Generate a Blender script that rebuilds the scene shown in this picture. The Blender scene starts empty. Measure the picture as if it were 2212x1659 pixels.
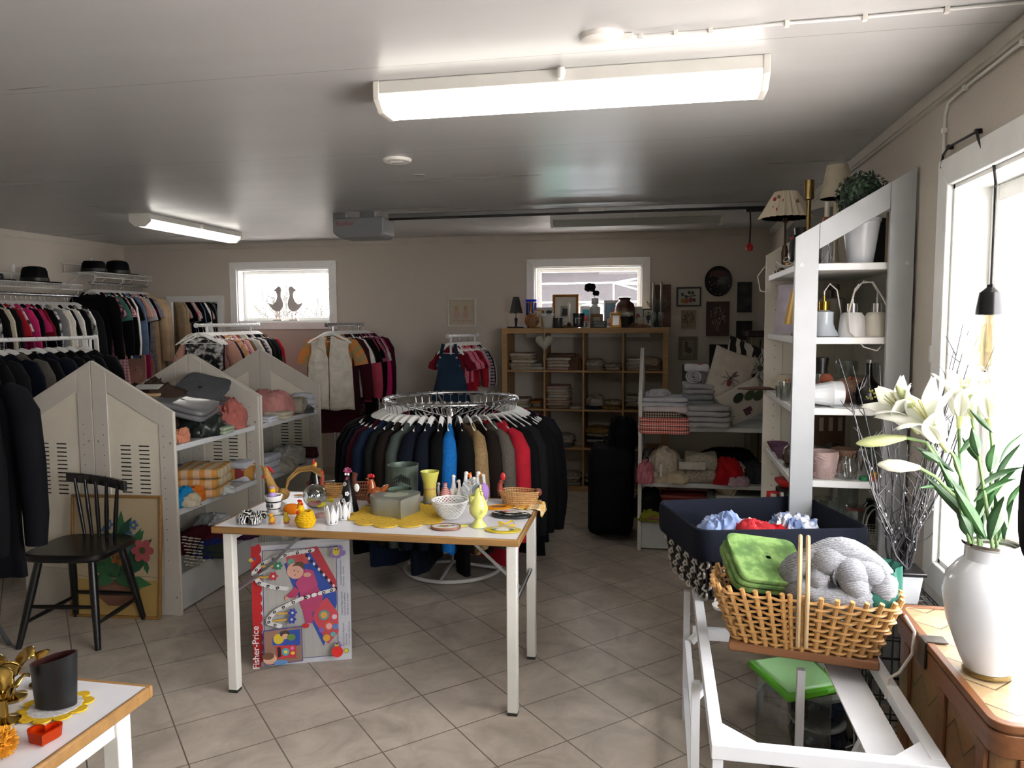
import bpy, math, random
from mathutils import Vector, Matrix, noise
S = bpy.context.scene
COL = S.collection
PI = math.pi
rnd = random.Random(7)

# ---------------------------------------------------------------- camera
F_PX, PITCH, YAW, ROLL, EYE = 1640.0, math.radians(4.73), math.radians(11.08), math.radians(-0.3), 1.55
FW = Vector((-math.sin(YAW)*math.cos(PITCH), math.cos(YAW)*math.cos(PITCH), -math.sin(PITCH)))
RT = Vector((math.cos(YAW), math.sin(YAW), 0)); UP = RT.cross(FW)
RT, UP = math.cos(ROLL)*RT+math.sin(ROLL)*UP, math.cos(ROLL)*UP-math.sin(ROLL)*RT
cam = bpy.data.cameras.new('camera'); camo = bpy.data.objects.new('camera', cam); COL.objects.link(camo)
cam.sensor_width = 36; cam.lens = 36*F_PX/2212; cam.clip_start = .02; cam.clip_end = 200
camo.matrix_world = Matrix((RT, UP, -FW)).transposed().to_4x4()
camo.location = (0, 0, EYE)
S.camera = camo
def ray(x, y): return FW*F_PX+RT*(x-1106)+UP*(829.5-y)
def PX(x, y, X): d = ray(x, y); return Vector((0, 0, EYE))+d*(X/d.x)
def PY(x, y, Y): d = ray(x, y); return Vector((0, 0, EYE))+d*(Y/d.y)
def PZ(x, y, z): d = ray(x, y); return Vector((0, 0, EYE))+d*((z-EYE)/d.z)
def px2m(n, p):                                  # size in metres of n photo pixels at point p
    return n*(Vector(p)-Vector((0, 0, EYE))).dot(FW)/F_PX

# ---------------------------------------------------------------- light, exposure
S.view_settings.view_transform = 'Standard'; S.view_settings.look = 'None'
S.view_settings.gamma = 1; S.view_settings.exposure = 0.3; S.view_settings.use_curve_mapping = False
W = bpy.data.worlds.new('sky'); S.world = W; W.use_nodes = True
bg = W.node_tree.nodes['Background']; bg.inputs[0].default_value = (1, .975, .985, 1); bg.inputs[1].default_value = SKY = 15
S.cycles.max_bounces = 8; S.cycles.transparent_max_bounces = 16; S.cycles.diffuse_bounces = 5
S.cycles.sample_clamp_indirect = 8
SUN = bpy.data.lights.new('sun', 'SUN'); SUN.energy = 85; SUN.angle = .01; SUN.color = (1, .965, .94)
suno = bpy.data.objects.new('sun', SUN); COL.objects.link(suno); suno.rotation_euler = Vector((.15, .35, 1)).to_track_quat('Z', 'Y').to_euler()
RIGHT, BACK, LEFT, FRONT, CEIL = .965, 7.2, -5.6, -2.6, 2.37
def portal(loc, rot, sx, sy):
    l = bpy.data.lights.new('window_portal', 'AREA'); l.shape = 'RECTANGLE'; l.size = sx; l.size_y = sy
    l.cycles.is_portal = True
    o = bpy.data.objects.new('window_portal', l); COL.objects.link(o); o.location = loc; o.rotation_euler = rot
portal((1.14, 1.65, 1.36), (0, PI/2, 0), 1.4, 2.4)      # right window
portal((1.14, -1.35, 1.45), (0, PI/2, 0), 1.1, 1.2)     # right window behind the camera
portal((-3.83, 7.36, 1.79), (-PI/2, 0, 0), 1.1, .7)
portal((-.55, 7.36, 1.79), (-PI/2, 0, 0), 1.2, .7)

# ---------------------------------------------------------------- materials
def lin(h):
    h = h.lstrip('#'); r = [int(h[i:i+2], 16)/255 for i in (0, 2, 4)]
    return tuple((c/12.92 if c <= .04045 else ((c+.055)/1.055)**2.4) for c in r)+(1,)
_mc = {}
class NT:
    def __init__(s, name):
        s.m = bpy.data.materials.new(name); s.m.use_nodes = True; s.t = s.m.node_tree; s.n = s.t.nodes
        s.b = s.n['Principled BSDF']; s.co = s.n.new('ShaderNodeTexCoord')
    def new(s, typ, **kw):
        nd = s.n.new('ShaderNode'+typ)
        for k, v in kw.items():
            if hasattr(nd, k): setattr(nd, k, v)
            else: nd.inputs[k.replace('_', ' ')].default_value = v
        return nd
    def link(s, a, b): s.t.links.new(a, b)
    def vec(s, scale=(1, 1, 1), rot=(0, 0, 0), co='Object'):
        mp = s.new('Mapping'); mp.inputs['Scale'].default_value = scale; mp.inputs['Rotation'].default_value = rot
        s.link(s.co.outputs[co], mp.inputs[0]); return mp.outputs[0]
    def noise(s, vec, scale, detail=3, rough=.55, dist=0):
        nd = s.new('TexNoise'); nd.inputs['Scale'].default_value = scale; nd.inputs['Detail'].default_value = detail
        nd.inputs['Roughness'].default_value = rough; nd.inputs['Distortion'].default_value = dist
        s.link(vec, nd.inputs['Vector']); return nd.outputs['Fac']
    def vor(s, vec, scale, feature='F1', out='Distance'):
        nd = s.new('TexVoronoi', feature=feature); nd.inputs['Scale'].default_value = scale; s.link(vec, nd.inputs['Vector']); return nd.outputs[out]
    def ramp(s, fac, stops, interp='LINEAR'):
        r = s.new('ValToRGB'); r.color_ramp.interpolation = interp; e = r.color_ramp.elements
        while len(e) < len(stops): e.new(.5)
        for el, (p, c) in zip(e, stops): el.position = p; el.color = c if not isinstance(c, str) else lin(c)
        s.link(fac, r.inputs[0]); return r.outputs[0]
    def mix(s, fac, a, b, mode='MIX'):
        nd = s.new('Mix', data_type='RGBA', blend_type=mode)
        for sock, v in ((nd.inputs[0], fac), (nd.inputs[6], a), (nd.inputs[7], b)):
            if isinstance(v, (int, float)): sock.default_value = v
            elif isinstance(v, tuple): sock.default_value = v
            elif isinstance(v, str): sock.default_value = lin(v)
            else: s.link(v, sock)
        return nd.outputs[2]
    def math(s, op, a, b=0):
        nd = s.new('Math', operation=op)
        for i, v in ((0, a), (1, b)):
            if isinstance(v, (int, float)): nd.inputs[i].default_value = v
            else: s.link(v, nd.inputs[i])
        return nd.outputs[0]
    def xyz(s, co='Object'):
        nd = s.new('SeparateXYZ'); s.link(s.co.outputs[co], nd.inputs[0]); return nd.outputs
    def bump(s, h, strength, dist=.01):
        nd = s.new('Bump'); nd.inputs['Strength'].default_value = strength; nd.inputs['Distance'].default_value = dist
        s.link(h, nd.inputs['Height']); s.link(nd.outputs[0], s.b.inputs['Normal'])
    def base(s, v, rough=None, metal=None):
        if isinstance(v, str): s.b.inputs['Base Color'].default_value = lin(v)
        else: s.link(v, s.b.inputs['Base Color'])
        if rough is not None: s.b.inputs['Roughness'].default_value = rough
        if metal is not None: s.b.inputs['Metallic'].default_value = metal
        return s.m
def shade(h, k):
    h = h.lstrip('#'); return '#'+''.join('%02x' % max(0, min(255, int(int(h[i:i+2], 16)*k))) for i in (0, 2, 4))
def M(h, rough=.5, metal=0, tex='paint'):
    key = (h, rough, metal, tex)
    if key in _mc: return _mc[key]
    t = NT('%s_%s' % (tex, h.lstrip('#')))
    if tex == 'paint':
        f = t.noise(t.vec(), 9, 4); c = t.mix(f, shade(h, .95), shade(h, 1.04))
        t.bump(t.noise(t.vec(), 160, 2), .03)
    elif tex == 'cloth':
        f = t.noise(t.vec(), 14, 5); c = t.mix(f, shade(h, .82), shade(h, 1.14))
        t.bump(t.noise(t.vec(), 420, 2), .25, .002)
        t.b.inputs['Specular IOR Level'].default_value = .12
    elif tex == 'knit':
        f = t.noise(t.vec((60, 200, 60)), 1.4, 4); c = t.mix(f, shade(h, .6), shade(h, 1.25)); t.bump(f, .8, .004)
        t.b.inputs['Specular IOR Level'].default_value = .1
    elif tex == 'wood':
        f = t.noise(t.vec((3, 40, 40)), 1.2, 5, .6, .6); c = t.mix(f, shade(h, .72), shade(h, 1.15)); t.bump(f, .12, .003)
    elif tex == 'woody':                       # grain along y
        f = t.noise(t.vec((40, 3, 40)), 1.2, 5, .6, .6); c = t.mix(f, shade(h, .72), shade(h, 1.15)); t.bump(f, .12, .003)
    elif tex == 'rust':
        f = t.noise(t.vec(), 22, 6); c = t.mix(f, shade(h, .55), shade(h, 1.3)); t.bump(f, .2, .004)
    elif tex == 'weave':
        f = t.new('TexChecker'); f.inputs['Scale'].default_value = 90; t.link(t.vec(), f.inputs[0])
        c = t.mix(f.outputs['Fac'], shade(h, .7), shade(h, 1.1)); t.bump(f.outputs['Fac'], .5, .004)
    elif tex == 'flat':
        f = t.noise(t.vec(), 30, 2); c = t.mix(f, shade(h, .97), shade(h, 1.03))
    _mc[key] = t.base(c, rough, metal); return t.m
def metal(h='#c9ccd0', rough=.18): return M(h, rough, 1, 'flat')
def cl(h, rough=.9): return M(h, rough, 0, 'cloth')
def PAT(kind, a, b, c='#000000', scale=1., ax='yz', rough=.85):
    key = ('pat', kind, a, b, c, scale, ax)
    if key in _mc: return _mc[key]
    t = NT('%s_pattern_%s' % (kind, a.lstrip('#'))); v = t.vec()
    x = t.xyz(); A = {'x': x[0], 'y': x[1], 'z': x[2]}
    def stripe(k, per, duty=.5): return t.math('LESS_THAN', t.math('FRACT', t.math('MULTIPLY', A[k], 1/per)), duty)
    if kind == 'check':
        p = .03*scale
        s = t.math('ADD', stripe(ax[0], p), stripe(ax[1], p)); col = t.ramp(t.math('MULTIPLY', s, .5), [(0, a), (.4, c), (.8, b)], 'CONSTANT')
    elif kind == 'plaid':
        p = .06*scale
        c1 = t.mix(stripe(ax[0], p, .55), a, b); c2 = t.mix(stripe(ax[1], p, .55), a, c); col = t.mix(.5, c1, c2)
    elif kind == 'stripe': col = t.mix(stripe(ax[1], .05*scale, .5), a, b)
    elif kind == 'floral':
        d = t.vor(v, 26/scale); n = t.noise(v, 30/scale, 3)
        col = t.mix(t.math('LESS_THAN', d, .2), a, t.mix(t.math('GREATER_THAN', n, .52), b, c))
    elif kind == 'dots': col = t.mix(t.math('LESS_THAN', t.vor(v, 60/scale), .3), a, b)
    elif kind == 'leopard':
        n = t.noise(v, 24/scale, 2, .5, .6); col = t.ramp(n, [(0, a), (.55, b), (.62, c)], 'CONSTANT')
    elif kind == 'zebra':
        w = t.new('TexWave'); w.inputs['Scale'].default_value = 9/scale; w.inputs['Distortion'].default_value = 9; w.inputs['Detail'].default_value = 2
        t.link(v, w.inputs[0]); col = t.ramp(w.outputs['Fac'], [(0, a), (.5, b)], 'CONSTANT')
    elif kind == 'blotch':
        n = t.noise(v, 18/scale, 4, .6); col = t.ramp(n, [(0, a), (.46, b), (.58, c)])
    t.bump(t.noise(v, 400, 2), .2, .002); _mc[key] = t.base(col, rough); return t.m
def GLASS(h='#ffffff', alpha=.16, name='clear_glass', rough=.02):
    key = ('glass', h, alpha)
    if key in _mc: return _mc[key]
    t = NT(name); out = t.n['Material Output']; tr = t.new('BsdfTransparent'); tr.inputs[0].default_value = lin(h)
    gl = t.new('BsdfGlossy'); gl.inputs['Roughness'].default_value = rough
    lw = t.new('LayerWeight'); lw.inputs[0].default_value = alpha+.1
    f = t.ramp(lw.outputs['Facing'], [(0, (alpha*.4,)*3+(1,)), (1, (min(1, alpha*3.5),)*3+(1,))])
    mx = t.new('MixShader'); t.link(f, mx.inputs[0]); t.link(tr.outputs[0], mx.inputs[1]); t.link(gl.outputs[0], mx.inputs[2])
    t.link(mx.outputs[0], out.inputs[0]); _mc[key] = t.m; return t.m
def TINT(h, solid=.5, rough=.08):                 # coloured translucent glass: part transparent, part glossy body
    key = ('tint', h, solid)
    if key in _mc: return _mc[key]
    t = NT('tinted_glass_'+h.lstrip('#')); t.base(h, rough); out = t.n['Material Output']
    tr = t.new('BsdfTransparent'); tr.inputs[0].default_value = lin(h); mx = t.new('MixShader'); mx.inputs[0].default_value = solid
    t.link(tr.outputs[0], mx.inputs[1]); t.link(t.b.outputs[0], mx.inputs[2]); t.link(mx.outputs[0], out.inputs[0]); _mc[key] = t.m; return t.m
def EMIT(h, st, name):
    t = NT(name); t.base(h, .4); t.b.inputs['Emission Color'].default_value = lin(h); t.b.inputs['Emission Strength'].default_value = st; return t.m

# ---------------------------------------------------------------- mesh builder
class MB:
    def __init__(s): s.v = []; s.f = []; s.mi = []; s.T = Matrix()
    def add(s, vs, fs, mi=0):
        n = len(s.v); s.v += [tuple(s.T @ Vector(p)) for p in vs]
        s.f += [tuple(i+n for i in f) for f in fs]; s.mi += [mi]*len(fs); return s
    def box(s, x0, x1, y0, y1, z0, z1, mi=0):
        return s.add([(x, y, z) for z in (z0, z1) for y in (y0, y1) for x in (x0, x1)],
                     [(0, 2, 3, 1), (4, 5, 7, 6), (0, 1, 5, 4), (2, 6, 7, 3), (0, 4, 6, 2), (1, 3, 7, 5)], mi)
    def bar(s, p, q, w, h, up=(0, 0, 1), mi=0):        # rectangular bar from p to q, w sideways, h along up
        p, q = Vector(p), Vector(q); d = (q-p).normalized(); a = d.cross(Vector(up))
        if a.length < 1e-4: a = d.cross(Vector((1, 0, 0)))
        a = a.normalized()*w/2; b = a.cross(d).normalized()*h/2
        return s.add([c+i*a+j*b for c in (p, q) for i, j in ((-1, -1), (1, -1), (1, 1), (-1, 1))],
                     [(0, 1, 2, 3), (7, 6, 5, 4), (0, 4, 5, 1), (1, 5, 6, 2), (2, 6, 7, 3), (3, 7, 4, 0)], mi)
    def tube(s, pts, r, n=8, closed=False, mi=0, cap=True, flat=1.):
        pts = [Vector(p) for p in pts]; m = len(pts); rr = r if isinstance(r, (list, tuple)) else [r]*m
        vs = []; ref = None
        for i, p in enumerate(pts):
            if closed: d = pts[(i+1) % m]-pts[i-1]
            else: d = pts[min(i+1, m-1)]-pts[max(i-1, 0)]
            d = d.normalized() if d.length > 1e-9 else Vector((0, 0, 1))
            if ref is None:
                ref = d.orthogonal().normalized()
            a = (ref-d*ref.dot(d)); a = a.normalized() if a.length > 1e-6 else d.orthogonal().normalized()
            ref = a; b = d.cross(a)
            vs += [p+(a*math.cos(t)+b*math.sin(t)*flat)*rr[i] for t in (2*PI*k/n for k in range(n))]
        fs = []
        for i in range(m if closed else m-1):
            j = (i+1) % m
            fs += [(i*n+k, i*n+(k+1) % n, j*n+(k+1) % n, j*n+k) for k in range(n)]
        if cap and not closed: fs += [tuple(range(n))[::-1], tuple((m-1)*n+k for k in range(n))]
        return s.add(vs, fs, mi)
    def lathe(s, prof, n=24, c=(0, 0, 0), mi=0, sx=1, sy=1, fn=None):
        c = Vector(c); vs = []; fs = []; m = len(prof)
        for r, z in prof:
            for k in range(n):
                t = 2*PI*k/n; q = fn(t, z) if fn else 1
                vs.append(c+Vector((r*q*math.cos(t)*sx, r*q*math.sin(t)*sy, z)))
        for i in range(m-1): fs += [(i*n+k, i*n+(k+1) % n, (i+1)*n+(k+1) % n, (i+1)*n+k) for k in range(n)]
        if prof[0][0] > 1e-5: fs.append(tuple(range(n))[::-1])
        if prof[-1][0] > 1e-5: fs.append(tuple((m-1)*n+k for k in range(n)))
        return s.add(vs, fs, mi)
    def prism(s, poly, h0, h1, ax='z', mi=0):             # 2D outline extruded along an axis
        n = len(poly)
        def P(u, v, h): return {'z': (u, v, h), 'y': (u, h, v), 'x': (h, u, v)}[ax]
        vs = [P(u, v, h0) for u, v in poly]+[P(u, v, h1) for u, v in poly]
        fs = [tuple(range(n))[::-1], tuple(range(n, 2*n))]+[(i, (i+1) % n, n+(i+1) % n, n+i) for i in range(n)]
        return s.add(vs, fs, mi)
    def grid(s, fn, nu, nv, cu=False, mi=0):
        vs = [fn(i/(nu if cu else nu-1), j/(nv-1)) for j in range(nv) for i in range(nu)]
        fs = [(j*nu+i, j*nu+(i+1) % nu, (j+1)*nu+(i+1) % nu, (j+1)*nu+i) for j in range(nv-1) for i in range(nu if cu else nu-1)]
        return s.add(vs, fs, mi)
    def ell(s, c, rx, ry, rz, n=16, m=10, mi=0, e=1., fn=None):
        c = Vector(c)
        def sp(x): return math.copysign(abs(x)**e, x)
        def f(u, v):
            a = 2*PI*u; b = -PI/2+PI*v*.9999+1e-4
            p = Vector((sp(math.cos(b))*sp(math.cos(a)), sp(math.cos(b))*sp(math.sin(a)), sp(math.sin(b))))
            if fn: p = p*fn(p)
            return c+Vector((p.x*rx, p.y*ry, p.z*rz))
        return s.grid(f, n, m, True, mi)
    def build(s, name, mats, parent=None, loc=None, rz=0, bevel=0, ang=40, sub=0):
        me = bpy.data.meshes.new(name); me.from_pydata(s.v, [], s.f); me.update()
        mats = mats if isinstance(mats, (list, tuple)) else [mats]
        for m in mats: me.materials.append(m)
        if len(mats) > 1: me.polygons.foreach_set('material_index', s.mi)
        me.polygons.foreach_set('use_smooth', [True]*len(me.polygons)); me.set_sharp_from_angle(angle=math.radians(ang))
        o = bpy.data.objects.new(name, me); COL.objects.link(o)
        if parent: o.parent = parent
        if loc is not None: o.location = loc
        if rz: o.rotation_euler.z = rz
        if bevel:
            b = o.modifiers.new('bevel', 'BEVEL'); b.width = bevel; b.segments = 2; b.limit_method = 'ANGLE'; b.harden_normals = False
        if sub:
            q = o.modifiers.new('subdivision', 'SUBSURF'); q.levels = sub; q.render_levels = sub
        return o
def tag(o, label=None, cat=None, group=None, kind=None):
    for k, v in (('label', label), ('category', cat), ('group', group), ('kind', kind)):
        if v: o[k] = v
    return o
def thing(name, label, cat, loc=(0, 0, 0), rz=0, group=None):
    o = bpy.data.objects.new(name, None); COL.objects.link(o); o.location = loc; o.rotation_euler.z = rz; o.empty_display_size = .05
    return tag(o, label, cat, group)
def struct(o): return tag(o, kind='structure')
def solo(mb, name, mats, label, cat, loc=(0, 0, 0), rz=0, group=None, **kw):
    return tag(mb.build(name, mats, None, loc, rz, **kw), label, cat, group)
def text(name, body, size, m, parent, loc, rot=(PI/2, 0, 0), ext=.0004, align='CENTER', shear=0, sx=1, bold=0):
    cu = bpy.data.curves.new(name, 'FONT'); cu.body = body; cu.size = size; cu.extrude = ext; cu.align_x = align; cu.align_y = 'CENTER'; cu.shear = shear; cu.offset = bold
    f = bpy.data.objects.new(name, cu); COL.objects.link(f); bpy.context.view_layer.update()
    me = bpy.data.meshes.new_from_object(f.evaluated_get(bpy.context.evaluated_depsgraph_get())); bpy.data.objects.remove(f)
    me.materials.clear(); me.materials.append(m); me.name = name
    o = bpy.data.objects.new(name, me); COL.objects.link(o); o.parent = parent; o.location = loc; o.rotation_euler = rot; o.scale.x = sx; return o
def copy_tree(o, parent=None):
    c = o.copy(); COL.objects.link(c)
    if parent: c.parent = parent
    for ch in o.children: copy_tree(ch, c)
    return c
ORD = 'first second third fourth fifth sixth seventh eighth ninth tenth eleventh twelfth thirteenth fourteenth fifteenth sixteenth seventeenth eighteenth nineteenth twentieth'.split()
def ordn(i):
    if i < 20: return ORD[i]
    tens = {2: 'twenty', 3: 'thirty', 4: 'forty', 5: 'fifty', 6: 'sixty'}
    t, u = divmod(i+1, 10)
    return tens[t]+'-'+ORD[u-1] if u else {3: 'thirtieth', 4: 'fortieth', 5: 'fiftieth', 2: 'twentieth'}[t]
def fnoise(x, y, z=0, s=1): return noise.noise(Vector((x*s, y*s, z*s)))
def arc(cx, cy, r, a0, a1, n): return [(cx+r*math.cos(math.radians(a0+(a1-a0)*i/(n-1))), cy+r*math.sin(math.radians(a0+(a1-a0)*i/(n-1)))) for i in range(n)]
def ring(c, rx, ry, n=32): return [(c[0]+rx*math.cos(2*PI*i/n), c[1]+ry*math.sin(2*PI*i/n), c[2]) for i in range(n)]
def heart(w, h, n=36):
    o = []
    for i in range(n):
        t = 2*PI*i/n; o.append((w/32*16*math.sin(t)**3, h/29*(13*math.cos(t)-5*math.cos(2*t)-2*math.cos(3*t)-math.cos(4*t)+2.5)))
    return o
class Art:                                            # flat picture: coloured shapes stacked in thin layers on a plane (u right, v up)
    def __init__(s): s.mb = MB(); s.ms = []; s.k = 0
    def m(s, h):
        mm = h if not isinstance(h, str) else M(h, .55, 0, 'flat')
        if mm not in s.ms: s.ms.append(mm)
        return s.ms.index(mm)
    def poly(s, pts, h):
        s.k += 1; n = len(pts); s.mb.add([(u, -.0002*s.k, v) for u, v in pts], [tuple(range(n))], s.m(h)); return s
    def rect(s, u0, u1, v0, v1, h): return s.poly([(u0, v0), (u1, v0), (u1, v1), (u0, v1)], h)
    def ell(s, u, v, ru, rv, h, rot=0, n=16):
        c, q = math.cos(rot), math.sin(rot)
        return s.poly([(u+ru*math.cos(t)*c-rv*math.sin(t)*q, v+ru*math.cos(t)*q+rv*math.sin(t)*c) for t in (2*PI*i/n for i in range(n))], h)
    def leaf(s, u0, v0, u1, v1, w, h):
        dx, dy = u1-u0, v1-v0; nx, ny = -dy*w, dx*w
        return s.poly([(u0, v0), (u0+dx*.3-nx*.8, v0+dy*.3-ny*.8), (u0+dx*.6-nx, v0+dy*.6-ny), (u1, v1), (u0+dx*.6+nx, v0+dy*.6+ny), (u0+dx*.3+nx*.8, v0+dy*.3+ny*.8)], h)
    def line(s, pts, w, h):
        for (a, b), (c, d) in zip(pts, pts[1:]):
            L = math.hypot(c-a, d-b) or 1; nx, ny = -(d-b)/L*w/2, (c-a)/L*w/2
            s.poly([(a-nx, b-ny), (c-nx, d-ny), (c+nx, d+ny), (a+nx, b+ny)], h); s.k -= 1
        s.k += 1; return s
    def flower(s, u, v, r, n, h, hc):
        for i in range(n):
            t = 2*PI*i/n; s.ell(u+r*.6*math.cos(t), v+r*.6*math.sin(t), r*.42, r*.34, h, t, 10)
        return s.ell(u, v, r*.28, r*.28, hc, 0, 10)
    def build(s, name, parent, loc=(0, 0, 0), rot=None):
        o = s.mb.build(name, s.ms, parent, loc)
        if rot: o.rotation_euler = rot
        return o
WHITE = M('#e4e6e6', .4); WHITE2 = M('#d9dbd8', .45); CHROME = metal('#d8dadd', .12); STEEL = metal('#a9adb2', .3)
BLACK = M('#0b0b0d', .35); PLASTIC = M('#eceae4', .35); GREYW = M('#c9c8c2', .5); DARKHOLE = M('#0a0a0a', .9)
# ================================================================ the room
def floor_mat():
    t = NT('ceramic_floor_tiles'); v = t.vec((1, 1, 1), (0, 0, math.radians(-43.5)))
    mp = t.new('VectorMath', operation='ADD'); t.link(v, mp.inputs[0]); mp.inputs[1].default_value = (.0, .0, 0)
    br = t.new('TexBrick', offset=0, squash=1); br.inputs['Scale'].default_value = 1; br.inputs['Brick Width'].default_value = .302
    br.inputs['Row Height'].default_value = .302; br.inputs['Mortar Size'].default_value = .003; br.inputs['Mortar Smooth'].default_value = .3; br.inputs['Bias'].default_value = 0
    br.inputs['Color1'].default_value = lin('#b0a494'); br.inputs['Color2'].default_value = lin('#c2b6a6'); br.inputs['Mortar'].default_value = lin('#79705f')
    sh = t.new('VectorMath', operation='ADD'); sh.inputs[1].default_value = FLOOR_SHIFT
    t.link(v, sh.inputs[0]); t.link(sh.outputs[0], br.inputs['Vector'])
    n1 = t.noise(v, 5, 5, .6, .8); n2 = t.noise(t.vec((1, 1, 1), (0, 0, .6)), 30, 4)
    c = t.mix(t.ramp(n1, [(.3, (0, 0, 0, 1)), (.7, (1, 1, 1, 1))]), '#8a847c', '#d3cabd'); c2 = t.mix(.62, br.outputs['Color'], c); c3 = t.mix(t.math('MULTIPLY', n2, .25), c2, '#8f8477')
    c4 = t.mix(br.outputs['Fac'], c3, '#6b6255')
    t.bump(t.math('ADD', t.math('MULTIPLY', br.outputs['Fac'], -1), t.math('MULTIPLY', n1, .12)), .35, .004)
    t.link(t.ramp(n2, [(0, (.33,)*3+(1,)), (1, (.5,)*3+(1,))]), t.b.inputs['Roughness'])
    return t.base(c4)
_a = math.radians(-43.5); _p = (-.959, 2.911)
_r = (_p[0]*math.cos(_a)-_p[1]*math.sin(_a), _p[0]*math.sin(_a)+_p[1]*math.cos(_a))
FLOOR_SHIFT = (-_r[0]+.302*20, -_r[1]+.302*20, 0)
def wall_mat():
    t = NT('grey_beige_wallpaper'); n = t.noise(t.vec(), 90, 4, .6); n2 = t.noise(t.vec(), 2, 3)
    c = t.mix(n, '#b5ada2', '#c9c2b7'); c = t.mix(t.math('MULTIPLY', n2, .3), c, '#b3aca1'); t.bump(n, .15, .003); return t.base(c, .75)
def ceil_mat():
    t = NT('glossy_ceiling_boards'); n = t.noise(t.vec((.5, 4, 1)), 1.5, 5, .6); n3 = t.noise(t.vec((.3, 3, 1)), 1.2, 3)
    y = t.xyz(); seam = t.math('LESS_THAN', t.math('FRACT', t.math('MULTIPLY', y[1], 1/1.2)), .004)
    c = t.mix(n, '#b1b1b1', '#bcbdbd'); c = t.mix(seam, c, '#8f8e8a')
    t.link(t.ramp(n3, [(.3, (.27,)*3+(1,)), (.7, (.36,)*3+(1,))]), t.b.inputs['Roughness']); t.bump(n3, .05, .03)
    t.b.inputs['Specular IOR Level'].default_value = .65
    return t.base(c)
WALLM = wall_mat(); T = .22
struct(MB().box(LEFT-T, RIGHT+T, FRONT-T, BACK+T, -.15, 0).build('floor', floor_mat()))
struct(MB().box(LEFT-T, RIGHT+T, FRONT-T, BACK+T, CEIL, CEIL+.15).build('ceiling', ceil_mat()))
struct(MB().box(LEFT-T, LEFT, FRONT, BACK, 0, CEIL).build('wall_left', WALLM))
struct(MB().box(LEFT-T, RIGHT+T, FRONT-T, FRONT, 0, CEIL).build('wall_front', WALLM))
def holed(name, a0, a1, holes, put, mat):        # wall along a from a0 to a1 with rectangular holes (h0,h1,z0,z1)
    mb = MB(); a = a0
    for h0, h1, z0, z1 in holes:
        put(mb, a, h0, 0, CEIL); put(mb, h0, h1, 0, z0); put(mb, h0, h1, z1, CEIL); a = h1
    put(mb, a, a1, 0, CEIL); struct(mb.build(name, mat))
# window outlines of the back wall read from the photograph onto the wall plane
lw0, lw1 = PY(494, 567, BACK-.02), PY(728, 711, BACK-.02); rw0, rw1 = PY(1137, 561, BACK-.02), PY(1405, 554, BACK-.02)
LWX0, LWX1, LWZ1, LWZ0 = lw0.x+.075, lw1.x-.075, lw0.z-.075, lw1.z+.075
RWX0, RWX1, RWZ1 = rw0.x+.075, rw1.x-.075, (rw0.z+rw1.z)/2-.075; RWZ0 = 1.47
holed('wall_back', LEFT, RIGHT+T, [(LWX0, LWX1, LWZ0, LWZ1), (RWX0, RWX1, RWZ0, RWZ1)], lambda mb, a, b, z0, z1: mb.box(a, b, BACK, BACK+T, z0, z1), WALLM)
R3 = (.35, 2.84, .70, 2.0); R4 = (-1.95, -.75, .9, 2.0)
holed('wall_right', FRONT, BACK, [R4, R3], lambda mb, a, b, z0, z1: mb.box(RIGHT, RIGHT+T, a, b, z0, z1), WALLM)
PANE = GLASS('#fbfbfb', .05, 'window_glass')
WFR = M('#eef0ee', .35)
def back_window(n, x0, x1, z0, z1):
    r = bpy.data.objects.new('window_%d' % n, None); COL.objects.link(r); struct(r); r.location = ((x0+x1)/2, BACK, z0)
    w = (x1-x0)/2; h = z1-z0; c = .075
    mb = MB()                                            # mitred casing on the wall
    for poly in ([(-w-c, -c), (w+c, -c), (w, 0), (-w, 0)], [(-w-c, h+c), (w+c, h+c), (w, h), (-w, h)], [(-w-c, -c), (-w-c, h+c), (-w, h), (-w, 0)], [(w+c, -c), (w+c, h+c), (w, h), (w, 0)]): mb.prism(poly, -.018, 0, 'y')
    mb.build('casing', WFR, r, bevel=.003)
    mb = MB()
    for a, b, e, f in ((-w, -w+.012, 0, h), (w-.012, w, 0, h), (-w, w, 0, .012), (-w, w, h-.012, h)): mb.box(a, b, -.002, .17, e, f)
    mb.build('reveal', WFR, r)
    mb = MB(); s = .045
    for a, b, e, f in ((-w+.012, -w+s, .012, h-.012), (w-s, w-.012, .012, h-.012), (-w+s, w-s, .012, s), (-w+s, w-s, h-s, h-.012)): mb.box(a, b, .1, .15, e, f)
    mb.build('sash', WFR, r, bevel=.004)
    MB().box(-w+s, w-s, .122, .128, s, h-s).build('pane', PANE, r)
back_window(1, LWX0, LWX1, LWZ0, LWZ1); back_window(2, RWX0, RWX1, RWZ0, RWZ1)
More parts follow.
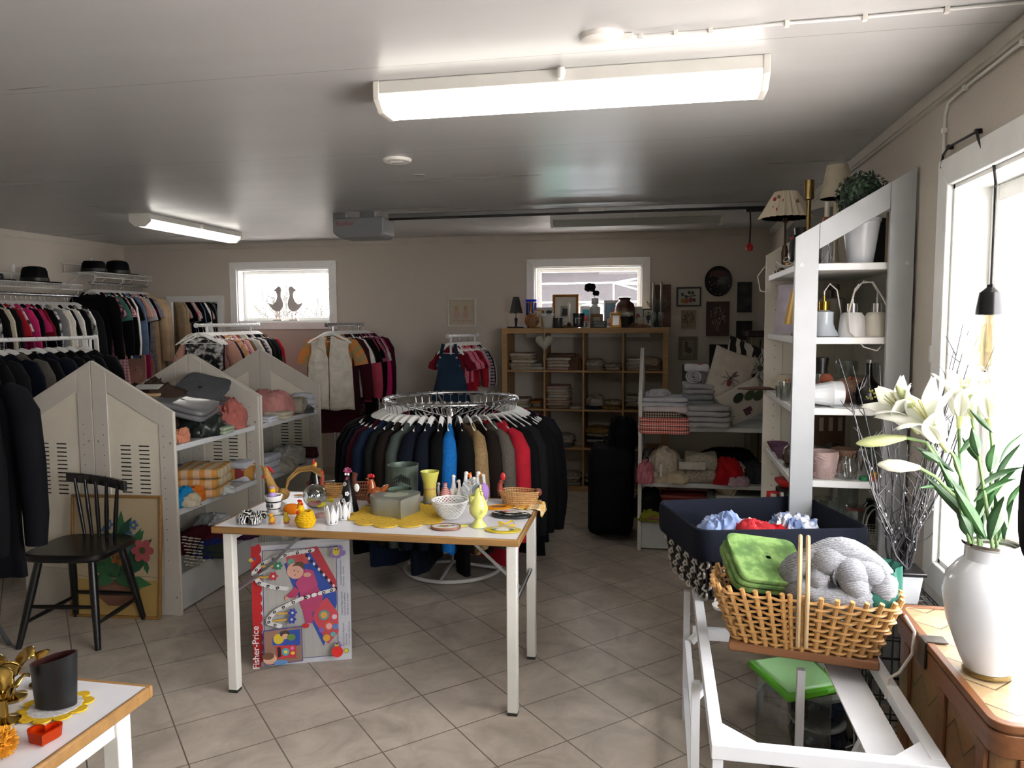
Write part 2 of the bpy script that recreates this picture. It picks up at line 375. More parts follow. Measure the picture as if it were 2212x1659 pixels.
def right_window(n, y0, y1, z0, z1, mull):
    r = bpy.data.objects.new('window_%d' % n, None); COL.objects.link(r); struct(r); r.location = (RIGHT, (y0+y1)/2, z0)
    w = (y1-y0)/2; h = z1-z0; c = .095; mb = MB()
    for poly in ([(-w-c, h+c), (w+c, h+c), (w, h), (-w, h)], [(-w-c, -c), (-w-c, h+c), (-w, h), (-w, 0)], [(w+c, -c), (w+c, h+c), (w, h), (w, 0)], [(-w-c, -c), (w+c, -c), (w, 0), (-w, 0)]): mb.prism(poly, -.022, 0, 'x')
    mb.build('casing', WFR, r, bevel=.004)
    mb = MB()
    for a, b, e, f in ((-w, -w+.014, 0, h), (w-.014, w, 0, h), (-w, w, 0, .014), (-w, w, h-.014, h)): mb.box(-.002, .2, a, b, e, f)
    mb.build('reveal', WFR, r)
    mb = MB(); s = .07
    for a, b, e, f in ((-w+.014, -w+s, .014, h-.014), (w-s, w-.014, .014, h-.014), (-w+s, w-s, .014, s), (-w+s, w-s, h-s, h-.014)): mb.box(.11, .18, a, b, e, f)
    for q in mull: mb.box(.11, .18, q-.04, q+.04, s, h-s)
    mb.build('sash', WFR, r, bevel=.005)
    MB().box(.142, .15, -w+s, w-s, s, h-s).build('pane', PANE, r)
right_window(3, *R3, (-.2,)); right_window(4, *R4, ())
# white panel under the right window, ceiling moulding
struct(MB().box(RIGHT-.012, RIGHT-.001, .3, 2.93, .05, R3[2]-.1).build('trim_1', WHITE))
def mould(n, p, q, nrm):
    mb = MB(); d = Vector(q)-Vector(p); nx, ny = nrm
    for (o, z0, z1) in ((.014, -.062, 0), (.022, -.05, -.012)):
        mb.add([(x, y, z) for z in (CEIL+z0, CEIL+z1) for (x, y) in ((p[0], p[1]), (q[0], q[1]), (q[0]+nx*o, q[1]+ny*o), (p[0]+nx*o, p[1]+ny*o))],
               [(0, 1, 2, 3), (4, 7, 6, 5), (0, 4, 5, 1), (1, 5, 6, 2), (2, 6, 7, 3), (3, 7, 4, 0)])
    struct(mb.build('trim_%d' % n, M('#bdb8ad', .5)))
mould(2, (LEFT, BACK), (RIGHT, BACK), (0, -1)); mould(3, (LEFT, FRONT), (LEFT, BACK), (1, 0)); mould(4, (RIGHT, FRONT), (RIGHT, BACK), (-1, 0))
struct(MB().box(LEFT, RIGHT, BACK-.015, BACK, 0, .07).build('baseboard_back', M('#a89d8c', .5)))
# ---------------------------------------------------------------- outside
struct(MB().box(LEFT-.9, RIGHT+.75, FRONT-.9, BACK+.8, 2.56, 2.7).build('added_shade_roof', M('#8d8a84', .8)))  # unseen roof slab, added so its overhang keeps direct sun off the windows
struct(MB().box(-40, 40, -30, 60, -.6, -.5).build('ground_outside', M('#b9b3af', .9)))
def bare_tree(x, y, h, seed, label, tilt=0):
    r = random.Random(seed); mb = MB()
    def br(p, d, L, rad, lvl):
        pts = [p]; q = p.copy(); dd = d.copy(); n = 5
        for i in range(n):
            dd = (dd+Vector((r.uniform(-.22, .22), r.uniform(-.22, .22), r.uniform(-.08, .16)))).normalized(); q = q+dd*L/n; pts.append(q.copy())
        mb.tube(pts, [rad*(1-.6*i/n) for i in range(n+1)], 5 if lvl < 3 else 3, cap=False)
        if lvl < 5:
            for k in range(4 if lvl < 2 else 5 if lvl < 4 else 4):
                i = r.randint(1, n); nd = (dd+Vector((r.uniform(-1, 1), r.uniform(-1, 1), r.uniform(-.5, .8)))).normalized()
                br(pts[i], nd, L*r.uniform(.58, .8), rad*.5, lvl+1)
    br(Vector((0, 0, 0)), Vector((tilt, 0, 1)).normalized(), h*.3, .05, 0)
    return solo(mb, 'bare_tree', M('#3a3a36', .9, 0, 'rust'), label, 'tree', (x, y, -.5), group='bare trees outside the left back window')
for i, (x, y, h, t) in enumerate(((-6.6, 11.2, 4.2, .2), (-5.6, 12.0, 4.6, -.3), (-7.4, 13.2, 5, .1), (-6.3, 13.6, 5, -.1), (-4.9, 11.0, 3.8, .25), (-5.4, 10.4, 3.4, -.1), (-7.2, 12.2, 4.2, .15), (-6.1, 10.8, 3.6, -.2), (-6.9, 14.2, 4.8, .1), (-5.2, 13, 4.4, .1), (-7.9, 14, 4.6, .2))):
    bare_tree(x, y, h, 20+i, 'bare branching tree seen through the back window with the two birds', t)
# bare shrubs outside the right window
def outbuilding():
    r = thing('outbuilding', 'grey weathered building with graffiti outside the back window behind the cube shelf', 'building', (-.6, 13, -.5))
    MB().box(-1.9, 3.0, 0, 3, 0, 3.2).build('wall', M('#2a292c', .9, 0, 'rust'), r)
    MB().prism([(-2.2, 2.9), (3.4, 3.3), (3.4, 3.45), (-2.2, 3.05)], -.3, 3.2, 'y').build('roof', M('#2a292b', .8), r)
    a = Art()
    for u, v, ru, rv, h in ((-.75, 1.75, .5, .62, '#3c4240'), (-.75, 1.72, .42, .54, '#c6d3dc'), (-.75, 1.7, .14, .3, '#59615f'), (.15, 1.75, .28, .6, '#2f3b3a'), (.15, 1.72, .2, .52, '#bfd6d8'), (.95, 1.75, .45, .6, '#3d4340'), (.95, 1.72, .37, .52, '#ccd5dd'), (.95, 1.7, .12, .3, '#59615f'), (-1.35, 1.5, .2, .35, '#7aa79f'), (1.6, 1.6, .16, .5, '#6fa898')):
        a.ell(u, v, ru, rv, h)
    a.build('graffiti', r, (.2, -.004, 0))
outbuilding()
mb = MB()
for p, q in (((-2.4, 10.2, 2.05), (.6, 10.2, 2.05)), ((-.62, 10.2, 2.05), (.3, 10.2, 2.2)), ((-.62, 10.2, 2.05), (.4, 10.2, 1.75)), ((-.62, 10.2, 2.05), (.3, 10.2, 1.98)), ((-.62, 10.2, 2.05), (-.62, 10.2, -.5)), ((-2.4, 10.2, 1.8), (.6, 10.2, 1.8))): mb.tube([p, q], .01, 6)
solo(mb, 'drying_rack', M('#f0f0ee', .5), 'white thin outdoor drying rack lines seen through the window behind the cube shelf', 'drying rack')
mb = MB().box(-.1, 1.9, 0, .5, 2.45, 2.61).box(-.2, 1.6, .05, .5, 2.75, 2.87).box(.6, .68, .2, .28, 0, 2.8).box(1.3, 1.38, .2, .28, 0, 2.8)
solo(mb, 'boat_rack', M('#e6e6e4', .4), 'white long shapes stored on posts outdoors before the grey building', 'rack', (.05, 11, -.5), bevel=.05)
# ================================================================ ceiling fixtures
LAMPM = EMIT('#fffaf0', 5, 'lit_acrylic_diffuser'); DIFOFF = M('#a9aba4', .3)
def tube_light(name, label, c, L, rz, lit, w=.2, h=.095):
    r = thing(name, label, 'ceiling light', (c[0], c[1], CEIL), rz)
    e = L/2
    mb = MB().prism([(-w/2, 0), (w/2, 0), (w/2, -.045), (-w/2, -.045)], -e+.02, e-.02, 'x'); mb.build('housing', M('#d8d8d2', .4), r, bevel=.004)
    hex_ = [(-w/2, -.045), (w/2, -.045), (w/2-.012, -.06), (w/2-.05, -h), (-w/2+.05, -h), (-w/2+.012, -.06)]
    MB().prism(hex_, -e+.022, e-.022, 'x').build('diffuser', LAMPM if lit else DIFOFF, r)
    cap = [(-w/2-.003, 0), (w/2+.003, 0), (w/2+.003, -.06), (w/2-.046, -h-.003), (-w/2+.046, -h-.003), (-w/2-.003, -.06)]
    for s in (-1, 1): MB().prism(cap, s*(e-.022), s*e, 'x').build('end_cap', M('#dcdcd4', .35), r, bevel=.003)
    MB().lathe([(.001, -.004), (.012, -.006), (.016, -.02), (.01, -.04), (.001, -.042)], 12, (.0, -w/2-.02, 0)).build('cable_gland', PLASTIC, r)
    return r
tube_light('fluorescent_light', 'long lit white fluorescent light nearest the camera, in the middle of the ceiling', (-.325, 2.63), 1.3, .0, True)
tube_light('fluorescent_light', 'short lit white fluorescent light over the left clothes racks', (-3.84, 5.76), 1.28, math.radians(90), True, .17)
tube_light('fluorescent_light', 'unlit fluorescent light close to the back wall behind the opener rail', (-.2, 6.0), 1.3, math.radians(1), False)
# garage door opener
r = thing('garage_door_opener', 'grey garage door opener box with long steel rail under the ceiling', 'door opener', (-2.2, 5.47, CEIL))
MB().prism([(-.2, -.05), (.2, -.05), (.2, -.17), (.17, -.2), (-.15, -.2), (-.2, -.16)], -.12, .12, 'y').build('motor_housing', M('#6f7375', .45), r, bevel=.012)
MB().box(-.24, -.14, -.02, .02, -.05, 0).build('mounting_bracket', STEEL, r, bevel=.003); MB().box(-.02, .1, -.03, .03, -.05, -.0).build('mounting_bracket', STEEL, r, bevel=.003)
mb = MB().box(.2, 3.02, -.02, .02, -.052, -.02)
mb.build('rail', metal('#9a9d9f', .35), r, bevel=.004)
MB().box(.2, 3.02, -.006, .006, -.066, -.052).build('drive_chain', M('#1e1e1e', .5), r)
MB().box(1.62, 1.8, -.0215, -.0195, -.05, -.024).build('rail_sticker', M('#c9c9c4', .5), r)
MB().box(2.76, 2.95, -.02, .02, -.085, -.062).lathe([(.018, -.01), (.018, .01)], 12, (2.96, 0, -.09)).build('trolley', M('#17181a', .5), r, bevel=.003)
text('lettering', 'EcoStar', .045, M('#8d2a2e', .5), r, (-.1, -.122, -.095))
r = thing('pull_cord', 'black emergency pull cord with red knob hanging from the opener rail', 'pull cord', (.59, 5.47, CEIL-.085))
MB().tube([(0, 0, 0), (.004, 0, -.1), (0, 0, -.215)], .005, 8).build('cord', BLACK, r)
MB().lathe([(.001, -.265), (.022, -.262), (.026, -.24), (.02, -.222), (.008, -.212), (.001, -.21)], 16).build('red_knob', M('#c3262c', .4), r)
# discs, hook, cable
r = thing('smoke_detector_base', 'white round mounting base on the ceiling beyond the near light', 'detector base', (-1.319, 3.74, CEIL))
MB().lathe([(.001, -.012), (.05, -.012), (.066, -.014), (.072, -.008), (.074, 0), (.001, 0)], 32).build('base_plate', PLASTIC, r)
MB().box(-.03, .03, -.012, .012, -.02, -.011).build('contact_block', M('#b8b8b4', .5), r)
solo(MB().box(-.03, .03, -.012, .012, -.004, 0), 'ceiling_patch', M('#8e8e8a', .6), 'small grey metal plate screwed to the ceiling near the round base', 'plate', tuple(PZ(905, 377, CEIL)), .5)
r = thing('junction_box', 'white round ceiling junction box with cable running to the right wall', 'junction box', (-.176, 2.279, CEIL))
MB().lathe([(.001, -.022), (.05, -.021), (.062, -.014), (.066, 0), (.001, 0)], 32).build('cover', PLASTIC, r)
MB().box(.03, .09, -.015, .015, -.02, 0).build('cable_outlet', PLASTIC, r, bevel=.003)
cab = [PZ(x, y, CEIL-.006)-Vector((-.176, 2.279, CEIL)) for x, y in ((1340, 79), (1385, 78), (1460, 71), (1535, 66), (1700, 50), (1868, 37), (2045, 20), (2212, 5), (2400, -18))]
MB().tube(cab, .0045, 8).build('cable', M('#dededc', .5), r)
for p in cab[1:7]: MB().box(p.x-.006, p.x+.006, p.y-.008, p.y+.008, -.016, 0).build('cable_clip', PLASTIC, r)
pts = [(RIGHT-.012, y, CEIL-.075) for y in (.6, 1.2, 1.8, 2.4)]+[(RIGHT-.012, 2.72, CEIL-.077), (RIGHT-.01, 2.9, CEIL-.085), (RIGHT-.008, 2.93, CEIL-.12), (RIGHT-.008, 2.93, 2.09)]
r = thing('wall_cable', 'white cable clipped below the moulding and down beside the right window', 'cable', (0, 0, 0))
MB().tube(pts, .005, 8).build('cable', M('#dcdcd8', .5), r)
for p in ((RIGHT-.01, 1.9, CEIL-.075), (RIGHT-.01, 2.35, CEIL-.075), (RIGHT-.01, 2.75, CEIL-.078), (RIGHT-.008, 2.93, 2.2)): MB().box(p[0]-.008, p[0]+.006, p[1]-.008, p[1]+.008, p[2]-.008, p[2]+.008).build('cable_clip', PLASTIC, r)
# ================================================================ shelving gondolas with house shaped ends
GW, GE, GP = .475, 1.088, 1.354                  # half width, eave height, peak height
GREYP = M('#b9b4aa', .5); PANELP = M('#cfc8b8', .5); SHELFM = M('#c6c8c8', .4)
def house(w, e, p, i=0.):
    return [(-w+i, .0+i), (w-i, 0+i), (w-i, e-i*.8), (0, p-i*1.1), (-w+i, e-i*.8)]
def gable(parent, y, slots=True, mats=None):
    fm, pm = mats or (GREYP, PANELP)
    o = MB().prism(house(GW-.002, GE-.001, GP-.001), y-.006, y+.006, 'y').build('end_panel', pm, parent)
    mb = MB(); k = (GP-GE)/GW
    for a, b in ((y-.012, y-.006), (y+.006, y+.012)):
        for s in (-1, 1):
            top = lambda x: GE+(GW-abs(x))*k
            mb.prism([(s*(GW-.085), 0), (s*GW, 0), (s*GW, GE), (s*(GW-.085), top(GW-.085))], a, b, 'y')
            mb.prism([(s*.002, 0), (s*.09, 0), (s*.09, top(.09)), (s*.002, GP)], a, b, 'y')
            mb.prism([(s*.09, top(.09)-.115), (s*(GW-.085), top(GW-.085)-.115), (s*(GW-.085), top(GW-.085)), (s*.09, top(.09))], a, b, 'y')
            mb.prism([(s*.09, 0), (s*(GW-.085), 0), (s*(GW-.085), .22), (s*.09, .22)], a, b, 'y')
    mb.build('frame', fm, o, bevel=.002)
    if slots:
        mb = MB(); n = 13
        for cx in (-.315, -.205, .185, .295):
            for i in range(n): z = .905-i*.0226; mb.box(cx-.03, cx+.03, y-.0068, y+.0068, z-.0032, z+.0032)
        mb.build('slots', DARKHOLE, o)
    mb = MB()
    for x in (-GW+.02, -.028, .028, GW-.02):
        for z in (.925, .1): mb.tube([(x, y-.0135, z), (x, y+.0135, z)], .007, 10)
    mb.build('screw_caps', M('#8d8a82', .4), o)
    mb = MB()
    for s in (-1, 1):
        for z in [.3+.055*i for i in range(14)]:
            for x in (GW-.06, .06): mb.tube([(s*x, y-.0126, z), (s*x, y+.0126, z)], .0028, 6)
    mb.build('shelf_pin_holes', DARKHOLE, o)
def gondola(label, loc, rz, L, shelves, mats=None, backs=True):
    r = thing('shelving_unit', label, 'shelving unit', loc, rz)
    gable(r, .012, True, mats); gable(r, L-.012, True, mats)
    for z in shelves:
        for s in (-1, 1):
            MB().box(min(s*.02, s*(GW-.02)), max(s*.02, s*(GW-.02)), .026, L-.026, z-.03, z).build('shelf', SHELFM, r, bevel=.003)
    for s in (-1, 1): MB().box(min(s*(GW-.045), s*(GW-.025)), max(s*(GW-.045), s*(GW-.025)), .026, L-.026, .012, .2).build('plinth', SHELFM, r)
    MB().box(-GW+.03, GW-.03, .026, L-.026, .19, .205).build('bottom_shelf', SHELFM, r)
    return r
GX = -2.955
G1S = (.905, .56); G2S = (.90, .545)
g1 = gondola('nearer left house-shaped shelving unit of the two, black chair and painting before its end', (GX, 3.5, 0), 0, .87, G1S)
g2 = gondola('farther left house-shaped shelving unit of the two, rolled fabrics on its top shelf', (GX, 4.38, 0), 0, .87, G2S)
WM = (M('#d2d3cf', .45), M('#c9c8c2', .5))
g3 = gondola('house-shaped white shelving unit right of the suitcase, with towels and cushions', (-.14, 5.575, 0), math.radians(-90), .95, (.845, .465), WM)
# half unit against the right wall: open framed ends, one sloping top
HX0, HX1, HE, HP = .519, RIGHT-.012, 1.875, 2.128
r = g4 = thing('shelving_unit', 'tall white wall shelving unit with open sloping frame end near the window', 'shelving unit', (0, 3.2, 0))
def half_gable(y, m, solid=False):
    k = (HP-HE)/(HX1-HX0); top = lambda x: HE+(x-HX0)*k
    mb = MB(); a, b = y-.011, y+.011
    mb.prism([(HX0, 0), (HX0+.088, 0), (HX0+.088, top(HX0+.088)), (HX0, HE)], a, b, 'y')
    mb.prism([(HX1-.09, 0), (HX1, 0), (HX1, HP), (HX1-.09, top(HX1-.09))], a, b, 'y')
    mb.prism([(HX0+.089, top(HX0+.088)-.1), (HX1-.091, top(HX1-.09)-.1), (HX1-.091, top(HX1-.09)), (HX0+.089, top(HX0+.088))], a, b, 'y')
    mb.box(HX0+.089, HX1-.091, a, b, 0, .14)
    if solid: mb.prism([(HX0+.088, .1), (HX1-.09, .1), (HX1-.09, top(HX1-.09)-.05), (HX0+.088, top(HX0+.088)-.05)], y-.003, y+.003, 'y')
    o = mb.build('end_frame', m, r, bevel=.002)
    mb = MB()
    for x in (HX0+.025, HX1-.025): mb.tube([(x, y-.0125, 1.765), (x, y+.0125, 1.765)], .008, 12)
    mb.build('screw_cap', M('#b9bcbc', .3), o)
    mb = MB()
    for x in (HX0+.05,):
        for i in range(24): z = .4+i*.06; mb.tube([(x, y-.0118, z), (x, y+.0118, z)], .003, 6)
    if y > .1: mb.build('shelf_pin_holes', M('#6d6a60', .9), o)
half_gable(.0, M('#a2a6a9', .35)); half_gable(.85, M('#d4cfc2', .5), True)
HS = (1.772, 1.48, 1.195, .90, .60, .16)
for z in HS: MB().box(HX0+.012, HX1, .014, .836, z-.028, z).build('shelf', M('#dcdedd', .4), r, bevel=.003)
MB().box(HX1-.012, HX1, .014, .836, .16, 1.9).build('back_panel', M('#cbc8be', .6), r)
# ================================================================ cube shelf
KX0, KX1, KY, KZ = -1.425, .068, 6.80, 1.487
r = kal = thing('cube_shelf', 'oak brown four by four cube shelf standing under the right back window', 'bookcase', (0, KY, 0))
OAK = M('#a98556', .55, 0, 'wood')
mb = MB()
for x0, x1, z0, z1 in ((KX0, KX1, KZ-.048, KZ), (KX0, KX1, 0, .048), (KX0, KX0+.048, .048, KZ-.048), (KX1-.048, KX1, .048, KZ-.048)): mb.box(x0, x1, 0, .38, z0, z1)
mb.build('carcass', OAK, r, bevel=.002)
CW = (KX1-KX0-.096-3*.016)/4; CH = (KZ-.096-3*.016)/4
kx = lambda i: KX0+.048+i*(CW+.016); kz = lambda j: KZ-.048-CH-j*(CH+.016)    # cell left, cell floor (row 0 = top)
for i in range(3): MB().box(kx(i)+CW, kx(i)+CW+.016, .002, .378, .048, KZ-.048).build('divider', OAK, r)
for j in range(3): MB().box(KX0+.048, KX1-.048, .004, .376, kz(j)-.016, kz(j)).build('shelf', OAK, r)
# ================================================================ tables
EDGE = M('#906c3e', .45, 0, 'wood'); EDGEY = M('#b98d4f', .45, 0, 'woody'); TOPW = M('#e2e2e6', .3); LEGW = M('#d9d9d2', .4)
def folding_table(name, label, loc, rz, w, d, h, braces=True):
    r = thing(name, label, 'table', loc, rz)
    MB().box(-w/2+.012, w/2-.012, -d/2+.012, d/2-.012, h-.024, h).build('tabletop', TOPW, r)
    mb = MB()
    for a, b, c, e in ((-w/2, w/2, -d/2, -d/2+.013), (-w/2, w/2, d/2-.013, d/2), (-w/2, -w/2+.013, -d/2+.013, d/2-.013), (w/2-.013, w/2, -d/2+.013, d/2-.013)): mb.box(a, b, c, e, h-.028, h+.0015)
    mb.build('wooden_edge', EDGE, r, bevel=.005)
    for sx in (-1, 1):
        for sy in (-1, 1):
            x = sx*(w/2-.04); y = sy*(d/2-.075)
            l = MB().box(x-.021, x+.021, y-.0205, y+.0205, .012, h-.03).build('leg', LEGW, r, bevel=.004)
            MB().box(x-.019, x+.019, y-.019, y+.019, 0, .0125).build('foot_cap', M('#2a2a28', .6), l)
        x = sx*(w/2-.04)
        MB().box(x-.012, x+.012, -d/2+.096, d/2-.096, h-.075, h-.03).build('side_rail', LEGW, r)
        MB().tube([(x-.0, -d/2+.1, h-.3), (x, d/2-.1, h-.3)], .009, 8).build('cross_tube', STEEL, r)
        if braces: MB().bar((x, -.02, h-.3), (sx*(w/2-.33), -.02, h-.035), .004, .013).build('folding_brace', STEEL, r)
    return r
TC = (-1.158, 3.075); TRZ = math.radians(1.3); TZ = .7265
folding_table('folding_table', 'white folding table with wooden edge in the middle, covered with Easter decorations', (*TC, 0), TRZ, 1.27, .66, .725)
folding_table('folding_table', 'white wooden-edged table cut off at bottom left, with brass and black candle holders', (-1.765, 1.155, 0), 0, 1.27, .66, .725, False)
# ================================================================ black chair
def spindle_chair():
    r = thing('spindle_chair', 'black wooden spindle-back chair before the gable of the left shelving unit', 'chair', (-2.79, 3.06, 0), math.radians(0))
    BK = M('#0c0c0d', .3, 0, 'flat'); SH = .455
    A = [PZ(40, 1402, 0), PZ(212, 1405, 0), PZ(311, 1337, 0), PZ(165, 1331, 0)]       # feet
    o = Vector((-2.79, 3.06, 0)); A = [a-o for a in A]
    cen = sum(A, Vector())/4; u = (A[1]-A[0]).normalized(); v = Vector((-u.y, u.x, 0))
    hw = .19; seat = []
    for i in range(28):
        t = 2*PI*i/28; cx = math.copysign(abs(math.cos(t))**.45, math.cos(t)); sy = math.copysign(abs(math.sin(t))**.45, math.sin(t))
        p = cen+u*(cx*.205)+v*(sy*.195); seat.append((p.x, p.y))
    MB().prism(seat, SH-.038, SH).build('seat', BK, r, bevel=.012)
    tops = [cen-u*.13-v*.12, cen+u*.13-v*.12, cen+u*.13+v*.12, cen-u*.13+v*.12]
    for a, t in zip(A, tops):
        mb = MB(); p = [a+(t-a)*k+Vector((0, 0, (SH-.03)*k)) for k in (0, .3, .6, 1)]; mb.tube(p, [.0135, .017, .0195, .018], 12); mb.build('leg', BK, r)
    at = lambda i, k: A[i]+(tops[i]-A[i])*k+Vector((0, 0, (SH-.03)*k))
    for i, j, k in ((0, 1, .46), (3, 2, .34), (1, 2, .28), (0, 3, .28)):
        p, q = at(i, k), at(j, k); MB().tube([p, (p+q)/2, q], [.008, .0125, .008], 10).build('stretcher', BK, r)
    # back faces the right rear: spindles on the edge u+v side
    zt = PY(205, 1040, o.y+.12).z
    b0 = Vector(PY(183, 1145, o.y+cen.y+.17))-o; b1 = Vector(PY(246, 1145, o.y+cen.y+.1))-o
    t0 = Vector(PY(146, 1040, o.y+cen.y+.21))-o; t1 = Vector(PY(270, 1040, o.y+cen.y+.06))-o
    zt = (t0.z+t1.z)/2; t0.z = t1.z = zt
    for i in range(5):
        k = .13+.185*i; p = b0.lerp(b1, i/4); p.z = SH-.01; q = t0.lerp(t1, k); MB().tube([p, p.lerp(q, .5), q], [.0075, .0115, .007], 10).build('spindle', BK, r)
    mb = MB(); pts = []
    for i in range(9):
        k = i/8; p = t0.lerp(t1, k); n = Vector((t1-t0)).cross(Vector((0, 0, 1))).normalized(); p = p-n*.028*(4*k*(1-k)); pts.append(p)
    for p, q in zip(pts, pts[1:]): mb.bar(p, q+(q-p)*.02, .02, .048)
    mb.build('top_rail', BK, r, bevel=.004)
spindle_chair()
# ================================================================ garments on hangers
def garment_mb(L, sw, sl, t, flare, seed, neck=.1, taper=0, slr=.062, wav=1.):
    mb = MB(); n = 30; r = random.Random(seed); ph = [r.uniform(0, 6.3) for _ in range(4)]; lean = r.uniform(-.012, .012)
    zs = [-.1, -.108, -.125, -.145, -.17, -.21, -.3, -.42]; zs = [z for z in zs if z > -L+.05]+[-L+.02, -L] if L > .47 else [-.1, -.108, -.125, -.145, -.17, -.21, -.27, -L+.02, -L]
    if L > .6: zs = zs[:-2]+[-.42-(L-.44)*k for k in (.35, .7)]+zs[-2:]
    vs = []; fs = []
    for z in zs:
        if z > -.175: k = (-.1-z)/.07; w = neck+(sw-neck)*min(1, k)**.8; th = t*(.35+.65*min(1, k*1.3))
        else:
            k = (-z-.17)/(L-.17); w = sw*(1-.06*math.sin(min(1, k*3)*PI*.5)+flare*k); th = t*(1+.15*math.sin(k*PI))
        for i in range(n):
            a = 2*PI*i/n; c, q = math.cos(a), math.sin(a)
            y = w*math.copysign(abs(c)**.75, c); x = th*math.copysign(abs(q)**.8, q)
            if taper: x *= (1+taper*y/sw)
            k = max(0, (-z-.16)/L); x += wav*k*(.012*math.sin(y*26+ph[0]+k*1.5)+.007*math.sin(y*55+ph[1])); y += k*.012*math.sin(z*9+ph[2])
            vs.append((x+lean*(-z), y, z+(.02*math.sin(y*9+ph[3])*k*.6 if z < -L+.05 else 0)+(.028*(abs(c)**1.5)-.012 if z > -.112 else 0)))
    for j in range(len(zs)-1): fs += [(j*n+i, j*n+(i+1) % n, (j+1)*n+(i+1) % n, (j+1)*n+i) for i in range(n)]
    fs.append(tuple((len(zs)-1)*n+i for i in range(n)))
    mb.add(vs, fs)
    if sl:
        for s in (-1, 1):
            e = r.uniform(.0, .035); dx = r.uniform(-.012, .012)
            pts = [(0, s*(sw-.05), -.15), (0, s*(sw-.005), -.172), (dx*.5, s*(sw+.03), -.24), (dx, s*(sw+.042+e*.4), -.17-sl*.45), (dx, s*(sw+.04+e), -.17-sl*.8), (dx, s*(sw+.035+e), -.17-sl)]
            if sl < .3: pts = pts[:3]+[(dx, s*(sw+.06), -.17-sl*.7), (dx, s*(sw+.07), -.17-sl)]
            rr = [slr*.6, slr*.85, slr, slr*.98, slr*.85, slr*.72][:len(pts)]
            if sl < .3: rr = [slr*.6, slr*.9, slr, slr*1.05, slr*1.12]
            n2 = 12; old = len(mb.v); mb.tube(pts, rr, n2)
            for i in range(old, len(mb.v)): x, y, z = mb.v[i]; cx = dx if z < -.2 else 0; mb.v[i] = (cx+(x-cx)*min(1, t/slr*1.15)*(1+taper*y/sw if taper else 1)+.004*math.sin(z*40+ph[1]), y, z)
    return mb
def hanger_mb(w=.2):
    mb = MB()
    for s in (-1, 1): mb.tube([(0, 0, -.068), (0, s*.035, -.074), (0, s*w*.5, -.108), (0, s*w*.85, -.143), (0, s*w, -.162)], [.017, .0165, .0145, .012, .009], 8, flat=.4)
    mb.tube([(0, -w*.86, -.152), (0, w*.86, -.152)], .0035, 6); return mb
def hook_mb():
    pts = [(0, 0, -.068), (0, 0, -.042)]+[(0, .018*math.sin(math.radians(a)), -.003-.018*math.cos(math.radians(a))+.0) for a in range(20, 290, 27)]
    return MB().tube([(0, 0, -.07), (0, .002, -.04)]+pts[2:], .0018, 6)
HANGM = M('#e6e6e2', .35); HOOKM = metal('#c4c6c8', .25)
_h0 = hanger_mb().build('hanger', HANGM); _h1 = hanger_mb(.135).build('hanger', HANGM); _k0 = hook_mb().build('hook', HOOKM)
HME, HMK, KME = _h0.data, _h1.data, _k0.data
for o in (_h0, _h1, _k0): bpy.data.objects.remove(o)
_gm = {}
GK = dict(shirt=(.72, .205, .52, .026, .02), tee=(.66, .2, .19, .024, .03), top=(.64, .175, 0, .022, .06), dress=(.98, .185, .16, .026, .22), blazer=(.76, .215, .58, .03, .05),
          coat=(1.02, .22, .6, .036, .12), knit=(.66, .21, .5, .03, -.02), kidtee=(.42, .135, .13, .02, .06), kiddress=(.52, .13, .1, .02, .3), kidcoat=(.46, .14, .3, .024, .1),
          ring=(.80, .2, .58, .024, .03), ringcoat=(.92, .21, .58, .026, .08), bigcoat=(.92, .235, .62, .045, .06))
def gmesh(kind, var):
    if (kind, var) not in _gm:
        L, sw, sl, t, fl = GK[kind]; tp = .55 if kind.startswith('ring') else 0
        o = garment_mb(L, sw, sl, t, fl, var*17+len(kind), taper=tp, neck=.065 if kind.startswith('kid') else .1, slr=.04 if kind.startswith('kid') else .06, wav=.7 if tp else 1).build(kind, cl('#444444')); _gm[kind, var] = o.data; bpy.data.objects.remove(o)
    return _gm[kind, var]
NAMEK = dict(shirt='shirt', tee='t_shirt', top='blouse', dress='dress', blazer='blazer', coat='coat', knit='sweater', kidtee='child_shirt', kiddress='child_dress', kidcoat='child_jacket', ring='jacket', ringcoat='coat', bigcoat='coat')
def hang(kind, var, mat, p, rz, label, group, kid=False, bare=False):
    nm = NAMEK[kind]
    r = thing('hanging_'+nm, label, {'t_shirt': 't-shirt', 'child_shirt': 'shirt', 'child_dress': 'dress', 'child_jacket': 'jacket'}.get(nm, nm), p, rz, group)
    o = bpy.data.objects.new(nm, gmesh(kind, var)); COL.objects.link(o); o.parent = r
    o.material_slots[0].link = 'OBJECT'; o.material_slots[0].material = mat
    h = bpy.data.objects.new('hanger', HMK if kid else HME); COL.objects.link(h); h.parent = r
    k = bpy.data.objects.new('hook', KME); COL.objects.link(k); k.parent = h
    return r
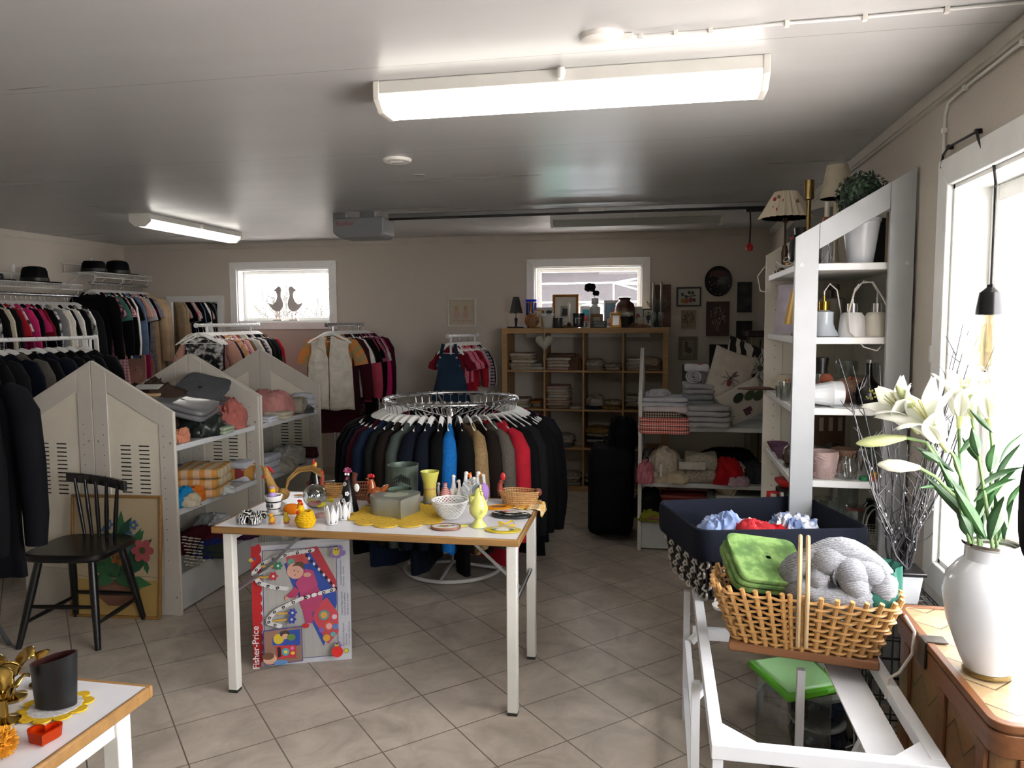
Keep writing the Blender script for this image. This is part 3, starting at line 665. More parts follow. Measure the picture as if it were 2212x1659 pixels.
# colour catalogue: word -> material
def G(word):
    D = {'black': '#0b0b0d', 'charcoal': '#17181a', 'navy': '#0e121d', 'dark blue': '#131d30', 'white': '#d8d5cf', 'cream': '#cfc4ac', 'beige': '#bda583', 'pink': '#c9788c', 'hot pink': '#b3275f', 'red': '#a01e2c', 'dark red': '#6e1524', 'wine': '#3a101c',
         'grey': '#7d7e80', 'light grey': '#a9aaa8', 'olive': '#6c6a48', 'denim': '#566a86', 'brown': '#2c2019', 'green': '#3f6b5d', 'purple': '#2b2038', 'coral': '#b3475a', 'bright blue': '#1763a8', 'tan': '#8a7351', 'taupe': '#57524b', 'sage grey': '#3f4743', 'dark brown': '#1b1512'}
    P = {'pink plaid': ('plaid', '#c27a87', '#16141a', '#d9b7b8', .5), 'floral print': ('floral', '#b98b7b', '#d8cfc2', '#6f3f42', 1), 'black and white print': ('blotch', '#101012', '#17171a', '#c9c7c3', 1), 'leopard print': ('leopard', '#d6c299', '#3a2c1c', '#15110d', 1.6),
         'zebra print': ('zebra', '#141414', '#c8c4bc', '#000000', 1), 'orange floral': ('blotch', '#b7622c', '#d07a35', '#8f8458', 1), 'pink floral': ('floral', '#8c3f56', '#c794a2', '#a8607a', 1.1), 'grey print': ('blotch', '#5a5b5c', '#8e8d88', '#2c2c2e', .8),
         'dotted': ('dots', '#8d8d92', '#3a3b40', '#000000', 1), 'copper glitter': ('blotch', '#a8603f', '#c98a63', '#d7b08a', .5), 'plum print': ('blotch', '#45182a', '#6d2840', '#1a0d13', 1), 'navy plaid': ('plaid', '#1f2740', '#8b2f4d', '#c4c3c8', .5), 'red white print': ('blotch', '#8d2436', '#b54a5c', '#d8cfc9', .6),
         'black pink print': ('blotch', '#121114', '#1a171b', '#b9788d', .8)}
    if word in P: return PAT(*P[word])
    return M(D[word], .75, 0, 'knit') if word in ('cream', 'tan', 'bright blue', 'taupe') else cl(D[word])
def rackful(seq, p0, p1, rz, where, frm, group, kid=False, jit=.08, seed=1):
    r = random.Random(seed); n = len(seq); p0, p1 = Vector(p0), Vector(p1)
    for i, (kind, word) in enumerate(seq):
        p = p0.lerp(p1, (i+.3+r.uniform(-.15, .15))/n)
        nm = NAMEK[kind].replace('_', ' ').replace('t shirt', 't-shirt')
        hang(kind, r.randint(0, 2), G(word), p, rz+r.uniform(-jit, jit), '%s %s, %s %s on the %s' % (word, nm, ordn(i), frm, where), group, kid)
def seqof(s): return [tuple(a.split(':')) for a in s.split(',')]
PIPE = metal('#c2c4c6', .25); WPIPE = M('#e4e4e2', .35)
# ---- A: wall rails with wire shelves on the left wall
def wire_shelf(label, y0, y1, z, xf, clip):
    r = thing('wire_shelf', label, 'wire shelf', (LEFT, (y0+y1)/2, z)); w = (y1-y0)/2; d = xf-LEFT
    mb = MB()
    for x, zz in ((.02, 0), (d*.5, 0), (d, 0), (d, -.045)): mb.tube([(x, -w, zz), (x, w, zz)], .004, 6)
    n = int((y1-y0)/.03)
    for i in range(n+1): y = -w+2*w*i/n; mb.tube([(.02, y, .004), (d, y, .004), (d+.002, y, -.045)], .0022, 5, cap=False)
    mb.build('wire_deck', M('#d0d0cc', .4), r)
    for y in (-w+.03, 0, w-.03):
        MB().tube([(.02, y, -.12), (d*.5, y, -.02), (d*.8, y, -.008), (d-.02, y, -.03), (d-.025, y, -.08), (d-.06, y, -.095)], .005, 6).build('bracket', M('#d6d6d2', .4), r)
    MB().tube([(d-.06, -w, -.1), (d-.06, w, -.1)], .0125, 10).build('hanging_rail', PIPE, r)
    mb = MB()
    for y in [-w-.02+.02*i for i in range(0)]: pass
    mb.tube([(.012, -w+.02, .09), (.012, w-.02, .09)], .007, 8)
    for i in range(6): y = -w+.05+(2*w-.1)*i/5; mb.tube([(.012, y, .09), (.012, y, 0)], .004, 6)
    mb.build('back_guard', M('#d0d0cc', .4), r)
    for y in clip: MB().box(.0, .014, y-.012, y+.012, .1, .17).build('wall_bracket', M('#d9d9d6', .4), r)
    return r
ZA1, ZA2 = 1.9, 2.03; XA = -5.22
wire_shelf('white wire shelf with hanging rail at far left, nearer of the two on the wall', 4.3, 6.14, ZA1, XA, (.55,))
wire_shelf('white wire shelf with hanging rail beside the back corner, two hats on it', 6.3, 7.12, ZA2, XA, (.0,))
rackful(seqof('shirt:black,tee:grey print,shirt:white,dress:black and white print,shirt:black,tee:black,shirt:green,shirt:black,tee:light grey,dress:black,shirt:charcoal,top:light grey,shirt:black and white print,tee:black,shirt:dark brown,shirt:cream,shirt:charcoal,tee:red,dress:black and white print,shirt:hot pink,shirt:black,dress:hot pink,tee:dark red,shirt:black,shirt:black and white print,shirt:grey,shirt:cream,shirt:white,tee:black,shirt:white,shirt:black,tee:grey print,shirt:white,shirt:charcoal'),
        (XA-.06, 4.34, ZA1-.1), (XA-.06, 6.12, ZA1-.1), 0+PI/2, 'near left wall rail', 'from the camera end', 'tops on the near left wall rail', seed=3)
rackful(seqof('shirt:black,dress:black pink print,tee:green,shirt:black,dress:pink plaid,shirt:black,shirt:white,tee:black,shirt:denim,shirt:black,dress:floral print,tee:light grey,dress:hot pink,tee:black,dress:dotted,dress:floral print,coat:beige,coat:beige'),
        (XA-.06, 6.32, ZA2-.1), (XA-.06, 7.08, ZA2-.1), PI/2, 'far left wall rail', 'from the camera end', 'tops on the far left wall rail', seed=5)
# hats
def hat(label, p, rz, tall=.12, brim=.17, tilt=0, flat=False):
    r = thing('hat', label, 'hat', p, rz); r.rotation_euler.y = tilt
    B = cl('#0e0e10')
    crown = [(.105, .012), (.1, .05), (.093, tall*.8), (.08, tall), (.04, tall+(.0 if flat else .012)), (.001, tall+(0 if flat else .006))]
    MB().lathe(crown, 28, sx=1.1, sy=.92).build('crown', B, r)
    MB().lathe([(.1, .01), (brim, .004), (brim, .0), (.1, .004)], 32, sx=1.05, sy=.95, fn=lambda t, z: 1+.03*math.cos(2*t)).build('brim', B, r)
    MB().lathe([(.107, .012), (.1065, .04)], 28, sx=1.1, sy=.92).build('ribbon', M('#050506', .4), r)
hz = lambda y, z: (XA-.17, y, z+.008)
hat('black felt hat at the left end of the nearer wire shelf, brim cut off', hz(5.3, ZA1), .3, .06, .19)
hat('black felt hat with drooping brim on the nearer wire shelf, right one', hz(5.78, ZA1), .2, .13, .2)
hat('black flat-topped hat on the corner wire shelf, left of two', hz(6.5, ZA2), .2, .11, .14, 0, True)
hat('black felt hat with turned down brim on the corner wire shelf, right of two', hz(6.83, ZA2), .5, .13, .17)
# ---- B: dark coats on the white rail behind the nearer left shelving unit
def rail_rack(label, x, y0, y1, z, mat, feet=.25, dx=0, rail_r=.0145, ins=.05):
    r = thing('clothes_rack', label, 'clothes rack', (x, (y0+y1)/2, 0), -math.atan2(dx, y1-y0) if dx else 0); w = (y1-y0)/2
    MB().tube([(0, -w, z), (0, w, z)], rail_r, 12).build('top_rail', mat, r)
    for s in (-1, 1):
        MB().lathe([(.001, -.006), (rail_r*1.35, -.004), (rail_r*1.35, .012), (.001, .014)], 12).build('end_knob', mat, r, (0, s*w, z)).rotation_euler.x = PI/2
        MB().tube([(0, s*(w-ins), z), (0, s*(w-ins), .1)], .011, 10).tube([(0, s*(w-ins), z*.62), (0, s*(w-ins), .1)], .015, 10).build('post', mat, r)
        MB().tube([(-feet, s*(w-ins), .06), (0, s*(w-ins), .1), (feet, s*(w-ins), .06)], .013, 10).build('foot', mat, r)
        for q in (-1, 1): MB().lathe([(.001, .0), (.03, .006), (.034, .03), (.03, .055), (.001, .062)], 14).build('caster', M('#17181a', .5), r, (q*feet, s*(w-ins), 0))
    MB().tube([(0, -w+ins, .1), (0, w-ins, .1)], .011, 10).build('base_bar', mat, r)
    return r
ZB = 1.447
rail_rack('white rail of dark coats behind the nearer left shelving unit', -4.1, 3.1, 4.92, ZB, WPIPE)
rackful(seqof('bigcoat:black,bigcoat:dark brown,bigcoat:black,bigcoat:dark brown,bigcoat:navy,bigcoat:charcoal,bigcoat:black,bigcoat:charcoal,bigcoat:navy,bigcoat:taupe,bigcoat:black,bigcoat:navy,bigcoat:black,bigcoat:black,bigcoat:black,bigcoat:charcoal'),
        (-4.1, 3.2, ZB), (-4.1, 4.85, ZB), PI/2, 'white rail of dark coats', 'from the camera end', 'dark coats on the white rail', seed=8)
# ---- foreground coat at the left edge
r = rail_rack('grey clothes rack at the left picture edge, only its leg in view', -2.84, 1.6, 2.8, 1.43, M('#4d5052', .4), .2, ins=.45)
MB().tube([(0, .15, 1.0), tuple(PZ(21, 1393, 0)-Vector((-2.84, 2.2, 0)))], .011, 8).build('leg', M('#4d5052', .4), r)
hang('bigcoat', 1, cl('#0c0d11'), (-2.82, 2.63, 1.43), math.radians(95), 'black coat with sleeve reaching in at the left picture edge', 'coats at the left edge')
hang('bigcoat', 2, cl('#0b0c0e'), (-2.85, 2.5, 1.43), math.radians(86), 'black coat nearest the left picture edge, in front of the sleeve coat', 'coats at the left edge')
# ---- C: rack with white hangers below the bird window
ZC = 1.528
rail_rack('white rail rack packed with tops on white hangers below the bird window', -3.81, 5.74, 6.74, ZC, WPIPE, ins=.15)
rackful(seqof('top:black and white print,top:purple,tee:floral print,shirt:purple,tee:black,top:copper glitter,tee:copper glitter,top:leopard print,tee:leopard print,tee:pink,shirt:cream,shirt:red,shirt:olive,shirt:light grey,shirt:light grey,shirt:beige,shirt:white,shirt:black,tee:navy,tee:navy plaid,shirt:white,tee:black,blazer:charcoal,shirt:black,blazer:charcoal,shirt:light grey,blazer:black,shirt:olive,blazer:red'),
        (-3.81, 5.83, ZC), (-3.81, 6.7, ZC), PI/2, 'rail below bird window', 'from the near end', 'tops on the rail below the bird window', seed=11)
r = thing('empty_hanger', 'empty white ornate plastic hanger at the front of the rail below the bird window', 'hanger', (-3.81, 5.77, ZC), math.radians(92))
o = bpy.data.objects.new('hook', KME); COL.objects.link(o); o.parent = r
mb = hanger_mb(.215)
for s in (-1, 1):
    mb.tube([(0, s*.02, -.072)]+[(0, s*(.03+.17*k), -.06-.028*k-.07*k*k) for k in (.2, .4, .6, .8, 1)], .004, 6)
    for k in (.3, .5, .7): mb.tube([(0, s*(.03+.17*k), -.1-.05*k), (0, s*(.03+.18*k), -.062-.028*k-.065*k*k)], .003, 6)
mb.build('hanger', HANGM, r)
# ---- D: chrome rail with the white vest
ZD = 1.527
rail_rack('chrome rail rack with the white vest in front, right of the bird window', -2.9, 6.3, 7.14, ZD, PIPE, ins=.12)
rackful(seqof('dress:wine,dress:brown,shirt:wine,top:black,tee:white,dress:plum print,tee:black,top:zebra print,tee:black,shirt:coral,top:black,dress:black,tee:pink floral,shirt:black,tee:light grey,dress:zebra print,shirt:hot pink,shirt:wine,blazer:wine'),
        (-2.89, 6.42, ZD), (-2.87, 7.1, ZD), PI/2, 'chrome rail behind the white vest', 'from the vest end', 'clothes on the chrome rail behind the vest', seed=13)
# vest detail
def vest():
    r = thing('hanging_vest', 'white sleeveless linen vest with chest pockets facing the camera on the chrome rail', 'vest', (-2.9, 6.345, ZD), math.radians(4))
    h = bpy.data.objects.new('hanger', HME); COL.objects.link(h); h.parent = r; h.rotation_euler.z = PI/2
    k = bpy.data.objects.new('hook', KME); COL.objects.link(k); k.parent = h
    LIN = M('#d6d0c3', .9, 0, 'cloth')
    def body(u, v):                                   # u across 0..1, v down 0..1
        z = -.105-.655*v; w = .19+.012*v-.03*math.sin(min(1, v/.35)*PI)*(.8 if v < .35 else 0)+.02*v
        x = (u-.5)*2*w; sh = .055*abs(u-.5)*2*(1-min(1, v/.12)); arm = 0
        return x, z-sh-.006*math.sin(x*30)*v
    for s in (0, 1):
        def front(u, v, s=s):
            uu = (.0+.492*u) if s == 0 else (.508+.492*u)
            x, z = body(uu, v)
            dpt = max(0, .075*(1-v/.3)) if v < .3 else 0        # open neck
            if s == 0: x = min(x, -dpt-.002)
            else: x = max(x, dpt+.002)
            y = -.035*math.cos((uu-.5)*PI)-.004*math.sin(x*60+v*9)*v
            return (x, y, z)
        MB().grid(front, 14, 22).build('front_panel', LIN, r).modifiers.new('thick', 'SOLIDIFY').thickness = .003
    MB().grid(lambda u, v: (body(u, v)[0], .03*math.cos((u-.5)*PI), body(u, v)[1]), 18, 20).build('back_panel', LIN, r)
    mb = MB()
    for s in (-1, 1):
        mb.prism([(s*.03, -.1), (s*.075, -.108), (s*.108, -.195), (s*.06, -.215), (s*.03, -.25), (s*.012, -.285)], -.05, -.044, 'y')
    mb.build('collar', LIN, r, bevel=.002)
    for s in (-1, 1):
        o = MB().prism([(s*.045, -.31), (s*.135, -.31), (s*.135, -.4), (s*.045, -.4)], -.041, -.034, 'y').build('chest_pocket', LIN, r, bevel=.002)
        MB().prism([(s*.042, -.308), (s*.138, -.308), (s*.138, -.328), (s*.09, -.345), (s*.042, -.328)], -.046, -.038, 'y').build('pocket_flap', LIN, o, bevel=.002)
        MB().ell((s*.09, -.048, -.332), .005, .003, .005, 8, 6).build('pocket_button', STEEL, o)
    for i in range(6): MB().ell((.004, -.042, -.34-.075*i), .005, .003, .005, 8, 6).build('button', STEEL, r)
    MB().box(-.035, .035, .02, .024, -.125, -.115).build('neck_label', BLACK, r)
vest()
hang('tee', 1, G('orange floral'), (-2.9, 6.39, ZD), PI/2+.05, 'orange floral blouse directly behind the white vest', 'clothes on the chrome rail behind the vest')
# ---- E: children's rack
e0, e1 = PY(968, 727, 6.5), PY(1030, 725, 7.02)
rr = rail_rack('white rail of children\'s clothes left of the cube shelf', (e0.x+e1.x)/2, 6.48, 7.04, 1.42, M('#d2d3d2', .35), .2, e1.x-e0.x)
ea = -math.atan2(e1.x-e0.x, .54)
rackful(seqof('kidtee:pink,kidtee:red,kidtee:pink,kiddress:red,kidtee:dark red,kidcoat:red,kidtee:pink,kidcoat:light grey,kidcoat:navy plaid,kidcoat:dark brown,kidcoat:light grey'),
        (e0.x+.03, 6.62, 1.42), (e1.x, 7.0, 1.42), PI/2+ea, 'children\'s rail', 'from the camera end', 'children\'s clothes on the small rail', True, seed=17)
def dungaree():
    r = thing('hanging_pinafore', 'blue denim pinafore with bib and buttoned straps at the front of the children\'s rail', 'dress', (e0.x+.01, 6.53, 1.42), ea)
    h = bpy.data.objects.new('hanger', HMK); COL.objects.link(h); h.parent = r; h.rotation_euler.z = PI/2
    k = bpy.data.objects.new('hook', KME); COL.objects.link(k); k.parent = h
    DN = cl('#233449')
    def sk(u, v): a = 2*PI*u; w = .125+.07*v; return (w*math.cos(a), .035*math.sin(a)*(1+v)+.008*math.sin(9*a)*v, -.29-.29*v+.0)
    MB().grid(sk, 40, 8, True).build('skirt', DN, r)
    MB().prism([(-.085, -.16), (.085, -.16), (.1, -.2), (.127, -.235), (.127, -.3), (-.127, -.3), (-.127, -.235), (-.1, -.2)], -.036, -.022, 'y').build('bib', DN, r, bevel=.004)
    for s in (-1, 1):
        MB().bar((s*.085, -.03, -.19), (s*.06, -.02, -.07), .032, .006, (0, 1, 0)).build('strap', DN, r)
        MB().ell((s*.084, -.038, -.19), .011, .004, .011, 10, 6).build('strap_button', metal('#b5b8bb', .3), r)
        MB().ell((s*.115, -.039, -.26), .007, .004, .007, 10, 6).build('side_button', metal('#b5b8bb', .3), r)
dungaree()
hang('kidtee', 1, G('dark red'), (e0.x+.012, 6.575, 1.42), PI/2+ea, 'dark red child shirt right behind the denim pinafore', 'children\'s clothes on the small rail', True)
# ---- F: round chrome rack
RX, RY, RZ_, RR = -1.265, 4.5, 1.075, .4
r = thing('round_clothes_rack', 'round chrome clothes rack full of dark coats behind the middle table', 'clothes rack', (RX, RY, 0))
MB().tube(ring((0, 0, RZ_), RR, RR, 48), .0125, 10, True).build('hanging_ring', CHROME, r)
MB().tube([(0, 0, .05), (0, 0, RZ_-.02)], .016, 12).build('post', CHROME, r)
for i in range(4):
    a = i*PI/2+.5; MB().tube([(0, 0, RZ_-.12), (RR*math.cos(a), RR*math.sin(a), RZ_)], .006, 8).build('spoke', CHROME, r)
MB().lathe([(.03, RZ_-.14), (.035, RZ_-.1), (.02, RZ_-.06)], 14).build('hub', CHROME, r)
MB().tube(ring((0, 0, .02), .3, .3, 40), .012, 8, True).build('base_ring', M('#d5d5d2', .35), r)
for i in range(4): a = i*PI/2; MB().tube([(0, 0, .05), (.3*math.cos(a), .3*math.sin(a), .022)], .009, 8).build('base_leg', M('#d5d5d2', .35), r)
ringseq = 'black,black,navy,black,charcoal,black,black,dark red,black,navy,black,black,black,navy,wine,dark blue,charcoal,dark brown,sage grey,navy,navy,black,bright blue,black,tan,dark brown,taupe,red,black,charcoal,black,black,black,navy,black,navy,black,hot pink,black,black,dark red,black,black,charcoal,black,black,navy,black,black,black'.split(',')
n = len(ringseq)
for i, w in enumerate(ringseq):
    # index 0 at the left rear, running through the front to the right rear
    a = math.radians(127+360*i/n+rnd.uniform(-1, 1))
    word = w
    mt = G('taupe') if w == 'olive2' else G(w)
    k = 'ringcoat' if i % 4 == 3 else 'ring'
    hang(k, rnd.randint(0, 2), mt, (RX+RR*math.cos(a), RY+RR*math.sin(a), RZ_), a-PI/2, '%s %s on the round rack, %s counter-clockwise from its left rear' % (w, NAMEK[k], ordn(i)), 'coats on the round rack')
# ================================================================ folded, rolled and crumpled textiles
def slab_mb(w, d, h, seed, layers=2):
    mb = MB(); r = random.Random(seed); hh = h/layers
    for k in range(layers):
        ox, oy = r.uniform(-.006, .006), r.uniform(-.008, .004); ph = r.uniform(0, 6); c = seed*3.1+k
        def fn(p, c=c): return 1+.035*noise.noise(Vector((p.x*2.2+c, p.y*2.2, p.z*1.5)))
        old = len(mb.v); mb.ell((ox, oy, hh*(k+.5)), w/2, d/2, hh*.53, 40, 9, 0, .32, fn)
        for i in range(old, len(mb.v)): x, y, z = mb.v[i]; mb.v[i] = (x, y, max(0, z+hh*.16*math.sin(x/w*7+ph)*math.cos(y/d*4+ph)*(k+.3)/layers))
    return mb
def heap_mb(w, d, h, seed, amp=.35, n=60, fr=1.7, sharp=True):
    mb = MB(); s = seed*7.7
    def fn(p):
        q = p*fr+Vector((s, s*.3, 0)); a = noise.noise(q)+.3*noise.noise(q*2.1)
        w = noise.noise(q*.9)*.7; k = seed*.9; u, v = q.x*math.cos(k)+q.y*math.sin(k), q.y*math.cos(k)-q.x*math.sin(k)
        rdg = ((.42-abs(noise.noise(Vector((u*.9+w, v*3.2+w*1.5, q.z*1.2)))))+.5*(.4-abs(noise.noise(Vector((u*2.2+w+4, v*6, q.z*2))))))*1.1 if sharp else 0
        return 1+amp*(a*.45+rdg*.75)
    mb.ell((0, 0, 0), w/2, d/2, h*.86, n, n//2+4, 0, .75, fn)
    mb.v = [(x, y, max(z*(1 if z > 0 else .0), 0)+.001*(z > 0)) for x, y, z in mb.v]; return mb
def roll_mb(r, L, turns=3.5, seed=0, oval=.85):
    n = int(turns*22); rr = random.Random(seed)
    def f(u, v):
        k = u; a = 2*PI*turns*k; q = r*(.12+.88*k)*(1+.04*math.sin(3*a+seed)); return ((v-.5)*L+.004*math.sin(a*2+seed), q*math.cos(a), r*oval+q*math.sin(a)*oval)
    return MB().grid(f, n, 4)
SEEN = {}
def textile(kind, label, mat, loc, rz, w, d, h, seed, cat='cloth', group=None, layers=2, name=None, amp=.35):
    if kind == 'slab': mb = slab_mb(w, d, h, seed, layers)
    elif kind == 'heap': mb = heap_mb(w, d, h, seed, amp)
    elif kind == 'roll': mb = roll_mb(h/2, w, 3.2, seed)
    nm = name or {'slab': 'folded_cloth', 'heap': 'crumpled_cloth', 'roll': 'rolled_cloth'}[kind]
    o = solo(mb, nm, mat, label, cat, loc, rz, group, ang=60)
    if kind == 'roll': q = o.modifiers.new('thickness', 'SOLIDIFY'); q.thickness = .006; q.offset = 0
    return o
def rows(z, data, group, rz=0, seed=0):
    # each: kind, label, material, centre px x, base px y, width px, height px, depth m[, extra]
    for i, row in enumerate(data):
        kind, label, mat, x, y, w, h, d = row[:8]; ex = row[8] if len(row) > 8 else {}
        zz = ex.get('z', z); p = PZ(x, y, zz); p.z = zz
        if 'at' in ex: p = PX(x, y, ex['at']); p.z = zz
        if 'atY' in ex: p = PY(x, y, ex['atY']); p.z = zz
        W_, H_ = px2m(w, p), px2m(h, p)
        textile(kind, label, mat, p, ex.get('rz', rz), W_, d, H_, seed+i, ex.get('cat', 'cloth'), group, ex.get('layers', 2), ex.get('name'), ex.get('amp', .35))
SHINY = M('#6b6c6e', .18, 0, 'flat')
a90 = PI/2
rows(.906, [
    ('heap', 'grey crumpled fabric in the middle of the nearer left unit\'s top pile', cl('#4b4c4e'), 425, 905, 150, 84, .3, {'at': -2.8, 'amp': .25}),
    ('heap', 'dark brown fabric at the back left of the nearer left unit\'s top pile', cl('#33261f'), 335, 915, 130, 120, .3, {'at': -2.86, 'z': .906}),
    ('heap', 'black green crumpled fabric in plastic under the shiny grey packet', M('#1d2320', .35), 432, 920, 95, 52, .26, {'at': -2.62}),
    ('heap', 'salmon crumpled cloth hanging at the right end of the nearer left unit', cl('#a06058'), 492, 900, 62, 62, .2, {'at': -2.6, 'amp': .45}),
    ('heap', 'olive green crumpled cloth at the far end of the nearer left unit', cl('#4d4f2f'), 525, 893, 40, 50, .2, {'at': -2.68}),
    ('slab', 'pale green folded cloth at the shelf edge of the nearer left unit', cl('#8f9a86'), 468, 912, 62, 16, .12, {'at': -2.54}),
    ('heap', 'orange pink cloth tip beside the gable of the nearer left unit', cl('#b5795f'), 392, 930, 26, 30, .1, {'at': -2.55}),
], 'fabrics on the nearer left unit')
for i, (x, y, w_, d_, rx, ry, lab, c_) in enumerate(((440, 872, .3, .34, .12, .3, 'dark grey folded fabric lying on the crumpled grey fabric, lower', '#55565a'), (428, 838, .27, .42, .3, .22, 'dark grey folded fabric highest on the nearer left unit\'s pile', '#4e4f53'), (478, 862, .17, .3, -.25, .55, 'dark grey folded fabric hanging over the pile\'s far right side', '#47484b'))):
    q = PX(x, y, -2.76+.04*i); o = textile('slab', lab, cl(c_), q-Vector((0, 0, .05)), .25, w_, d_, .06, 40+i, 'cloth', 'fabrics on the nearer left unit', 2); o.rotation_euler.x = rx; o.rotation_euler.y = ry
_p = PX(385, 855, -2.68)
o = textile('slab', 'grey folded fabric in shiny plastic wrap on the nearer left unit', SHINY, (_p.x, _p.y+.02, 1.055), .25, .36, .3, .065, 33, 'packaged fabric', 'fabrics on the nearer left unit', 2, 'wrapped_fabric'); o.rotation_euler.x = .12; o.rotation_euler.y = .25
_q = PX(300, 812, -2.9); textile('slab', 'tan folded fabric lying on the dark brown fabric, nearer left unit', cl('#9a8061'), (_q.x, _q.y, 1.14), .4, .26, .2, .02, 35, 'cloth', 'fabrics on the nearer left unit', 1)
r = thing('paper_insert', 'white printed paper sheet beside the shiny grey packet', 'paper', tuple(_p+Vector((-.1, -.12, .06))), .3)
a = Art(); a.rect(-.07, .07, -.05, .05, '#c9c9c6')
for i in range(5): a.rect(-.055, .055, .03-.018*i, .034-.018*i, '#8d8d8b')
a.build('sheet', r, rot=(-PI/2+.2, 0, 0))
rows(.562, [
    ('roll', 'burgundy and gold striped rolled fabric on the nearer left unit\'s middle shelf', PAT('stripe', '#b0803a', '#7c2a2c', scale=2.2, ax='yx'), 470, 1000, 150, 44, .2, {'at': -2.7, 'rz': .35}),
    ('slab', 'orange and green checked tablecloth folded on the nearer left unit', PAT('plaid', '#c4873f', '#cfc6b4', '#6f7a45', 1.1, 'xy'), 437, 1045, 105, 62, .3, {'at': -2.6, 'rz': .25, 'layers': 3}),
    ('slab', 'white towels folded in a stack, nearer left unit\'s middle shelf', cl('#bfc2ca'), 524, 1018, 46, 42, .16, {'at': -2.58, 'layers': 3}),
    ('heap', 'bright blue yarn bundle at the gable end of the middle shelf', M('#1b7fb5', .9, 0, 'knit'), 398, 1070, 28, 40, .14, {'at': -2.54}),
    ('heap', 'orange scarf squeezed beside the blue yarn bundle', cl('#c06a22'), 420, 1060, 34, 34, .14, {'at': -2.54}),
    ('heap', 'white fringed cloth along the edge of the middle shelf', cl('#b4b8b6'), 470, 1048, 70, 20, .1, {'at': -2.52}),
    ('heap', 'cream cloth hanging over the middle shelf edge by the gable', cl('#b9b19a'), 408, 1086, 44, 26, .1, {'at': -2.51}),
], 'fabrics on the nearer left unit')
_p = PX(415, 985, -2.72)
solo(MB().box(-.1, .1, -.012, .012, 0, .16), 'flat_box', M('#4c3f4d', .45), 'dark mauve flat box leaning behind the striped roll', 'box', (_p.x, _p.y, .562), .9, bevel=.003)
rows(.206, [
    ('heap', 'maroon crumpled fabric pile on the bottom of the nearer left unit', cl('#4d1c26'), 440, 1190, 110, 48, .28, {'at': -2.68}),
    ('heap', 'clear plastic bag of pale cloth above the maroon fabric', M('#a7abaa', .3), 468, 1155, 75, 46, .22, {'at': -2.8}),
    ('heap', 'royal blue cloth in the middle of the bottom shelf', cl('#232f6b'), 455, 1222, 62, 34, .14, {'at': -2.56}),
    ('heap', 'magenta cloth peeking out below the blue cloth', cl('#8a3350'), 478, 1228, 50, 24, .1, {'at': -2.53}),
    ('slab', 'dark grey green cloth folded at the bottom shelf edge', cl('#3a423d'), 470, 1246, 70, 26, .1, {'at': -2.51}),
    ('heap', 'purple velvet cloth behind the table\'s left leg', cl('#43203f'), 535, 1196, 56, 44, .2, {'at': -2.56}),
], 'fabrics on the nearer left unit')
_p = PX(420, 1190, -2.5)                                 # crochet shawl: knotted net
mb = MB(); rr = random.Random(4)
for i in range(13):
    for j in range(10):
        x = (i-6.5)*.0135+(j % 2)*.0065; z = .1-j*.017-(i-4)*.004; mb.tube(ring((x, .012*math.sin(i*1.3+j), z), .009, .007, 8), .0022, 4, True)
mb.v = [(x*.75, y+z*.12, z) for x, y, z in mb.v]
for i in range(len(mb.v)): x, y, z = mb.v[i]; mb.v[i] = (x, y+.02*math.sin(x*30), z)
solo(mb, 'crochet_shawl', cl('#c3b9a6'), 'cream crocheted net shawl spilling from the bottom shelf', 'shawl', (_p.x, _p.y, _p.z-.02), 1.2)
rows(.901, [
    ('heap', 'dusty pink runner with scalloped edge on the farther left unit\'s top', cl('#a87570'), 580, 888, 95, 62, .3, {'at': -2.66, 'amp': .25}),
    ('roll', 'pale pink rolled cloth at the back of the farther left unit', cl('#b58f86'), 535, 872, 60, 34, .2, {'at': -2.85}),
    ('roll', 'grey and cream rolled cloth with spiral end on the farther left unit', cl('#8e8677'), 622, 878, 70, 44, .2, {'at': -2.6, 'rz': .15}),
    ('slab', 'white folded cloth at the far end of the farther left unit', cl('#b9bcc2'), 664, 870, 48, 36, .2, {'at': -2.6, 'layers': 3}),
    ('slab', 'cream folded cloth under the scalloped pink runner', cl('#b3ac98'), 603, 897, 56, 16, .12, {'at': -2.53}),
    ('slab', 'white folded cloth at the near end of the farther left unit', cl('#bcbec4'), 578, 905, 32, 12, .12, {'at': -2.53}),
    ('heap', 'charcoal cloth beneath the white folded cloth at the far end', cl('#44474a'), 655, 880, 40, 14, .12, {'at': -2.53}),
], 'fabrics on the farther left unit')
rows(.546, [
    ('slab', 'white towels piled at the near end of the farther unit\'s middle shelf', cl('#b6bac4'), 578, 1004, 36, 42, .2, {'at': -2.56, 'layers': 3}),
    ('heap', 'pale grey lace cloths heaped on the farther unit\'s middle shelf', cl('#a5a59f'), 622, 998, 62, 40, .24, {'at': -2.6}),
    ('heap', 'beige crumpled cloth at the front edge of the farther unit\'s middle shelf', cl('#99958a'), 610, 1008, 56, 26, .14, {'at': -2.52}),
    ('roll', 'maroon rolled cloth at the far end of the farther unit\'s middle shelf', cl('#4c232b'), 668, 980, 34, 26, .14, {'at': -2.56}),
], 'fabrics on the farther left unit')
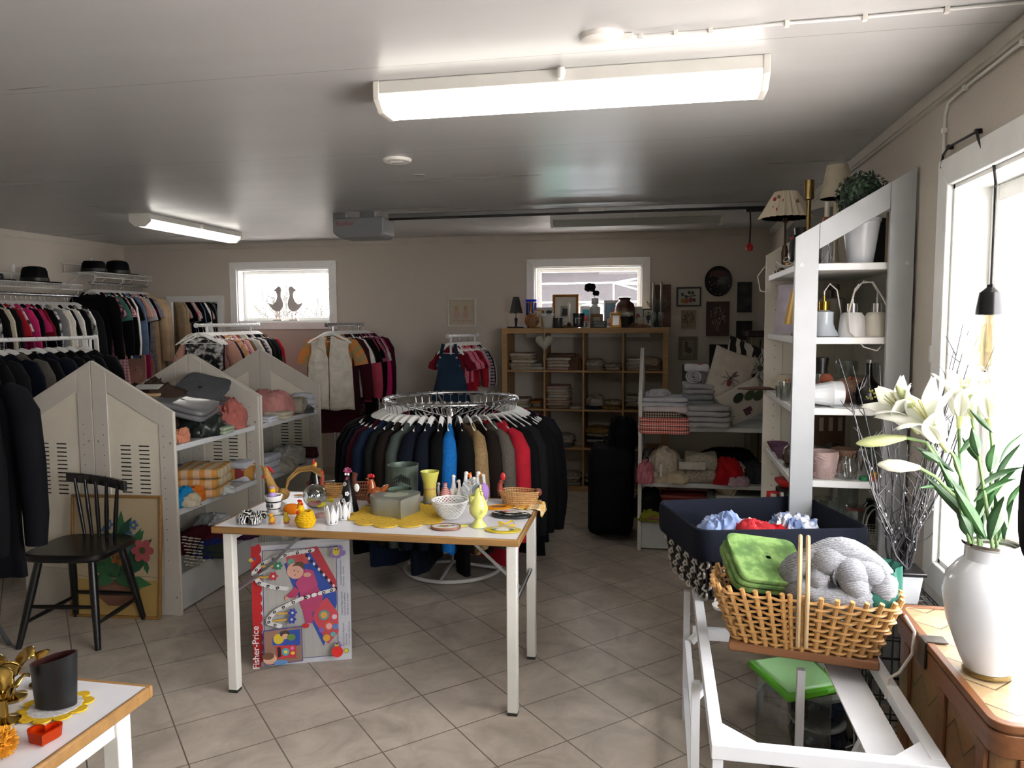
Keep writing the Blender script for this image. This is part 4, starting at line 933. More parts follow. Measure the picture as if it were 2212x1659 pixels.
# ---- white unit right of the suitcase
GYF = 5.1
def r3(x, y, Y): return {'atY': Y}
rows(.846, [
    ('slab', 'red and white gingham cloth folded at the bottom of the front left stack', PAT('check', '#c23c33', '#d9cdbf', '#c9746a', .5, 'xz'), 1434, 899, 108, 34, .3, {'atY': 5.2, 'layers': 4, 'z': .80}),
    ('slab', 'brown and white gingham cloth lying on the red gingham cloth', PAT('check', '#2d1d18', '#b9b1a6', '#6b5449', .55, 'xz'), 1432, 880, 84, 17, .28, {'atY': 5.22, 'z': .896, 'layers': 1}),
    ('slab', 'pinkish white cloth folded on the brown gingham cloth', cl('#c9bfc0'), 1437, 866, 104, 14, .3, {'atY': 5.24, 'z': .937, 'layers': 1}),
    ('slab', 'white sheet folded at the top of the gingham stack', cl('#b4b8bd'), 1432, 850, 106, 20, .3, {'atY': 5.26, 'z': .975, 'layers': 2}),
    ('heap', 'white cloth with black cord behind the end panel\'s top', cl('#b0b3b8'), 1420, 836, 52, 16, .16, {'atY': 5.3, 'z': 1.03}),
    ('slab', 'grey white towels folded over the shelf edge beside the gingham stack', cl('#aaa9ab'), 1528, 892, 92, 46, .34, {'atY': 5.22, 'layers': 4, 'z': .85}),
    ('slab', 'grey blue pillowcase lying on the grey white towels', cl('#83888e'), 1508, 852, 66, 22, .3, {'atY': 5.3, 'z': .985, 'layers': 2}),
    ('slab', 'grey towel folded flat under the rolled white towel', cl('#a09fa2'), 1512, 830, 72, 22, .28, {'atY': 5.38, 'z': 1.05, 'layers': 2}),
    ('roll', 'white rolled towel with spiral end on the towel pile', cl('#c3c4cb'), 1505, 815, 46, 34, .2, {'atY': 5.36, 'z': 1.12, 'rz': 1.2}),
    ('slab', 'white folded towel with red strawberry topmost on the towel pile', cl('#c8c9d0'), 1505, 800, 52, 14, .16, {'atY': 5.4, 'z': 1.2, 'layers': 1}),
], 'linens on the white unit')
_p = PY(1510, 790, 5.34); solo(MB().ell((0, 0, 0), .014, .008, .014, 10, 8).ell((.014, 0, .006), .01, .006, .01, 8, 6), 'strawberry_motif', M('#b3202a', .6), 'red strawberry applique on the topmost white towel', 'motif', _p)
# cushions
def cushion(label, mat, p, rot, w, h, t, art=None):
    r = thing('cushion', label, 'cushion', p); r.rotation_euler = rot
    def fn(u, v):
        x, z = (u*2-1), (v*2-1); k = (1-x*x)*(1-z*z); return x, z, max(0, k)**.42
    for s in (-1, 1):
        pass
    mb = MB()
    for s in (-1, 1):
        def g(u, v, s=s):
            x, z, k = fn(u, v); e = 1-.07*(1-abs(x))*abs(z)**3*0; pin = 1-.06*(1-x*x)*(abs(z) > .99)-.06*(1-z*z)*(abs(x) > .99)
            return (x*w/2*pin, s*t/2*k+.006*noise.noise(Vector((x*3, z*3, s*4+w*9))), z*h/2*pin)
        mb.grid(g, 18, 18)
    o = mb.build('cover', mat, r)
    if art: art(r, w, h, t)
    return r
def beetle(r, w, h, t):
    a = Art()
    a.ell(.0, -.02, .016, .026, '#7c2733').ell(0, .012, .01, .012, '#4e2a2c')
    for s in (-1, 1):
        for (x, z) in ((.05, .05), (.06, .0), (.045, -.05)): a.line([(0, 0), (s*x*.6, z*.5+.01), (s*x, z)], .004, '#4a4a48')
    a.leaf(0, .02, .03, .07, .15, '#6a5b58').leaf(0, .02, .05, .05, .12, '#6a5b58')
    a.build('embroidery', r, (0, -t/2-.003, 0))
def daisies(r, w, h, t):
    a = Art()
    for u, v, q in ((.02, .05, .11), (-.13, -.1, .07), (.12, -.14, .06)):
        for i in range(11):
            b = 2*PI*i/11; a.leaf(u, v, u+q*math.cos(b), v+q*math.sin(b), .16, '#2b2b2b'); a.leaf(u, v, u+q*.9*math.cos(b), v+q*.9*math.sin(b), .12, '#cfccc4')
        a.ell(u, v, q*.2, q*.2, '#55524c')
    a.build('print', r, (0, -t/2-.006, 0))
BW = PAT('zebra', '#c9c6be', '#232325', '#000000', 2.4)
p = PY(1572, 822, 5.32); cushion('cream cushion embroidered with a red beetle leaning on the white unit', cl('#c5bfb3'), p, (-.15, .32, .1), .29, .42, .13, beetle)
p = PY(1622, 812, 5.52); cushion('large black and white flowered cushion behind the beetle cushion', BW, p, (-.25, .35, .2), .44, .46, .14, daisies)
p = PY(1606, 868, 5.2)
def grapes(r, w, h, t):
    a = Art()
    for u, v, h_ in ((.05, .05, '#3c4a35'), (.1, .02, '#3c4a35'), (-.02, .07, '#2f3a2b')): a.ell(u, v, .04, .03, h_, .5)
    for i in range(8): a.ell(-.02+.018*(i % 3), -.03-.016*(i//3), .011, .011, '#4b2433')
    a.build('print', r, (0, -t/2-.004, 0))
cushion('cream cushion printed with grapes and leaves hanging over the shelf front', PAT('floral', '#bfbab0', '#c6c2b8', '#3b3b39', 2), p, (.35, -.5, 0), .3, .26, .1, grapes)
rows(.466, [
    ('heap', 'black navy garment mass at the back of the white unit\'s second shelf', cl('#0f1118'), 1565, 962, 140, 62, .3, {'atY': 5.5, 'amp': .2}),
    ('heap', 'pink cloth hanging over the left end of the second shelf', cl('#b06a74'), 1394, 998, 36, 46, .16, {'atY': 5.14}),
    ('heap', 'black and white striped cloth at the left of the second shelf', G('zebra print'), 1408, 975, 44, 46, .2, {'atY': 5.3}),
    ('heap', 'red cloth tip beside the end panel on the second shelf', cl('#8d1d2c'), 1386, 960, 18, 34, .16, {'atY': 5.34}),
    ('heap', 'grey patterned cloth behind the cream knitted jumper', G('grey print'), 1405, 945, 50, 40, .2, {'atY': 5.5, 'z': .5}),
    ('heap', 'cream knitted jumper thrown on the second shelf', M('#b9ae9c', .9, 0, 'knit'), 1438, 984, 70, 72, .24, {'atY': 5.26, 'amp': .3, 'cat': 'jumper', 'name': 'crumpled_jumper'}),
    ('heap', 'cream crumpled cloth in front of the knitted jumper', cl('#b8ac93'), 1425, 1002, 40, 24, .12, {'atY': 5.16}),
    ('heap', 'pale yellow cloth at the front edge under the dotted cloth', cl('#bdb195'), 1462, 1002, 50, 26, .14, {'atY': 5.16}),
    ('slab', 'cream dotted cloth folded standing on the second shelf', PAT('dots', '#aaa293', '#4f4a44', scale=.5), 1513, 998, 68, 62, .16, {'atY': 5.2, 'layers': 2}),
    ('heap', 'bright red crumpled garment on the second shelf', cl('#9c1820'), 1570, 998, 66, 56, .22, {'atY': 5.22, 'amp': .25}),
    ('heap', 'patterned plush cloth on top of the red garment', PAT('leopard', '#b7a890', '#4d4032', '#8f1d24', .8), 1594, 968, 30, 26, .14, {'atY': 5.24, 'z': .52}),
    ('heap', 'dark grey garment at the right end of the second shelf', cl('#3c3d42'), 1630, 990, 46, 44, .22, {'atY': 5.3}),
    ('heap', 'pale pink cloth strip at the shelf front below the red garment', cl('#b29aa3'), 1595, 1006, 44, 20, .12, {'atY': 5.14}),
], 'clothes on the white unit\'s second shelf')
p = PY(1496, 1000, 5.085); solo(MB().box(-.085, .085, -.004, .004, -.045, .006), 'hanging_cloth', cl('#b9b6ae'), 'white cloth strip hanging over the second shelf edge', 'cloth', p, bevel=.002)
p = PY(1428, 1012, 5.08); solo(MB().box(-.008, .008, -.002, .002, -.06, .03), 'fabric_tag', M('#c9c9c6', .6), 'white fabric tag hanging from the second shelf edge', 'tag', p, bevel=.001)
rows(.206, [
    ('heap', 'black shaggy fringed throw at the left of the bottom shelf', M('#17161a', .9, 0, 'knit'), 1400, 1100, 56, 62, .24, {'atY': 5.25}),
    ('roll', 'red striped woven rug rolled on the white unit\'s bottom shelf', PAT('stripe', '#8b2320', '#b5685a', scale=.6, ax='yz'), 1478, 1100, 100, 60, .3, {'atY': 5.35, 'cat': 'rug', 'name': 'rolled_rug'}),
    ('heap', 'yellow green cloth folded under the black fringed throw', cl('#767a25'), 1405, 1128, 56, 24, .2, {'atY': 5.18}),
    ('heap', 'rose cloth at the very front of the bottom shelf', cl('#8c5a52'), 1412, 1134, 40, 14, .1, {'atY': 5.13}),
    ('heap', 'grey plastic bag beside the clear container on the bottom shelf', M('#7b7d78', .35), 1542, 1085, 46, 60, .2, {'atY': 5.35}),
], 'things on the white unit\'s bottom shelf')
# clear container and jelly mould
p = PY(1600, 1085, 5.25)
r = thing('storage_container', 'clear plastic container with green leaves and white lid, on the bottom shelf', 'container', (p.x, 5.27, .206))
MB().prism([(-.15, 0), (.15, 0), (.165, .15), (-.165, .15)], -.1, .1, 'y').build('tub', GLASS('#e4ebe2', .2, 'clear_plastic'), r, bevel=.01)
heap = heap_mb(.24, .15, .08, 3); heap.build('green_contents', cl('#5d8a2e'), r, (0, 0, .012))
MB().prism([(-.172, .15), (.172, .15), (.165, .175), (-.165, .175)], -.11, .11, 'y').build('lid', M('#b9c0bd', .35), r, bevel=.008)
r = thing('jelly_mould', 'cream fluted ceramic jelly mould lying on the clear container', 'mould', (p.x+.03, 5.26, .382+.0)); r.rotation_euler = (0, -1.15, 0)
MB().lathe([(.001, .15), (.03, .148), (.05, .135), (.062, .1), (.082, .03), (.088, .01), (.088, 0), (.105, -.005), (.107, -.012), (.08, -.012), (.001, -.0)], 48, fn=lambda t, z: 1+(.04*abs(math.cos(8*t)) if z > .005 else 0)).build('bowl', M('#b7ab98', .25), r, (.0, 0, .09)).rotation_euler.x = 0
MB().ell((0, 0, .155), .014, .014, .014, 10, 8).build('knob', M('#b7ab98', .25), r, (0, 0, .09))
# ---- cube shelf stacks
LINN = dict(w='#a9a195', c='#a0937f', p='#a3877f', g='#87857d', o='#9c6b3a', b='#5d4636', y='#8f7440', d='#2b2a2d', t='#4d5a62', r='#6d2a2a', n='#353f4e', k='#7b6a5a')
WORD = dict(w='white', c='cream', p='pinkish', g='grey', o='orange', b='brown', y='mustard', d='black', t='blue grey', r='red', n='navy', k='taupe')
ROWN = ('top', 'second', 'third', 'bottom'); COLN = ('left', 'second', 'third', 'right')
def cubby(i, j, cx, w, seq, hs, kind='slab', d=.3, noun='cloth'):
    z = kz(j)+.001; x = kx(i)+CW*cx; n = len(seq)
    for k, (c, h) in enumerate(zip(seq, hs)):
        pos = '' if n == 1 else ', %s from the bottom of its stack,' % ORD[k]
        kd = kind if isinstance(kind, str) else kind[k]
        kn = {'slab': 'folded', 'heap': 'crumpled', 'roll': 'rolled'}[kd]
        side = 'left part' if cx < .42 else 'right part' if cx > .58 else 'middle'
        lab = '%s %s %s%s %s, %s row %s cubby' % (WORD[c], kn, noun, pos, side, ROWN[j], COLN[i])
        textile(kd, lab, cl(LINN[c]), (x+rnd.uniform(-.008, .008), KY+.03+d/2, z), rnd.uniform(-.06, .06), w*rnd.uniform(.93, 1), d, h, i*31+j*7+k, 'cloth', 'linens in the cube shelf', 2 if h > .03 else 1)
        z += h*(.97 if kd == 'slab' else .8)
cubby(0, 0, .38, .24, 'wcwcw', (.035, .03, .03, .032, .03)); cubby(0, 0, .8, .13, 'wg', (.03, .03), d=.2)
cubby(1, 0, .36, .25, 'pwcwb', (.03, .028, .03, .03, .03)); cubby(1, 0, .82, .1, 'c', (.05,), 'roll', .2); cubby(1, 0, .74, .15, 'b', (.15,), 'heap', .12)
cubby(2, 0, .26, .17, 'cw', (.04, .06), ('slab', 'heap')); cubby(2, 0, .74, .15, 'cw', (.03, .03), ('slab', 'heap'))
cubby(3, 0, .28, .16, 'cww', (.035, .035, .04)); cubby(3, 0, .72, .17, 'kc', (.05, .07), ('slab', 'heap'))
cubby(0, 1, .3, .18, 'wcw', (.03, .03, .025)); cubby(0, 1, .78, .12, 'wo', (.055, .02), ('roll', 'slab'))
cubby(1, 1, .32, .22, 'kcpcwcwp', (.028, .025, .025, .026, .026, .027, .025, .03)); cubby(1, 1, .8, .12, 'w', (.02,))
cubby(2, 1, .26, .16, 'nw', (.04, .09), ('heap', 'heap')); cubby(2, 1, .72, .18, 'yc', (.05, .035), ('heap', 'heap'))
cubby(3, 1, .2, .12, 'wcw', (.04, .04, .05), ('roll', 'slab', 'slab')); cubby(3, 1, .84, .11, 'w', (.08,), 'roll'); cubby(3, 1, .6, .11, 'g', (.07,), 'roll')
cubby(0, 2, .5, .26, 'kc', (.03, .03)); cubby(1, 2, .42, .22, 'tcw', (.035, .03, .04), ('slab', 'slab', 'heap')); cubby(1, 2, .85, .08, 'c', (.045,), 'roll', .2)
cubby(2, 2, .36, .23, 'rdgdcy', (.02, .03, .03, .03, .04, .045), ('slab', 'slab', 'slab', 'slab', 'heap', 'heap')); cubby(2, 2, .82, .1, 'k', (.04,), 'heap')
cubby(3, 2, .2, .14, 'kcy', (.05, .06, .06), ('heap', 'heap', 'heap'))
cubby(1, 3, .6, .22, 'gcw', (.03, .03, .04), ('slab', 'slab', 'heap')); cubby(2, 3, .3, .22, 'dgnw', (.03, .03, .03, .03), ('slab', 'slab', 'slab', 'heap'))
# ================================================================ things on top of the cube shelf
def K(x, dy=.1): p = PY(x, 700, KY+dy); p.z = KZ; return p
def kpx(n, x, dy=.1): return px2m(n, K(x, dy))
KG = 'ornaments on the cube shelf'
def frame(name, label, cat, p, w, h, fw, fm, art, tilt=0, rz=0, depth=.018, group=None, mat_='#c9c6bd', dz=0):
    r = thing(name, label, cat, p, rz, group); r.rotation_euler.x = tilt
    mb = MB()
    for q in ([(-w/2, 0), (w/2, 0), (w/2-fw, fw), (-w/2+fw, fw)], [(-w/2, h), (w/2, h), (w/2-fw, h-fw), (-w/2+fw, h-fw)], [(-w/2, 0), (-w/2, h), (-w/2+fw, h-fw), (-w/2+fw, fw)], [(w/2, 0), (w/2, h), (w/2-fw, h-fw), (w/2-fw, fw)]): mb.prism(q, -depth/2, depth/2, 'y')
    mb.build('frame', fm, r, bevel=min(.004, fw*.25))
    a = Art(); a.rect(-w/2+fw*.8, w/2-fw*.8, fw*.8, h-fw*.8, mat_); art(a, w, h); a.build('picture', r, (0, depth*.1, 0))
    MB().box(-w/2+fw*.5, w/2-fw*.5, depth*.12, depth*.45, fw*.5, h-fw*.5).build('backing', M('#5a4c3c', .8), r)
    return r
GOLD = M('#a8772e', .35, .6, 'flat'); DKW = M('#2b1a14', .5, 0, 'wood')
# black lamp with pierced shade
r = thing('table_lamp', 'small black lamp with pierced cone shade at the cube shelf top\'s left end', 'lamp', K(1115), 0, KG)
MB().box(-.075, .075, -.05, .05, 0, .012).lathe([(.02, .012), (.012, .02), (.018, .09), (.006, .095), (.005, .14)], 4).build('base', BLACK, r, bevel=.002)
MB().lathe([(.062, .135), (.028, .285), (.026, .285), (.06, .135)], 4).build('lamp_shade', BLACK, r)
mb = MB()
for s in range(10): mb.ell((-.048+.0105*s, -.047, .142), .0022, .002, .0022, 6, 4)
mb.build('pierced_dots', M('#c9c9c4', .5), r)
r = thing('rattan_ball', 'brown woven rattan ball beside the small black lamp', 'ball', K(1149, .09), 0, KG); R = .068
mb = MB(); rr = random.Random(2)
for i in range(26):
    ax = Vector((rr.uniform(-1, 1), rr.uniform(-1, 1), rr.uniform(-1, 1))).normalized(); u = ax.orthogonal().normalized(); v = ax.cross(u)
    mb.tube([Vector((0, 0, R))+(u*math.cos(t)+v*math.sin(t))*(R-.004) for t in (2*PI*k/22 for k in range(22))], .0032, 5, True)
mb.build('ball', M('#94673c', .7, 0, 'wood'), r)
r = thing('glass_candlestick', 'tall cobalt blue and gold glass candlestick at the left of the cube shelf', 'candlestick', K(1148, .17), 0, KG)
MB().lathe([(.04, 0), (.04, .02), (.022, .03), (.022, .1), (.05, .11), (.05, .125)], 20).build('stem', TINT('#1a2f9a', .7), r)
mb = MB()
for i in range(6): a = i*PI/3; mb.lathe([(.011, .125), (.011, .235)], 10, (.04*math.cos(a), .04*math.sin(a), 0))
mb.build('pillars', TINT('#1a2f9a', .7), r)
MB().lathe([(.026, .125), (.026, .24)], 16).build('gold_core', GOLD, r)
MB().lathe([(.052, .24), (.056, .262), (.05, .262), (.046, .24)], 20).build('rim', TINT('#2c4fe0', .6), r)
def scarab(a, w, h):
    a.ell(0, h*.78, w*.1, w*.1, '#9a7a25').ell(0, h*.52, w*.17, h*.17, '#232a3f').ell(0, h*.3, w*.08, h*.1, '#3a445a')
    for s in (-1, 1): a.line([(s*w*.12, h*.5), (s*w*.3, h*.62), (s*w*.25, h*.75)], .004, '#2d3142')
frame('picture_frame', 'gold framed picture of a dark blue beetle near the rattan ball', 'picture', K(1157, .13), .125, .17, .011, GOLD, scarab, -.12, .12, group=KG)
def twowin(a, w, h):
    for s in (-1, 1):
        a.rect(s*w*.24-w*.2, s*w*.24+w*.2, h*.12, h*.72, '#4f8a9a').rect(s*w*.24-w*.09, s*w*.24+w*.09, h*.14, h*.45, '#c7b377').ell(s*w*.24, h*.78, w*.2, h*.08, '#39452f')
frame('picture_frame', 'white double picture frame with two turquoise window pictures', 'picture', K(1177, .2), .155, .19, .012, M('#b7bcc0', .4), twowin, -.1, 0, group=KG)
r = thing('plant_pot', 'white tapered pot with beaded rim on the cube shelf', 'pot', K(1183, .07), 0, KG)
MB().lathe([(.036, 0), (.055, .115), (.05, .115), (.034, .01), (.001, .01)], 24).build('pot', M('#c6c6c2', .4), r)
mb = MB()
for i in range(22):
    for q in (0, 1): a = 2*PI*(i+q*.5)/22; mb.ell((.056*math.cos(a), .056*math.sin(a), .112+.012*q), .006, .006, .006, 8, 6)
mb.build('beaded_rim', M('#cfcfcf', .25), r)
r = thing('candle_jar', 'grey smoky glass candle jar on the cube shelf', 'candle', K(1206, .08), 0, KG)
MB().lathe([(.042, 0), (.046, .01), (.046, .08), (.05, .083), (.05, .09), (.046, .09), (.042, .02), (.001, .02)], 24).build('jar', TINT('#55585a', .55), r)
MB().lathe([(.04, .012), (.04, .055), (.001, .055)], 20).build('wax', M('#3d4245', .6), r)
def catpic(a, w, h):
    a.rect(-w*.2, w*.2, h*.32, h*.66, '#8e8e88').poly([(-w*.15, h*.36), (w*.15, h*.36), (w*.16, h*.52), (w*.1, h*.62), (w*.04, h*.57), (-w*.06, h*.58), (-w*.1, h*.62)], '#2a2a2c')
frame('picture_frame', 'large gold picture frame with small dark animal photo under the window', 'picture', K(1221, .24), .245, .31, .024, M('#8f5f22', .35, .45, 'flat'), catpic, -.12, 0, .03, KG)
r = thing('wooden_tray', 'dark brown low wooden tray holding a candle and a black jar', 'tray', K(1240, .08), 0, KG)
MB().prism([(-.115, .005), (.115, .005), (.12, .042), (.11, .042), (.106, .012), (-.106, .012), (-.11, .042), (-.12, .042)], -.045, .045, 'y').build('tray', DKW, r, bevel=.002)
r = thing('candle', 'thin white candle standing in the dark wooden tray', 'candle', K(1229, .08)+Vector((0, 0, .0125)), 0, KG)
MB().lathe([(.02, 0), (.02, .02), (.012, .035), (.012, .045)], 12).build('holder', BLACK, r)
MB().lathe([(.012, .03), (.0115, .2), (.004, .212), (.001, .214)], 14).build('wax', M('#cfcbc2', .45), r)
r = thing('candle_jar', 'black candle jar with white letters in the dark wooden tray', 'candle', K(1250, .08)+Vector((0, 0, .0125)), 0, KG)
MB().lathe([(.045, 0), (.052, .006), (.052, .105), (.001, .105)], 28).build('jar', BLACK, r)
MB().lathe([(.054, .1), (.054, .118), (.001, .12)], 28).build('lid', M('#141416', .2), r)
text('letters', 'IT', .07, M('#b9b9b6', .5), r, (0, -.0535, .05), bold=.001)
def redfl(a, w, h):
    a.rect(-w*.3, w*.3, h*.14, h*.84, '#2f93a4')
    for u, v, q in ((-.12, .45, .07), (.1, .5, .08), (.0, .35, .09), (.15, .32, .06), (-.16, .3, .06)): a.ell(u*w, v*h, q*w*1.6, q*h, '#b3282d', n=10)
    for u in (-.1, .05, .16): a.ell(u*w, h*.2, w*.12, h*.06, '#2f6b3a')
frame('picture_frame', 'white framed card of red flowers on turquoise behind the black jar', 'picture', K(1265, .22), .1, .2, .016, M('#c9cccd', .4), redfl, -.1, 0, group=KG)
r = thing('block_sign', 'small white block sign with black capital letters on the cube shelf', 'sign', K(1268, .05), 0, KG)
MB().box(-.028, .028, -.012, .012, 0, .06).build('block', M('#c8c8c4', .5), r)
for i, tx in enumerate(('MTB', 'IDN', 'CC')): text('letters', tx, .022, BLACK, r, (0, -.0125, .048-.018*i), bold=.0006)
r = thing('bottle_vase', 'white ceramic bottle vase with one black rose before the window', 'vase', K(1285, .16), 0, KG)
MB().lathe([(.04, 0), (.048, .01), (.05, .15), (.047, .19), (.03, .205), (.026, .212), (.034, .22), (.036, .27), (.03, .272), (.026, .225), (.001, .22)], 28).build('vase', M('#b9bbb9', .35), r)
MB().tube([(0, 0, .2), (-.005, 0, .28), (-.02, 0, .33)], .003, 6).build('stem', BLACK, r)
mb = MB()
for c_, q in (((-.045, 0, .365), .05), ((.01, -.01, .312), .03)):
    for i in range(16):
        d = Vector((math.cos(i*2.4), math.sin(i*2.4), -1+2*i/15)); d.normalize(); mb.ell(Vector(c_)+d*q*.6, q*.5, q*.42, q*.4, 8, 6)
mb.build('black_rose', cl('#0a0a0a'), r)
def plainart(c): return lambda a, w, h: a.rect(-w*.28, w*.28, h*.2, h*.8, c)
frame('picture_frame', 'brown striped wooden picture frame behind the dark slogan sign', 'picture', K(1289, .09), .112, .125, .026, M('#6d4d2b', .5, 0, 'wood'), plainart('#8e8a78'), -.1, 0, group=KG, mat_='#a88a5a')
r = thing('slogan_sign', 'small dark grey sign reading peace love happiness in white letters', 'sign', K(1295, .04), 0, KG); r.rotation_euler.x = -.08
MB().box(-.064, .064, -.005, .005, 0, .062).build('board', M('#2c2f30', .6), r)
for i, tx in enumerate(('PEACE LOVE', 'HAPPINESS')): text('letters', tx, .025, M('#a9abaa', .6), r, (0, -.0055, .044-.026*i), sx=.72, bold=.0005)
def pinkfl(a, w, h):
    a.rect(-w*.38, w*.38, h*.08, h*.9, '#5e7f99')
    for u, v, q, c in ((.15, .6, .14, '#c4583f'), (-.15, .25, .16, '#c0a19b'), (.1, .3, .18, '#b99a94'), (-.05, .12, .14, '#a83a3a'), (.22, .15, .12, '#b24545')): a.ell(u*w, v*h, q*w, q*w, c)
frame('picture_frame', 'white framed print of orange and pink flowers beside the brown stoneware vase', 'picture', K(1322, .22), .155, .25, .014, M('#c5c9cc', .4), pinkfl, -.1, 0, group=KG)
r = thing('stoneware_vase', 'big brown and beige glazed stoneware vase on the cube shelf', 'vase', K(1349, .2), 0, KG)
t = NT('stoneware_glaze'); z = t.xyz()[2]; t.base(t.ramp(t.math('MULTIPLY', z, 3.6), [(0, '#776450'), (.5, '#7d6b55'), (.56, '#4a2614'), (1, '#3b1d10')]), .25)
MB().lathe([(.07, 0), (.085, .02), (.095, .08), (.096, .17), (.085, .215), (.055, .238), (.05, .25), (.062, .272), (.055, .274), (.044, .25), (.001, .24)], 36).build('vase', t.m, r)
frame('mirror_frame', 'small gold framed mirror between the slogan sign and the green pot', 'mirror', K(1330, .07), .1, .135, .02, M('#a87c33', .3, .6, 'flat'), lambda a, w, h: a.rect(-w*.3, w*.3, h*.18, h*.82, metal('#d9d9d9', .05)), -.12, 0, group=KG)
r = thing('potted_moss', 'dark green pot topped with white fluffy moss on the cube shelf', 'pot', K(1354, .08), 0, KG)
MB().lathe([(.042, 0), (.062, .1), (.056, .1), (.001, .09)], 24).lathe([(.0515, .042), (.0535, .047)], 24).build('pot', M('#171c18', .4), r)
mb = MB(); rr = random.Random(6)
for i in range(26): a = rr.uniform(0, 6.28); q = rr.uniform(0, .05); mb.ell((q*math.cos(a), q*math.sin(a), .108+rr.uniform(-.004, .022)*(1-q*8)), .018, .018, .014, 8, 6)
mb.build('white_moss', cl('#b3b3a6'), r)
frame('picture_frame', 'white frame with dark red portrait to the right of the stoneware vase', 'picture', K(1378, .2), .085, .19, .013, M('#c9c9c6', .4), lambda a, w, h: a.ell(0, h*.5, w*.2, h*.17, '#8a3b3e').ell(-w*.05, h*.3, w*.2, h*.1, '#b99c94'), -.1, 0, group=KG)
frame('picture_frame', 'tiny pale wooden frame behind the starfish', 'picture', K(1384, .12), .062, .095, .008, M('#a79d8a', .5), plainart('#b3ab95'), -.1, .2, group=KG)
frame('picture_frame', 'dark framed beetle picture behind the glass candle holders', 'picture', K(1400, .2), .105, .17, .009, DKW, scarab, -.12, -.15, group=KG)
r = thing('starfish', 'brown dried starfish lying at the right of the cube shelf top', 'starfish', K(1388, .05), .3, KG)
mb = MB()
for i in range(5): a = i*2*PI/5; mb.tube([(0, 0, .016), (.035*math.cos(a), .035*math.sin(a), .018), (.075*math.cos(a), .075*math.sin(a), .008+.02*(i == 1))], [.018, .013, .004], 8)
mb.build('starfish', M('#7c5541', .8, 0, 'rust'), r)
solo(heap_mb(.09, .07, .04, 5, .5), 'sea_shell', M('#5f4334', .6, 0, 'rust'), 'brown sea shell left of the starfish', 'shell', K(1371, .05), 0, KG)
for i, (x, lab) in enumerate(((1411, 'left'), (1428, 'right'))):
    r = thing('candle_holder', '%s one of two clear glass holders with tall pale candles' % lab, 'candle holder', K(x, .1), 0, KG)
    MB().lathe([(.045, 0), (.045, .006), (.014, .018), (.02, .05), (.03, .1), (.026, .135), (.013, .14), (.011, .1), (.001, .09)], 20).build('glass', GLASS('#eef4f4', .3, 'cut_glass'), r)
    MB().tube([(0, 0, .1), (.002, 0, .25), (.003, 0, .39), (-.004+.0*i, 0, .412)], [.0115, .011, .0095, .003], 12).build('candle', M('#6f665f', .5), r)
r = thing('bottle_with_heather', 'dark green bottle with dried heather sprigs between the tall candles', 'vase', K(1420, .16), 0, KG)
MB().lathe([(.04, 0), (.045, .02), (.035, .06), (.013, .1), (.012, .14), (.016, .145)], 20).build('bottle', TINT('#1c2a22', .7), r)
mb = MB(); rr = random.Random(9)
for i in range(38):
    a = rr.uniform(0, 6.28); q = rr.uniform(.03, .13); h = rr.uniform(.2, .3); e = Vector((q*math.cos(a), q*.5*math.sin(a), h)); m_ = e*.5+Vector((0, 0, .05)); mb.tube([(0, 0, .13), m_, e], [.0012, .0012, .003], 4)
    for k in range(5): f = m_.lerp(e, k/5); mb.tube([f, f+Vector((rr.uniform(-.02, .02), 0, .015))], [.002, .003], 4)
mb.build('heather', M('#68665c', .9), r)
p = K(1429, .31); r = thing('wooden_board', 'dark brown wooden board leaning against the wall at the cube shelf\'s right end', 'board', p, 0, KG); r.rotation_euler.x = -.05
MB().box(-.082, .082, -.008, .008, 0, .39).build('board', M('#4b2c1c', .55, 0, 'wood'), r, bevel=.002)
a = Art(); a.line([(.02+.03*math.cos(t*.5), .2+.045*math.sin(t*.5)) for t in range(0, 10)], .004, '#8c7a62'); a.build('inlay', r, (0, -.0085, 0))
# fabric heart
p = PY(1176, 742, KY-.03); r = thing('fabric_heart', 'white stuffed fabric heart hanging from the cube shelf\'s top edge', 'heart', p)
mb = MB(); hp = heart(.165, .14, 40); n = len(hp)
for s in (-1, 1):
    vs = [(u, s*.0, v) for u, v in hp]; rings = [hp]
    def f(u, v, s=s): k = 1-v; q = hp[int(u*n) % n]; return (q[0]*k, s*.026*math.sqrt(max(0, 1-k*k)), q[1]*k+.0)
    mb.grid(f, n, 8, True)
mb.build('heart', cl('#a8a69c'), r)
MB().tube([(0, 0, .045), (.0, .01, KZ-p.z-.004), (0, .035, KZ-p.z+.004), (-.05, .06, KZ-p.z+.006)], .0025, 6).build('string', cl('#b0aca0'), r)
# ================================================================ pictures on the back wall
WY = BACK-.018
def hung(name, label, cat, x0, x1, y0, y1, fwpx, fm, art, base, depth=.02, rz=0, tilt=0):
    a, b = PY(x0, y1, WY), PY(x1, y0, WY); w = b.x-a.x; h = b.z-a.z
    r = frame(name, label, cat, Vector(((a.x+b.x)/2, WY+.004, a.z)), w, h, px2m(fwpx, a), fm, art, 0, 0, depth, 'pictures on the back wall', base); r.rotation_euler.y = tilt; return r
def kids(a, w, h):
    for u in (-.2, .12): a.ell(u*w, h*.42, w*.1, h*.16, '#b3968a').ell(u*w, h*.63, w*.055, h*.06, '#a88d80').ell(u*w, h*.69, w*.07, h*.03, '#a39a5f')
    for u in (-.28, -.12, .02, .16, .28): a.ell(u*w, h*.2, w*.05, h*.018, '#a07a68')
hung('picture_frame', 'white square framed pale picture between the windows', 'picture', 967, 1029, 643, 706, 4.5, M('#c9c8c0', .4), kids, '#b3a893', .03)
